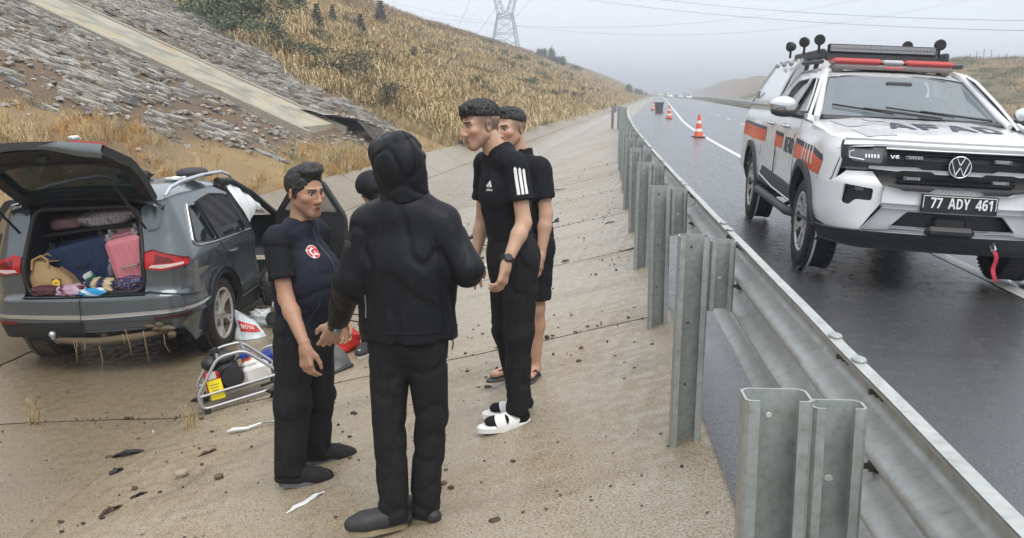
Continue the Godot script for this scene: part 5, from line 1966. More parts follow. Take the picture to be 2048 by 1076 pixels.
# ---- young man in the sports t-shirt
func person_tee(skinm: Material, black: Material, trouser: Material, hairm: Material, white: Material, rubber: Material) -> void:
	var at := Vector3(0, -0.24, -4.72)
	var J := {"head": Vector3(-0.165, 1.672, 0.02), "neck": Vector3(-0.07, 1.545, -0.02), "pelvis": Vector3(-0.002, 0.99, -0.01),
		"shL": Vector3(0.02, 1.475, 0.135), "shR": Vector3(-0.15, 1.455, -0.165), "elL": Vector3(0.062, 1.172, 0.19), "wrL": Vector3(-0.025, 0.985, 0.30),
		"elR": Vector3(-0.165, 1.13, -0.23), "wrR": Vector3(-0.205, 0.935, -0.16), "hipL": Vector3(0.035, 0.965, 0.075), "hipR": Vector3(-0.045, 0.95, -0.09),
		"knL": Vector3(0.035, 0.55, 0.085), "knR": Vector3(-0.03, 0.52, -0.11), "anL": Vector3(0.030, 0.085, 0.075), "anR": Vector3(0.055, 0.085, -0.13),
		"toeL": Vector3(-0.93, 0, 0.36), "toeR": Vector3(-0.93, 0, 0.30)}
	var t := thing("person", "tall young man in black sports t-shirt with sleeve stripes and white slides", "person", at)
	var skin := Color(0.52, 0.335, 0.235)
	var face := face_basis(Vector3(-0.90, -0.16, 0.40), 0.0)
	var mb := skeleton_body(J, skin, {"face": face, "width": 0.97, "beard": 0.22, "fade": 0.62})
	hand_into(mb, J.wrL + Vector3(-0.004, -0.012, 0.005), Vector3(-0.22, -0.93, 0.18), Vector3(-0.85, 0.1, -0.5), 1.0, [0.5, 0.6, 0.65, 0.7], skin, 1.08, 0.03)
	hand_into(mb, J.wrR + Vector3(-0.004, -0.01, 0.005), Vector3(-0.12, -0.93, 0.25), Vector3(0.3, -0.1, -0.95), 1.0, [0.22, 0.18, 0.16, 0.2], skin, 1.05, 0.22)
	part("body", mb, skinm, t)
	eyes_on(t, J.head, face, Vector3(-0.9, -0.2, 0.3))
	var F := torso_frame(J)
	var rt: Vector3 = F[0]; var up: Vector3 = F[1]; var f: Vector3 = F[2]
	var h := Sdf.new()
	var H := func(x: float, y: float, z: float) -> Vector3: return J.head + face * Vector3(x, y, z)
	h.ell(H.call(0, 0.058, -0.012), Vector3(0.079, 0.080, 0.104), 0.01, 0, face)
	h.ell(H.call(0, 0.105, 0.045), Vector3(0.060, 0.026, 0.052), 0.03, 0, face)
	h.ell(H.call(0.01, 0.082, 0.088), Vector3(0.050, 0.030, 0.014), 0.02, 0, face)
	h.plane(H.call(0, 0.052, 0), face * Vector3(0, -1, 0.18))
	h.cap(H.call(0.03, 0.07, 0.094), H.call(0.024, 0.047, 0.101), 0.007, 0.003, 0.01)
	h.cap(H.call(-0.02, 0.07, 0.094), H.call(-0.026, 0.050, 0.098), 0.007, 0.003, 0.01)
	h.cap(H.call(0.005, 0.07, 0.098), H.call(0.0, 0.040, 0.104), 0.007, 0.003, 0.01)
	h.wr = wrinkle; h.amp = 0.010; h.wscale = Vector3(6, 3, 6)
	part("hair", h.build(0.005, MB.new()), hairm, t)
	var s := Sdf.new()
	s.wr = wrinkle; s.amp = 0.008; s.wscale = Vector3(0.9, 0.8, 0.9)
	s.oval(J.pelvis - up * 0.0, J.neck - up * 0.25, 0.148, 0.158, f, 0.76, 0.04, 0, 2)
	s.oval(J.neck - up * 0.25, J.neck - up * 0.06, 0.160, 0.115, f, 0.76, 0.05)
	for n in ["R", "L"]:
		s.cap(J.neck - up * 0.055, J["sh" + n], 0.054, 0.057, 0.05)
		s.cap(J["sh" + n] - up * 0.006, J["sh" + n].lerp(J["el" + n], 0.62), 0.060, 0.069, 0.04, 0, 1)
	s.cap(J.neck - up * 0.02, J.neck + up * 0.06 + f * 0.02, 0.060, 0.072, 0.005, 1)
	part("t_shirt", s.build(0.010, MB.new()), black, t)
	# three white stripes on the near sleeve
	var arm: Vector3 = (J.elL - J.shL).normalized()
	var sd := Vector3(-0.30, -0.12, -1.0).normalized()
	for k in 3:
		var top := 0.07 - 0.006 * k
		var w := 0.0075
		var x := (k - 1) * 0.022
		print_on("sleeve_stripe", s, J.shL + arm * 0.085 + Vector3(-0.005, 0, 0.0), sd, -arm, PackedVector2Array([Vector2(x - w, -0.075), Vector2(x + w, -0.075), Vector2(x + w, top - 0.01), Vector2(x, top), Vector2(x - w, top - 0.01)]), white, t, 0.002)
	# small chest mark: three slanting bars over a line of letters
	var cd := (f * -0.8 + rt * 0.5).normalized()
	var cc: Vector3 = J.neck - up * 0.19 + f * 0.12 - rt * 0.055
	for k in 3:
		var hgt: float = [0.014, 0.024, 0.034][k]
		var x := -0.020 + 0.0155 * k
		print_on("chest_mark", s, cc, cd, up, PackedVector2Array([Vector2(x, 0), Vector2(x + 0.012, 0), Vector2(x + 0.012 - hgt * 0.45 + 0.004, hgt), Vector2(x - hgt * 0.35, hgt * 0.8)]), white, t, 0.002)
	word_on(t, "chest_lettering", "adidas", s, cc - up * 0.014, cd, up, 0.052, white)
	# trousers
	var p := Sdf.new()
	p.wr = wrinkle; p.amp = 0.010; p.wscale = Vector3(1.0, 0.5, 1.0)
	p.oval(J.pelvis + up * 0.06, J.pelvis - up * 0.05, 0.142, 0.150, f, 0.82, 0.04)
	for n in ["R", "L"]:
		p.cap(J["hip" + n] - f * 0.015, J["kn" + n], 0.106, 0.080, 0.05)
		p.cap(J["kn" + n], J["an" + n] + Vector3(0, -0.005, 0), 0.080, 0.062, 0.04, 0, 1)
	part("trousers", p.build(0.012, MB.new()), trouser, t)
	# socks and white slides
	var sock := cloth_mat(0.014, 0.014, 0.015)
	for n in ["L", "R"]:
		var toe: Vector3 = J["toe" + n].normalized()
		var side := toe.cross(Vector3.UP)
		var a: Vector3 = J["an" + n]
		var c := Vector3(a.x, 0, a.z)
		var so := Sdf.new()
		so.cap(a + Vector3(0, 0.04, 0), c + Vector3(0, 0.07, 0) - toe * 0.02, 0.040, 0.038, 0.03)
		so.oval(c + Vector3(0, 0.062, 0) - toe * 0.03, c + Vector3(0, 0.052, 0) + toe * 0.155, 0.038, 0.038, Vector3.UP, 0.75, 0.04)
		part("sock", so.build(0.008, MB.new()), sock, t)
		var out := PackedVector2Array()
		for k in 28:
			var w := TAU * k / 28
			var z := 0.075 + 0.165 * cos(w)
			out.append(Vector2(sin(w) * (0.056 + 0.007 * cos(w)), -z))
		var sb := MB.new()
		sb.xf = Transform3D(Basis(side, Vector3.UP, toe), c) * Transform3D(Basis(Vector3.RIGHT, -PI / 2), Vector3.ZERO)
		sb.plate(out, 0.0, 0.034, 0.007)
		var sl := part("slide", sb, white, t)
		for e in [[0.02, 0.085], [0.075, 0.135]]:
			var strap := MB.new()
			strap.grid(12, 4, func(u: float, w: float) -> Vector3:
				var ang := lerpf(-0.15, PI + 0.15, u)
				return c + toe * (lerpf(e[0], e[1], w) + 0.02 * sin(ang * 2.0) * (1.0 if e[0] < 0.06 else -0.6)) + side * cos(ang) * 0.056 + Vector3(0, 0.026 + sin(ang) * (0.068 - 0.13 * (lerpf(e[0], e[1], w) - 0.05)), 0))
			part("strap", strap, white, sl)
	watch(t, J.wrL + Vector3(0.002, 0.012, -0.005), (J.wrL - J.elL).normalized(), Vector3(0.0, 0.2, 1.0), 0.033, rubber, rubber, true)
	# thin chain at the neck
	var ch := MB.new()
	var pts := []
	for k in 20:
		var w := TAU * k / 20
		pts.append(J.neck + up * (0.018 - 0.03 * maxf(0.0, sin(w))) + rt * cos(w) * 0.068 + f * (sin(w) * 0.068 + 0.01))
	ch.tube(pts, 0.0016, 5, false, true)
	part("neck_chain", ch, paintm(0.5, 0.5, 0.5, 0.3, 0.9), t)

# raised letters thrown onto a field
func word_on(t: Node, called: String, text: String, s: Sdf, ctr: Vector3, d: Vector3, up: Vector3, width: float, m: Material) -> void:
	var tm := text_mesh(text, 0.01)
	var x := d.cross(up).normalized()
	var y := x.cross(d)
	var ar := tm.surface_get_arrays(0)
	var vv: PackedVector3Array = ar[Mesh.ARRAY_VERTEX]
	var bb := tm.get_aabb()
	var k := width / bb.size.x
	var hit := {}
	for i in vv.size():
		var q := Vector2(vv[i].x - bb.get_center().x, vv[i].y - bb.get_center().y) * k
		var key := Vector2i(q * 4000.0)
		if not hit.has(key): hit[key] = onto(s, ctr + x * q.x + y * q.y - d * 0.12, d)
		vv[i] = hit[key] - d * (0.0025 if vv[i].z > bb.get_center().z else 0.0)
	ar[Mesh.ARRAY_VERTEX] = vv
	var am := ArrayMesh.new()
	am.add_surface_from_arrays(Mesh.PRIMITIVE_TRIANGLES, ar)
	part(called, am, m, t)

func text_mesh(text: String, depth: float, bold := true, mono := false) -> TextMesh:
	var tm := TextMesh.new()
	tm.text = text
	var f := SystemFont.new()
	f.font_names = PackedStringArray(["Droid Sans Mono" if mono else "Droid Sans"])
	f.font_weight = 700 if bold else 400
	tm.font = f
	tm.font_size = 64
	tm.pixel_size = 0.01
	tm.depth = depth
	tm.curve_step = 2.0
	return tm

# ---- shorter man in the polo shirt, behind
func person_polo(skinm: Material, black: Material, hairm: Material, rubber: Material) -> void:
	var at := Vector3(0.158, -0.22, -5.5)
	var J := {"head": Vector3(-0.165, 1.60, 0.05), "neck": Vector3(-0.105, 1.435, 0.02), "pelvis": Vector3(-0.037, 0.90, 0.0),
		"shL": Vector3(0.012, 1.365, 0.12), "shR": Vector3(-0.187, 1.34, -0.11), "elL": Vector3(0.052, 1.085, 0.17), "wrL": Vector3(0.022, 0.85, 0.24),
		"elR": Vector3(-0.19, 1.05, -0.17), "wrR": Vector3(-0.22, 0.82, -0.10), "hipL": Vector3(0.0, 0.87, 0.07), "hipR": Vector3(-0.08, 0.86, -0.07),
		"knL": Vector3(-0.005, 0.48, 0.09), "knR": Vector3(-0.138, 0.45, -0.05), "anL": Vector3(-0.008, 0.075, 0.03), "anR": Vector3(-0.171, 0.07, 0.03),
		"toeL": Vector3(-0.3, 0, 0.95), "toeR": Vector3(-0.75, 0, 0.65)}
	var t := thing("person", "young man in black polo and shorts, half hidden behind the tall one", "person", at)
	var skin := Color(0.50, 0.315, 0.22)
	var face := face_basis(Vector3(-0.72, -0.06, 0.69), 0.06)
	var mb := skeleton_body(J, skin, {"face": face, "beard": 0.2, "fade": 0.55, "legs": 1.0})
	hand_into(mb, J.wrL, Vector3(-0.1, -0.95, 0.2), Vector3(-0.9, 0, -0.3), 1.0, [0.3, 0.3, 0.35, 0.4], skin, 1.0, 0.05)
	hand_into(mb, J.wrR, Vector3(0, -1, 0.2), Vector3(0.9, 0, 0.3), -1.0, [0.3, 0.3, 0.3, 0.3], skin)
	part("body", mb, skinm, t)
	eyes_on(t, J.head, face, Vector3(-0.75, -0.1, 0.6))
	var F := torso_frame(J)
	var rt: Vector3 = F[0]; var up: Vector3 = F[1]; var f: Vector3 = F[2]
	var h := Sdf.new()
	var H := func(x: float, y: float, z: float) -> Vector3: return J.head + face * Vector3(x, y, z)
	h.ell(H.call(0, 0.058, -0.014), Vector3(0.080, 0.078, 0.103), 0.01, 0, face)
	h.ell(H.call(-0.015, 0.115, 0.035), Vector3(0.060, 0.022, 0.055), 0.03, 0, face)
	h.plane(H.call(0, 0.050, 0), face * Vector3(0, -1, 0.3))
	h.ell(H.call(0, 0.0, 0.105), Vector3(0.07, 0.075, 0.035), 0.01, 1, face)
	h.cap(H.call(0.045, 0.132, 0.075), H.call(0.042, 0.142, -0.05), 0.004, 0.004, 0.004, 1)   # the parting
	h.wr = wrinkle; h.amp = 0.008; h.wscale = Vector3(6, 3, 6)
	part("hair", h.build(0.005, MB.new()), hairm, t)
	var s := Sdf.new()
	s.wr = wrinkle; s.amp = 0.008; s.wscale = Vector3(0.9, 0.8, 0.9)
	s.oval(J.pelvis + up * 0.0, J.neck - up * 0.25, 0.165, 0.158, f, 0.8, 0.04, 0, 2)
	s.oval(J.neck - up * 0.25, J.neck - up * 0.08, 0.156, 0.10, f, 0.74, 0.05)
	for n in ["R", "L"]:
		s.cap(J.neck - up * 0.055, J["sh" + n], 0.056, 0.064, 0.05)
		s.cap(J["sh" + n], J["sh" + n].lerp(J["el" + n], 0.66), 0.069, 0.074, 0.04, 0, 1)
	part("polo_shirt", s.build(0.011, MB.new()), black, t)
	var c := Sdf.new()
	c.cap(J.neck - up * 0.06, J.neck + up * 0.045 - f * 0.01, 0.084, 0.072, 0.0, 0, 3)
	c.cap(J.neck - up * 0.07, J.neck + up * 0.08, 0.066, 0.062, 0.0, 1)
	c.cap(J.neck + f * 0.09 - up * 0.06, J.neck + f * 0.09 + up * 0.06, 0.02, 0.035, 0.0, 1)
	part("collar", c.build(0.007, MB.new()), black, t)
	var p := Sdf.new()
	p.wr = wrinkle; p.amp = 0.011; p.wscale = Vector3(0.9, 0.6, 0.9)
	p.oval(J.pelvis + up * 0.06, J.pelvis - up * 0.05, 0.145, 0.15, f, 0.82, 0.04)
	for n in ["R", "L"]: p.cap(J["hip" + n], J["hip" + n].lerp(J["kn" + n], 0.86), 0.104, 0.094, 0.05, 0, 1)
	part("shorts", p.build(0.012, MB.new()), black, t)
	var grey_m := paintm(0.06, 0.06, 0.065, 0.7)
	for n in ["L", "R"]:
		var toe: Vector3 = J["toe" + n].normalized()
		var side := toe.cross(Vector3.UP)
		var base := Vector3(J["an" + n].x, 0, J["an" + n].z)
		var out := PackedVector2Array()
		for k in 26:
			var w := TAU * k / 26
			out.append(Vector2(sin(w) * (0.045 + 0.006 * cos(w)), -(0.06 + 0.135 * cos(w))))
		var sb := MB.new()
		sb.xf = Transform3D(Basis(side, Vector3.UP, toe), base) * Transform3D(Basis(Vector3.RIGHT, -PI / 2), Vector3.ZERO)
		sb.plate(out, 0.0, 0.018, 0.004)
		var ff := part("flip_flop", sb, grey_m, t)
		var st := MB.new()
		for e in [-1.0, 1.0]: st.tube([base + toe * 0.14 + Vector3(0, 0.05, 0), base + toe * 0.09 + side * e * 0.03 + Vector3(0, 0.075, 0), base + toe * 0.02 + side * e * 0.045 + Vector3(0, 0.015, 0)], 0.005, 6)
		part("strap", st, rubber, ff)

# ---- person almost wholly hidden behind the hooded man
func person_back(skinm: Material, black: Material, shell: Material, white: Material, rubber: Material) -> void:
	var at := Vector3(-1.2, -0.56, -7.19)
	var J := {"head": Vector3(0.07, 1.40, 0.16), "neck": Vector3(0.13, 1.27, 0.10), "pelvis": Vector3(0.06, 0.80, 0.0),
		"shL": Vector3(0.04, 1.20, 0.24), "shR": Vector3(0.20, 1.20, -0.06), "elL": Vector3(0.05, 0.95, 0.24), "wrL": Vector3(0.12, 0.76, 0.3),
		"elR": Vector3(0.28, 0.93, -0.05), "wrR": Vector3(0.30, 0.74, 0.05), "hipL": Vector3(0.02, 0.78, 0.08), "hipR": Vector3(0.09, 0.78, -0.09),
		"knL": Vector3(0.0, 0.42, 0.1), "knR": Vector3(0.12, 0.42, -0.08), "anL": Vector3(-0.005, 0.075, 0.06), "anR": Vector3(0.14, 0.075, -0.1),
		"toeL": Vector3(-0.35, 0, 0.94), "toeR": Vector3(-0.4, 0, 0.9)}
	var t := thing("person", "person in a dark hood bending down, mostly hidden behind the hooded rain jacket", "person", at)
	var skin := Color(0.45, 0.29, 0.21)
	var face := face_basis(Vector3(-0.55, -0.75, 0.1))
	var mb := skeleton_body(J, skin, {"face": face})
	hand_into(mb, J.wrL, Vector3(0, -1, 0.2), Vector3(-1, 0, 0), -1.0, [0.3, 0.3, 0.3, 0.3], skin)
	hand_into(mb, J.wrR, Vector3(0, -1, 0.2), Vector3(1, 0, 0), 1.0, [0.3, 0.3, 0.3, 0.3], skin)
	part("body", mb, skinm, t)
	var F := torso_frame(J)
	var up: Vector3 = F[1]; var f: Vector3 = F[2]
	var s := Sdf.new()
	s.wr = wrinkle; s.amp = 0.012; s.wscale = Vector3(0.7, 0.7, 0.7)
	s.oval(J.pelvis, J.neck - up * 0.16, 0.17, 0.17, f, 0.78, 0.04, 0, 2)
	for n in ["R", "L"]:
		s.cap(J.neck - up * 0.05, J["sh" + n], 0.08, 0.08, 0.06)
		s.cap(J["sh" + n], J["el" + n], 0.075, 0.065, 0.04)
		s.cap(J["el" + n], J["wr" + n], 0.065, 0.05, 0.03, 0, 1)
	var H := func(x: float, y: float, z: float) -> Vector3: return J.head + face * Vector3(x, y, z)
	part("jacket", s.build(0.014, MB.new()), shell, t)
	var h := Sdf.new()
	h.wr = wrinkle; h.amp = 0.012
	h.ell(H.call(0, 0.02, -0.02), Vector3(0.105, 0.125, 0.125), 0.02, 0, face)
	h.cap(H.call(0, -0.03, -0.03), J.neck - up * 0.03, 0.11, 0.13, 0.06)
	h.ell(H.call(0, -0.02, 0.12), Vector3(0.075, 0.105, 0.06), 0.015, 1, face)
	part("hood", h.build(0.012, MB.new()), shell, t)
	var p := Sdf.new()
	p.wr = wrinkle; p.amp = 0.01
	p.oval(J.pelvis + up * 0.06, J.pelvis - up * 0.05, 0.145, 0.15, f, 0.82, 0.04)
	for n in ["R", "L"]:
		p.cap(J["hip" + n], J["kn" + n], 0.10, 0.082, 0.05)
		p.cap(J["kn" + n], J["an" + n] + Vector3(0, 0.0, 0), 0.08, 0.068, 0.03, 0, 1)
	part("trousers", p.build(0.014, MB.new()), black, t)
	var up_m := paintm(0.03, 0.03, 0.035, 0.7)
	for n in ["L", "R"]: shoe(t, "sneaker", J["an" + n], J["toe" + n], 0.27, up_m, white, "laced")
	var bands := MB.new()
	for n in ["L", "R"]:
		for k in 2:
			var a: Vector3 = Vector3(J["an" + n].x, 0.052 + 0.022 * k, J["an" + n].z)
			var toe: Vector3 = J["toe" + n].normalized()
			var sd := toe.cross(Vector3.UP)
			bands.tube([a - sd * 0.048 + toe * 0.0, a - sd * 0.05 + toe * 0.08, a + toe * 0.2 - sd * 0.01, a + sd * 0.05 + toe * 0.08, a + sd * 0.048], 0.005, 5)
	part("sneaker_stripe", bands, white, t)


# ------------------------------------------------------------------ vehicles: shared pieces
func arc2(cx: float, cy: float, r: float, a0: float, a1: float, n: int, ry := -1.0) -> PackedVector2Array:
	var p := PackedVector2Array()
	if ry < 0.0: ry = r
	for k in n + 1:
		var w := deg_to_rad(lerpf(a0, a1, float(k) / n))
		p.append(Vector2(cx + cos(w) * r, cy + sin(w) * ry))
	return p

func pv(list: Array) -> PackedVector2Array:
	var p := PackedVector2Array()
	for k in range(0, list.size(), 2): p.append(Vector2(list[k], list[k + 1]))
	return p

# a polygon with rounded corners
func rounded(p: PackedVector2Array, r: float) -> PackedVector2Array:
	var o := PackedVector2Array()
	var m := p.size()
	for k in m:
		var a := p[(k + m - 1) % m]; var b := p[k]; var c := p[(k + 1) % m]
		var u := (a - b).normalized(); var w := (c - b).normalized()
		var d := minf(r, minf(a.distance_to(b), c.distance_to(b)) * 0.45)
		for g in 5:
			var t := g / 4.0
			o.append((b + u * d).lerp(b, t).lerp(b.lerp(b + w * d, t), t))
	return o

# axle along x, outer face towards +x
func wheel_on(parent: Node, at: Vector3, R: float, rim: float, w: float, out: float, spokes: int, tyre_m: Material, rim_m: Material, dark_m: Material, twin: bool, spin := 0.2) -> Node3D:
	var root := Node3D.new()
	root.name = "wheel"
	parent.add_child(root, true)
	if parent.get_child_count() > 1:
		var k := 0
		var nm := "wheel"
		while parent.has_node(nm) and parent.get_node(nm) != root:
			k += 1
			nm = "wheel_%03d" % k
		root.name = nm
	root.transform = Transform3D(Basis(Vector3.UP, 0.0 if out > 0.0 else PI), at)
	var turn := Basis(Vector3.FORWARD, PI / 2)    # lathe axis y -> +x
	var t := MB.new()
	t.xf = Transform3D(turn, Vector3.ZERO)
	var h := w * 0.5
	t.lathe([Vector2(rim - 0.01, -h + 0.02), Vector2(rim + 0.012, -h), Vector2(R - 0.045, -h - 0.004), Vector2(R - 0.016, -h + 0.014), Vector2(R - 0.004, -h + 0.04), Vector2(R, -h * 0.4), Vector2(R, h * 0.4), Vector2(R - 0.004, h - 0.04), Vector2(R - 0.016, h - 0.014), Vector2(R - 0.045, h + 0.004), Vector2(rim + 0.012, h), Vector2(rim - 0.01, h - 0.02)], 56, false)
	for k in 56:   # tread blocks on the shoulders
		var a := TAU * k / 56
		for s in [-1.0, 1.0]:
			t.xf = Transform3D(Basis(Vector3.RIGHT, a), Vector3.ZERO)
			t.box(Vector3(s * (h - 0.035), R + 0.001, 0.0), Vector3(0.05, 0.012, R * TAU / 56 * 0.62), 0.003)
	part("tyre", t, tyre_m, root)
	var d := MB.new()
	d.xf = Transform3D(turn, Vector3.ZERO)
	d.lathe([Vector2(0.0, -h * 0.2), Vector2(rim - 0.02, -h * 0.2), Vector2(rim - 0.012, h * 0.7), Vector2(rim, h * 0.92)], 40, false)
	d.lathe([Vector2(0.05, h * 0.0), Vector2(rim * 0.62, h * 0.0), Vector2(rim * 0.62, h * 0.1), Vector2(0.05, h * 0.1)], 30)
	part("rim_barrel", d, dark_m, root)
	var r := MB.new()
	r.xf = Transform3D(turn, Vector3.ZERO)
	r.lathe([Vector2(rim - 0.022, h * 0.86), Vector2(rim - 0.012, h * 0.97), Vector2(rim + 0.008, h * 0.98), Vector2(rim + 0.010, h * 0.85)], 48, false)
	r.lathe([Vector2(0.0, h * 0.80), Vector2(0.045, h * 0.80), Vector2(0.062, h * 0.72), Vector2(0.07, h * 0.45)], 24, false)
	for k in spokes:
		for e in ([-1.0, 1.0] if twin else [0.0]):
			var a: float = TAU * (k + spin) / spokes + e * 0.16
			var w0 := 0.028 if twin else 0.036
			r.xf = Transform3D(Basis(Vector3.RIGHT, a), Vector3.ZERO)
			var y0 := 0.045; var y1 := rim - 0.012
			var sk: float = -e * 0.035
			var f := func(y: float, z: float, x: float) -> Vector3: return Vector3(x, y, z)
			var xs := [h * 0.74, h * 0.92]
			r.face([f.call(y0, -w0 * 0.6 + sk, xs[0]), f.call(y0, w0 * 0.6 + sk, xs[0]), f.call(y1, w0 * 0.5, xs[1]), f.call(y1, -w0 * 0.5, xs[1])])
			for q in [-1.0, 1.0]:
				r.face([f.call(y0, q * w0 * 0.6 + sk, xs[0]), f.call(y1, q * w0 * 0.5, xs[1]), f.call(y1, q * w0 * 0.75, xs[1] - 0.05), f.call(y0, q * w0 * 0.9 + sk, xs[0] - 0.05)])
	for k in 5:
		var a := TAU * k / 5
		r.xf = Transform3D(turn, Vector3(0, cos(a), sin(a)) * 0.042)
		r.lathe([Vector2(0.0, h * 0.78), Vector2(0.008, h * 0.78), Vector2(0.009, h * 0.66)], 6)
	part("rim", r, rim_m, root)
	return root

func car_paint(r: float, g: float, b: float, metal: float, rough: float) -> StandardMaterial3D:
	var m := paintm(r, g, b, rough, metal)
	m.clearcoat_enabled = true
	m.clearcoat = 0.8
	m.clearcoat_roughness = 0.08
	m.roughness_texture = tex["wet"]
	bumpy(m, "n_drops", 1.6, false, 0.12)
	return m

func pane_mat(r: float, g: float, b: float, a: float) -> StandardMaterial3D:
	var m := paintm(r, g, b, 0.04)
	m.transparency = BaseMaterial3D.TRANSPARENCY_ALPHA
	m.albedo_color.a = a
	m.metallic_specular = 0.6
	return m

# ------------------------------------------------------------------ the wrecked SUV
# its own axes: x to its right, y up, z towards its rear; origin on the ground under the rear axle
var suv_at := Transform3D(Basis(Vector3.UP, deg_to_rad(-2.0)) * Basis(Vector3.BACK, deg_to_rad(2.4)), Vector3(-3.72, -0.897, -8.35))

func suv_skin(p: Vector2, side: float, lift := 0.0) -> Vector3:
	var s := p.x
	var y := p.y
	var pos: Vector2
	var nn: Vector2
	if s < 0.6:
		pos = Vector2(s, 0.90 - 0.167 * s * s); nn = Vector2(0.334 * s, 1.0).normalized()
	elif s < 1.103:
		var a := (s - 0.6) / 0.32
		pos = Vector2(0.6 + 0.32 * sin(a), 0.52 + 0.32 * cos(a)); nn = Vector2(sin(a), cos(a))
	else:
		pos = Vector2(0.92, 0.52 - (s - 1.103)); nn = Vector2(1, 0)
	# how far the flank and the tail draw in with height
	var fl := 0.05 * smoothstep(0.5, 0.25, y) + 0.018 * smoothstep(0.60, 0.74, y) * smoothstep(0.93, 0.82, y) + 0.02 * smoothstep(0.93, 1.04, y)
	if y > 1.05: fl += (y - 1.05) * 0.36 + 0.10 * pow(maxf(y - 1.4, 0.0), 1.5)
	var tl := 0.06 * smoothstep(0.5, 0.33, y) + 0.07 * smoothstep(0.70, 0.78, y)
	if y > 1.0: tl += (y - 1.0) * 0.42
	# swelling over the rear wheel
	var dz := (s - 1.623) / 0.55
	fl -= 0.016 * exp(-dz * dz * 2.0) * smoothstep(0.95, 0.7, y)
	var f := lerpf(tl, fl, nn.x * nn.x) - lift
	# the rear right corner of the bumper is pushed in
	if side > 0.0: f += 0.05 * exp(-pow((s - 1.0) / 0.25, 2.0)) * smoothstep(0.62, 0.42, y)
	pos -= nn * f
	return Vector3(side * pos.x, y, pos.y)

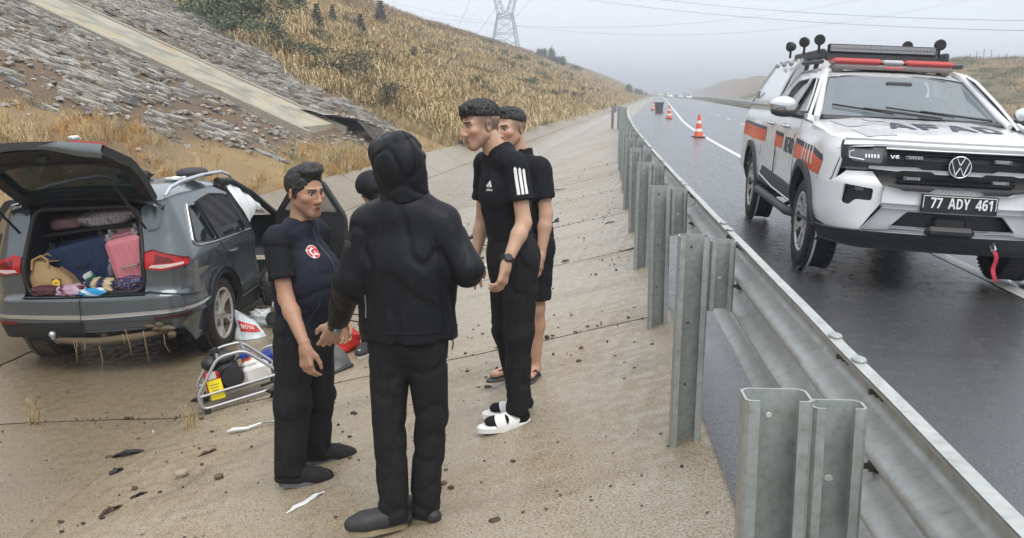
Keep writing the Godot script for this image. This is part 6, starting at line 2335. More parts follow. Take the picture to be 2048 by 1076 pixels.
func build_wreck() -> void:
	noise_tex("c_mud", 0.02, 5, [[0.0, Color(0.16, 0.115, 0.07)], [0.42, Color(0.2, 0.15, 0.09)], [0.55, Color(1, 1, 1)], [1.0, Color(1, 1, 1)]], 512)
	var grey_p := car_paint(0.10, 0.118, 0.128, 0.5, 0.3)
	var black := paintm(0.012, 0.012, 0.013, 0.55)
	var trim := paintm(0.02, 0.02, 0.021, 0.7)
	var muddy := paintm(0.16, 0.115, 0.07, 0.75)
	bumpy(muddy, "n_grit", 2.0, false, 1.0)
	var chrome := paintm(0.62, 0.63, 0.64, 0.22, 0.9)
	var alu := paintm(0.55, 0.56, 0.57, 0.35, 0.7)
	var glass := pane_mat(0.02, 0.03, 0.03, 0.62)
	var lamp := paintm(0.42, 0.012, 0.016, 0.12)
	var lamp_dark := paintm(0.13, 0.004, 0.006, 0.15)
	var lamp_clear := paintm(0.62, 0.52, 0.5, 0.2)
	var t := thing("wrecked_suv", "dark grey wrecked car with its tailgate up and a boot full of luggage", "car")
	t.transform = suv_at
	var sw := 1.623   # arc length at the rear axle
	var arch := circle2(0.395, 40, Vector2(sw, 0.36))
	var quarter := rounded(pv([sw - 0.42, 1.12, sw + 0.04, 1.07, sw - 0.06, 1.40, sw - 0.22, 1.44]), 0.05)
	var rearwin := rounded(pv([sw + 0.10, 1.065, sw + 0.86, 1.045, sw + 0.74, 1.42, sw + 0.36, 1.47, sw + 0.0, 1.43]), 0.03)
	for side: float in [1.0, -1.0]:
		var fn := func(p: Vector2) -> Vector3: return suv_skin(p, side)
		var out := pv([0.56, 0.735, 0.56, 0.60, 1.15, 0.58, 1.30, 0.40, sw + 0.38, 0.27, sw + 1.05, 0.25, sw + 1.05, 0.95, sw + 1.0, 1.2, sw + 0.86, 1.45, sw + 0.6, 1.54, sw - 0.3, 1.545, 0.86, 1.53, 0.60, 1.52, 0.53, 1.42, 0.54, 0.9])
		var mb := MB.new()
		mb.sheet(out, [arch, quarter, rearwin], fn, 0.07, 0.02)
		var b := part("body_side", mb, grey_p, t)
		# bumper, pale strip, lower skirt
		var bm := MB.new()
		bm.sheet(pv([0.0, 0.52, 0.0, 0.745, 0.60, 0.745, 1.25, 0.66, 1.28, 0.52]), [], func(p: Vector2) -> Vector3: return suv_skin(p, side, 0.018), 0.07, 0.02)
		part("rear_bumper", bm, grey_p, t)
		var ch := MB.new()
		ch.sheet(pv([0.0, 0.545, 0.0, 0.585, 0.95, 0.600, 1.22, 0.61, 1.22, 0.595, 0.9, 0.568]), [], func(p: Vector2) -> Vector3: return suv_skin(p, side, 0.030), 0.07, 0.01)
		part("bumper_strip", ch, chrome, t)
		var lo := MB.new()
		var bottom := pv([0.0, 0.40, 0.0, 0.53, 1.27, 0.53, 1.30, 0.30, 0.9, 0.36]) if side < 0.0 else pv([0.0, 0.43, 0.0, 0.53, 1.27, 0.53, 1.26, 0.28, 1.05, 0.24, 0.88, 0.40, 0.6, 0.44])
		lo.sheet(bottom, [], func(p: Vector2) -> Vector3: return suv_skin(p, side, 0.008), 0.07, 0.02)
		part("bumper_skirt", lo, trim if side < 0.0 else grey_p, t)
		var rf := MB.new()
		rf.sheet(pv([0.62, 0.505, 0.62, 0.532, 0.95, 0.532, 0.95, 0.505]), [], func(p: Vector2) -> Vector3: return suv_skin(p, side, 0.022), 0.07, 0.01)
		part("reflector", rf, lamp_dark, t)
		# dark cladding: arch lip and sill
		var cl := MB.new()
		var ring: Array = Geometry2D.clip_polygons(Geometry2D.intersect_polygons(circle2(0.44, 44, Vector2(sw, 0.36)), pv([sw - 0.6, 0.3, sw + 0.6, 0.24, sw + 0.6, 1.2, sw - 0.6, 1.2]))[0], circle2(0.385, 44, Vector2(sw, 0.36)))
		for r in ring: cl.sheet(r, [], func(p: Vector2) -> Vector3: return suv_skin(p, side, 0.014), 0.06, 0.03)
		cl.sheet(pv([sw + 0.37, 0.25, sw + 1.05, 0.23, sw + 1.05, 0.40, sw + 0.43, 0.40]), [], func(p: Vector2) -> Vector3: return suv_skin(p, side, 0.012), 0.1, 0.03)
		part("cladding", cl, trim, t)
		# wheel well
		var well := MB.new()
		well.grid(20, 1, func(u: float, w: float) -> Vector3:
			var a := lerpf(-0.3, PI + 0.3, u)
			return Vector3(side * lerpf(0.90, 0.60, w), 0.36 + sin(a) * 0.39, cos(a) * 0.39))
		part("wheel_well", well, black, t)
		# windows and bright frame
		var gl := MB.new()
		gl.sheet(Geometry2D.offset_polygon(quarter, 0.01)[0], [], func(p: Vector2) -> Vector3: return suv_skin(p, side, -0.010), 0.1)
		part("quarter_window", gl, glass, t)
		var gl2 := MB.new()
		gl2.sheet(Geometry2D.offset_polygon(rearwin, 0.01)[0], [], func(p: Vector2) -> Vector3: return suv_skin(p, side, -0.010), 0.1)
		part("rear_window", gl2, glass, t)
		var fr := MB.new()
		var line := []
		for q in [Vector2(sw + 1.0, 1.028), Vector2(sw + 0.4, 1.042), Vector2(sw, 1.055), Vector2(sw - 0.36, 1.08), Vector2(sw - 0.43, 1.11), Vector2(sw - 0.44, 1.15), Vector2(sw - 0.32, 1.33), Vector2(sw - 0.24, 1.45)]: line.append(suv_skin(q, side, 0.006))
		fr.tube(line, 0.011, 6)
		part("window_trim", fr, chrome, t)
		var bp := MB.new()
		bp.sheet(pv([sw + 0.045, 1.065, sw + 0.10, 1.062, sw + 0.0, 1.435, sw - 0.06, 1.43]), [], func(p: Vector2) -> Vector3: return suv_skin(p, side, 0.004), 0.1, 0.01)
		bp.sheet(pv([sw + 0.86, 1.04, sw + 1.05, 1.03, sw + 0.9, 1.42, sw + 0.74, 1.43]), [], func(p: Vector2) -> Vector3: return suv_skin(p, side, 0.004), 0.1, 0.01)
		part("window_pillar", bp, black, t)
		# door seams, handle, crease shadow gap, fuel flap
		var sm := MB.new()
		var seam := []
		for q in [Vector2(sw + 0.12, 1.05), Vector2(sw + 0.22, 0.92), Vector2(sw + 0.36, 0.78), Vector2(sw + 0.44, 0.62), Vector2(sw + 0.47, 0.42)]: seam.append(suv_skin(q, side, 0.0))
		sm.tube(seam, 0.004, 5)
		if side > 0.0:
			var flap := []
			for q in rounded(pv([sw - 0.24, 0.80, sw + 0.0, 0.79, sw + 0.0, 0.985, sw - 0.24, 0.995]), 0.05): flap.append(suv_skin(q, side, 0.001))
			sm.tube(flap, 0.003, 5, false, true)
		part("panel_gap", sm, black, t)
		var hd := MB.new()
		hd.tube([suv_skin(Vector2(sw + 0.30, 0.905), side, 0.0), suv_skin(Vector2(sw + 0.33, 0.905), side, 0.035), suv_skin(Vector2(sw + 0.46, 0.90), side, 0.035), suv_skin(Vector2(sw + 0.50, 0.90), side, 0.0)], 0.014, 8)
		part("door_handle", hd, grey_p, t)
		# lamp: red wedge round the corner with a darker core and a clear foot
		var l0 := MB.new()
		l0.sheet(rounded(pv([0.575, 0.955, 0.575, 1.095, 0.64, 1.115, 0.84, 1.06, 0.99, 1.02, 0.96, 0.965, 0.72, 0.935]), 0.02), [], func(p: Vector2) -> Vector3: return suv_skin(p, side, 0.016), 0.05, 0.02)
		var ln := part("tail_lamp", l0, lamp, t)
		var l1 := MB.new()
		l1.sheet(pv([0.65, 1.0, 0.66, 1.075, 0.82, 1.035, 0.84, 1.0]), [], func(p: Vector2) -> Vector3: return suv_skin(p, side, 0.020), 0.05)
		part("lamp_core", l1, lamp_dark, ln)
		var l2 := MB.new()
		l2.sheet(pv([0.60, 0.962, 0.62, 0.985, 0.80, 0.985, 0.93, 0.992, 0.92, 0.972, 0.72, 0.95]), [], func(p: Vector2) -> Vector3: return suv_skin(p, side, 0.021), 0.05)
		part("lamp_foot", l2, lamp_clear, ln)
		# roof rail
		var rr := MB.new()
		rr.tube([Vector3(side * 0.655, 1.555, 0.42), Vector3(side * 0.655, 1.615, 0.30), Vector3(side * 0.655, 1.645, 0.05), Vector3(side * 0.652, 1.66, -0.5), Vector3(side * 0.65, 1.648, -1.0), Vector3(side * 0.65, 1.60, -1.22), Vector3(side * 0.655, 1.56, -1.28)], [0.014, 0.02, 0.021, 0.021, 0.021, 0.018, 0.012], 8)
		part("roof_rail", rr, chrome, t)
		# front wing and the frame of the open doorway
		var wing := MB.new()
		wing.sheet(pv([sw + 2.0, 0.3, sw + 2.0, 1.03, sw + 2.5, 1.0, sw + 3.3, 0.86, sw + 3.45, 0.7, sw + 3.45, 0.3]), [circle2(0.39, 30, Vector2(sw + 2.68, 0.36))], func(p: Vector2) -> Vector3:
			var q := suv_skin(p, side)
			q.x *= 1.0 - 0.22 * smoothstep(-3.0, -3.56, q.z)
			return q, 0.12, 0.02)
		part("front_wing", wing, grey_p, t)
		var ap := MB.new()
		ap.tube([suv_skin(Vector2(sw + 2.05, 1.03), side, -0.02), Vector3(side * 0.76, 1.36, -1.55), Vector3(side * 0.69, 1.53, -1.15), Vector3(side * 0.68, 1.565, -0.8)], 0.04, 8)
		ap.tube([suv_skin(Vector2(sw + 1.03, 0.3), side, -0.03), suv_skin(Vector2(sw + 1.03, 1.0), side, -0.03), suv_skin(Vector2(sw + 0.84, 1.5), side, -0.03)], 0.05, 8)
		ap.tube([suv_skin(Vector2(sw + 1.03, 0.30), side, -0.05), suv_skin(Vector2(sw + 2.05, 0.30), side, -0.05)], 0.06, 8)
		part("door_frame", ap, black, t)
	# roof, hood, windscreen, nose
	var roof := MB.new()
	roof.grid(16, 18, func(u: float, w: float) -> Vector3:
		var x := lerpf(-0.715, 0.715, u)
		var z := lerpf(0.66, -1.2, w)
		return Vector3(x, 1.645 - 0.10 * pow(absf(x) / 0.715, 3.0) - 0.075 * pow(maxf(z - 0.0, 0.0) / 0.66, 2.0) - 0.09 * pow(maxf(-z - 0.5, 0.0) / 0.7, 2.0), z))
	part("roof", roof, grey_p, t)
	var hood := MB.new()
	hood.grid(10, 8, func(u: float, w: float) -> Vector3:
		var x := lerpf(-0.86, 0.86, u) * (1.0 - 0.16 * w * w)
		return Vector3(x, 1.08 - 0.18 * w * w - 0.06 * absf(x * x), lerpf(-2.05, -3.5, w)))
	hood.grid(10, 6, func(u: float, w: float) -> Vector3:
		var x := lerpf(-0.72, 0.72, u)
		return Vector3(x, lerpf(0.86, 0.3, w), -3.5 + 0.14 * x * x - 0.05 * sin(w * PI)))
	part("hood", hood, grey_p, t)
	var ws := MB.new()
	ws.grid(8, 6, func(u: float, w: float) -> Vector3: return Vector3(lerpf(-0.74, 0.74, u) * lerpf(1.0, 0.86, w), lerpf(1.06, 1.545, w), lerpf(-2.08, -1.18, w) - 0.08 * sin(u * PI)))
	part("windscreen", ws, glass, t)
	# boot: floor, sides, seat backs, black frame of the opening
	var boot := MB.new()
	boot.box(Vector3(0, 0.70, 0.30), Vector3(1.12, 0.05, 1.10), 0.01)
	for s in [-1.0, 1.0]:
		boot.face([Vector3(s * 0.53, 0.72, 0.84), Vector3(s * 0.50, 1.50, 0.60), Vector3(s * 0.52, 1.5, -0.3), Vector3(s * 0.55, 0.72, -0.3)])
		boot.box(Vector3(s * 0.545, 1.0, 0.1), Vector3(0.04, 0.56, 0.9), 0.02)
	boot.face([Vector3(-0.6, 0.6, -0.28), Vector3(0.6, 0.6, -0.28), Vector3(0.6, 1.42, -0.42), Vector3(-0.6, 1.42, -0.42)])
	boot.grid(6, 6, func(u: float, w: float) -> Vector3: return Vector3(lerpf(-0.62, 0.62, u), 1.52 - 0.03 * absf(u - 0.5), lerpf(0.60, -1.2, w)))
	for x in [-0.42, 0.02, 0.42]: boot.ball(Vector3(x, 1.46, -0.42), Vector3(0.13, 0.11, 0.06), 10, 8)
	boot.box(Vector3(0, 0.36, -1.3), Vector3(1.6, 0.12, 2.4), 0.02)
	part("boot_lining", boot, black, t)
	var frame := MB.new()
	var loop := []
	for q in rounded(pv([-0.545, 0.755, 0.545, 0.755, 0.555, 1.05, 0.52, 1.49, -0.52, 1.49, -0.555, 1.05]), 0.11):
		loop.append(suv_skin(Vector2(absf(q.x), q.y), 1.0 if q.x >= 0.0 else -1.0, -0.005))
	frame.tube(loop, 0.022, 8, false, true)
	part("boot_seal", frame, black, t)
	var sill := MB.new()
	sill.grid(14, 2, func(u: float, w: float) -> Vector3: return Vector3(lerpf(-0.56, 0.56, u), 0.742 + 0.004 * w, lerpf(0.90, 0.78, w) - 0.14 * pow(lerpf(-0.56, 0.56, u), 2.0)))
	part("loading_sill", sill, trim, t)
	var latch := MB.new()
	latch.box(Vector3(-0.10, 0.756, 0.82), Vector3(0.07, 0.014, 0.014), 0.003)
	latch.box(Vector3(0.0, 0.753, 0.84), Vector3(0.05, 0.01, 0.012), 0.003)
	part("latch", latch, paintm(0.45, 0.4, 0.2, 0.4, 0.4), t)
	# tailgate, swung up about its hinge
	var gate := Node3D.new()
	gate.name = "tailgate"
	t.add_child(gate)
	gate.transform = Transform3D(Basis(Vector3.RIGHT, deg_to_rad(-96.0)), Vector3(0, 1.585, 0.46))
	var G := func(p: Vector2, in_: float) -> Vector3:   # closed position relative to the hinge; p.y counts down the gate
		var d := p.y
		var win := minf(d, 0.62)
		var low := maxf(d - 0.62, 0.0)
		var y := -win * 0.84 - low * 0.97
		var z := win * 0.54 + low * 0.22 - 0.10 * p.x * p.x
		var nrm := Vector2(0.54, 0.84).lerp(Vector2(0.24, 0.97), smoothstep(0.55, 0.7, d))
		return Vector3(p.x, y - nrm.x * in_, z - nrm.y * in_)
	var wide := rounded(pv([-0.60, -0.04, 0.60, -0.04, 0.66, 0.45, 0.64, 0.72, 0.60, 1.06, -0.60, 1.06, -0.64, 0.72, -0.66, 0.45]), 0.08)
	var pane := rounded(pv([-0.52, 0.16, 0.52, 0.16, 0.55, 0.54, 0.40, 0.60, -0.40, 0.60, -0.55, 0.54]), 0.07)
	var gs := MB.new()
	gs.sheet(wide, [pane], func(p: Vector2) -> Vector3: return G.call(p, 0.0), 0.1)
	part("gate_skin", gs, grey_p, gate)
	var gi := MB.new()
	gi.sheet(Geometry2D.offset_polygon(wide, -0.02)[0], [pane], func(p: Vector2) -> Vector3: return G.call(p, 0.075), 0.1)
	for k in wide.size():
		var a := wide[k]; var b := wide[(k + 1) % wide.size()]
		if (a.y + b.y) * 0.5 < 1.0: gi.face([G.call(a, 0.004), G.call(b, 0.004), G.call(b * 0.985 + Vector2(0, 0.004), 0.077), G.call(a * 0.985 + Vector2(0, 0.004), 0.077)])
	gi.tube([G.call(Vector2(-0.5, 0.74), 0.08), G.call(Vector2(0.5, 0.74), 0.08)], 0.012, 6)
	gi.box(G.call(Vector2(0.05, 0.90), 0.10), Vector3(0.09, 0.05, 0.06), 0.01)
	part("gate_lining", gi, trim, gate)
	# the gate's lower edge: painted ends, dark recess between them
	var ge := MB.new()
	ge.grid(20, 4, func(u: float, w: float) -> Vector3:
		var x := lerpf(-0.62, 0.62, u)
		return G.call(Vector2(x, 1.06 + 0.025 * sin(w * PI)), 0.115 * w * (0.55 + 0.45 * smoothstep(0.1, 0.5, absf(x)))))
	part("gate_edge", ge, grey_p, gate)
	var rec := MB.new()
	rec.grid(16, 2, func(u: float, w: float) -> Vector3:
		var x := lerpf(-0.60, 0.28, u)
		return G.call(Vector2(x, 1.088), lerpf(0.006, 0.05 * sin(clampf((u) * PI, 0.0, PI)) + 0.008, w)))
	part("plate_recess", rec, black, gate)
	var gl := MB.new()
	for e in [[0.36, 0.60]]:
		gl.sheet(pv([e[0], 0.99, e[1], 0.94, e[1] + 0.02, 1.05, e[0], 1.06]), [], func(p: Vector2) -> Vector3: return G.call(p, -0.012), 0.1, 0.015)
	part("gate_lamp", gl, lamp, gate)
	var gg := MB.new()
	gg.sheet(Geometry2D.offset_polygon(pane, 0.015)[0], [], func(p: Vector2) -> Vector3: return G.call(p, 0.03), 0.1)
	part("gate_glass", gg, pane_mat(0.02, 0.035, 0.027, 0.94), gate)
	for s in [-1.0, 1.0]:
		var st := MB.new()
		st.tube([Vector3(s * 0.57, 1.30, 0.70), Vector3(s * 0.57, 1.55, 0.98), Vector3(s * 0.56, 1.74, 1.18)], [0.012, 0.012, 0.007], 6)
		part("gas_strut", st, black, t)
	# rear right shade and the blown curtain airbag in the front doorway
	var shade := MB.new()
	shade.sheet(pv([sw + 0.07, 1.17, sw + 0.84, 1.15, sw + 0.72, 1.445, sw + 0.36, 1.49, sw - 0.01, 1.455]), [], func(p: Vector2) -> Vector3: return suv_skin(p, 1.0, 0.012 + 0.006 * sin(p.x * 23.0 + p.y * 31.0)), 0.04)
	var cloth := paintm(0.016, 0.016, 0.018, 0.8)
	part("sun_shade", shade, cloth, t)
	var bag := MB.new()
	bag.grid(18, 8, func(u: float, w: float) -> Vector3:
		var z := lerpf(-0.80, -1.68, u)
		var top := 1.50 - 0.22 * pow(maxf(u - 0.45, 0.0) / 0.55, 1.4)
		var low := 1.02 + 0.05 * sin(u * 9.0) + 0.10 * u
		var y := lerpf(top, low, w)
		return Vector3(0.70 + 0.055 * sin(w * PI) + 0.012 * sin(u * 26.0) + 0.10 * w, y, z))
	part("curtain_airbag", bag, paintm(0.72, 0.74, 0.76, 0.8), t)
	var seat := MB.new()
	seat.ball(Vector3(0.42, 0.9, -1.35), Vector3(0.24, 0.42, 0.12), 12, 8)
	seat.ball(Vector3(0.42, 0.62, -1.65), Vector3(0.25, 0.1, 0.3), 12, 8)
	part("front_seat", seat, cloth, t)
	# the open doors
	var door := func(called: String, at: Vector3, turn: float, length: float, flip: float) -> void:
		var d := Node3D.new()
		d.name = called
		t.add_child(d)
		d.transform = Transform3D(Basis(Vector3.UP, turn), at)
		var o := rounded(pv([0.0, 0.30, length, 0.32, length, 1.03, length - 0.03, 1.10, length * 0.72, 1.46, length * 0.3, 1.40, 0.02, 1.06]), 0.06)
		var hole := rounded(pv([0.12, 1.10, length - 0.10, 1.10, length * 0.72 - 0.03, 1.40, length * 0.36, 1.36]), 0.04)
		var m := MB.new()
		m.sheet(o, [hole], func(p: Vector2) -> Vector3: return Vector3(p.x, p.y, 0.0), 0.2, 0.0)
		part("door_skin", m, grey_p, d)
		var n := MB.new()
		n.sheet(o, [hole], func(p: Vector2) -> Vector3: return Vector3(p.x, p.y, flip * (0.05 + 0.03 * smoothstep(1.05, 0.8, p.y))), 0.15, flip * -0.05)
		n.box(Vector3(length * 0.5, 0.80, flip * 0.11), Vector3(length * 0.6, 0.07, 0.06), 0.02)
		part("door_lining", n, black, d)
		var g := MB.new()
		g.sheet(Geometry2D.offset_polygon(hole, 0.01)[0], [], func(p: Vector2) -> Vector3: return Vector3(p.x, p.y, flip * 0.02), 0.3)
		part("door_glass", g, glass, d)
	door.call("front_right_door", Vector3(0.90, 0, -2.02), deg_to_rad(-28.0), 1.08, 1.0)
	door.call("rear_left_door", Vector3(-0.90, 0, -1.0), deg_to_rad(197.0), 1.0, -1.0)
	# wheels
	var tyre := paintm(0.025, 0.023, 0.021, 0.85)
	tyre.albedo_texture = noise_tex("c_tyre", 0.03, 4, [[0.3, Color(0.55, 0.5, 0.45)], [0.6, Color(1, 0.9, 0.8)]], 256)
	tri_map(tyre, 2.0, false)
	var rimd := paintm(0.12, 0.095, 0.065, 0.8)
	var mud_rim := paintm(0.44, 0.43, 0.41, 0.42, 0.5)
	var mud_tyre := paintm(0.115, 0.085, 0.052, 0.9)
	wheel_on(t, Vector3(0.80, 0.345, 0.0), 0.36, 0.245, 0.235, 1.0, 5, tyre, mud_rim, rimd, true, 0.35)
	wheel_on(t, Vector3(-0.80, 0.345, 0.0), 0.36, 0.245, 0.235, -1.0, 5, mud_tyre, mud_rim, rimd, true)
	wheel_on(t, Vector3(0.80, 0.345, -2.68), 0.36, 0.245, 0.235, 1.0, 5, tyre, mud_rim, rimd, true)
	wheel_on(t, Vector3(-0.80, 0.345, -2.68), 0.36, 0.245, 0.235, -1.0, 5, tyre, mud_rim, rimd, true)
	# torn underside: bumper beam, tow ball, mud, straws
	var beam := MB.new()
	beam.tube([Vector3(-0.28, 0.34, 0.84), Vector3(0.1, 0.33, 0.87), Vector3(0.45, 0.36, 0.86), Vector3(0.74, 0.40, 0.78)], [0.03, 0.036, 0.034, 0.02], 8)
	beam.grid(16, 6, func(u: float, w: float) -> Vector3: return Vector3(lerpf(-0.2, 0.85, u), lerpf(0.50, 0.40 - 0.06 * fine.get_noise_2d(u * 9.0, 2.0), w), 0.80 - 0.1 * u * u + 0.03 * fine.get_noise_2d(u * 12.0, w * 6.0)))
	for k in 9: beam.ball(Vector3(rng.randf_range(0.0, 0.75), rng.randf_range(0.36, 0.47), 0.83), Vector3(rng.randf_range(0.03, 0.08), rng.randf_range(0.02, 0.05), 0.04), 8, 6, fine, 0.6)
	part("torn_bumper_beam", beam, mud_tyre, t)
	var ball := MB.new()
	ball.tube([Vector3(-0.27, 0.40, 0.70), Vector3(-0.27, 0.34, 0.88), Vector3(-0.27, 0.40, 0.94)], 0.018, 8)
	ball.ball(Vector3(-0.27, 0.425, 0.94), Vector3.ONE * 0.03, 12, 8)
	part("tow_ball", ball, alu, t)
	var straw_m := paintm(0.42, 0.31, 0.15, 0.8)
	for e in [[-0.12, 0.35, 0.12], [-0.09, 0.35, 0.20], [0.10, 0.36, 0.34], [0.33, 0.40, 0.10], [0.36, 0.44, 0.24], [0.52, 0.42, 0.28], [0.70, 0.38, 0.16], [-0.02, 0.34, 0.1]]:
		var straw := MB.new()
		straw.tube([Vector3(e[0], e[1], 0.89), Vector3(e[0] + rng.randf_range(-0.01, 0.03), e[1] - e[2] * 0.6, 0.90), Vector3(e[0] + rng.randf_range(-0.02, 0.05), e[1] - e[2], 0.91)], [0.003, 0.002, 0.001], 5)
		part("hanging_straw", straw, straw_m, t)
	var dark_under := MB.new()
	dark_under.box(Vector3(0, 0.42, 0.45), Vector3(1.3, 0.22, 0.6), 0.05)
	part("underbody", dark_under, black, t)
	# pleated mirror flap / torn lining by the front right door foot
	var net := MB.new()
	for k in 90:
		var p := Vector3(0.98 + rng.randf_range(-0.12, 0.14), rng.randf_range(0.16, 0.52), -1.10 + rng.randf_range(-0.1, 0.1))
		var q := p + Vector3(rng.randfn(0, 0.05), rng.randfn(0, 0.07), rng.randfn(0, 0.04))
		net.tube([p, (p + q) * 0.5 + Vector3(rng.randfn(0, 0.02), 0, rng.randfn(0, 0.02)), q], 0.004, 4)
	net.ball(Vector3(1.0, 0.34, -1.14), Vector3(0.13, 0.19, 0.09), 12, 8, fine, 0.3)
	part("torn_door_lining", net, paintm(0.03, 0.03, 0.032, 0.5), t)

func in_suv(o: Node3D, at: Vector3, e := Vector3.ZERO) -> void:
	o.transform = suv_at * Transform3D(Basis.from_euler(e), at)

# a soft lump of cloth or a stuffed bag
func lump_mesh(r: Vector3, rough_: float, sd: float, nu := 20, nv := 14) -> MB:
	var mb := MB.new()
	mb.grid(nu, nv, func(u: float, w: float) -> Vector3:
		var a := TAU * u; var b := PI * (w - 0.5)
		var d := Vector3(signf(cos(b) * cos(a)) * pow(absf(cos(b) * cos(a)), 0.7), signf(sin(b)) * pow(absf(sin(b)), 0.7), signf(cos(b) * sin(a)) * pow(absf(cos(b) * sin(a)), 0.7))
		var k := 1.0 + rough_ * fine.get_noise_3dv(d * 3.0 + Vector3(sd * 10.0, 0, 0))
		return d * r * k)
	return mb

func suitcase(called: String, label: String, size: Vector3, m: Material, trim: Material, wheel_m: Material) -> Node3D:
	var t := thing(called, label, "suitcase")
	for s in [-1.0, 1.0]:
		var mb := MB.new()
		mb.box(Vector3(0, 0, s * size.z * 0.26), Vector3(size.x, size.y, size.z * 0.47), 0.035)
		for k in 5:
			mb.box(Vector3(lerpf(-0.34, 0.34, k / 4.0) * size.x, 0, s * size.z * 0.5), Vector3(0.02, size.y * 0.78, 0.012), 0.005)
		part("shell", mb, m, t)
	var z := MB.new()
	z.box(Vector3.ZERO, Vector3(size.x * 0.985, size.y * 0.985, size.z * 0.07), 0.01)
	part("zip_band", z, trim, t)
	for x in [-1.0, 1.0]:
		for s in [-1.0, 1.0]:
			var w := MB.new()
			w.xf = Transform3D(Basis(Vector3.BACK, PI / 2), Vector3(x * size.x * 0.36, size.y * 0.5 + 0.028, s * size.z * 0.3))
			w.lathe([Vector2(0.0, 0.016), Vector2(0.014, 0.017), Vector2(0.028, 0.014), Vector2(0.028, -0.014), Vector2(0.014, -0.017), Vector2(0.0, -0.016)], 16)
			w.xf = Transform3D.IDENTITY
			w.box(Vector3(x * size.x * 0.36, size.y * 0.5 + 0.008, s * size.z * 0.3), Vector3(0.06, 0.03, 0.06), 0.01)
			part("caster", w, wheel_m, t)
	var h := MB.new()
	h.tube([Vector3(-0.07, 0, size.z * 0.5), Vector3(-0.06, 0, size.z * 0.5 + 0.035), Vector3(0.06, 0, size.z * 0.5 + 0.035), Vector3(0.07, 0, size.z * 0.5)], 0.009, 8)
	part("handle", h, trim, t)
	return t

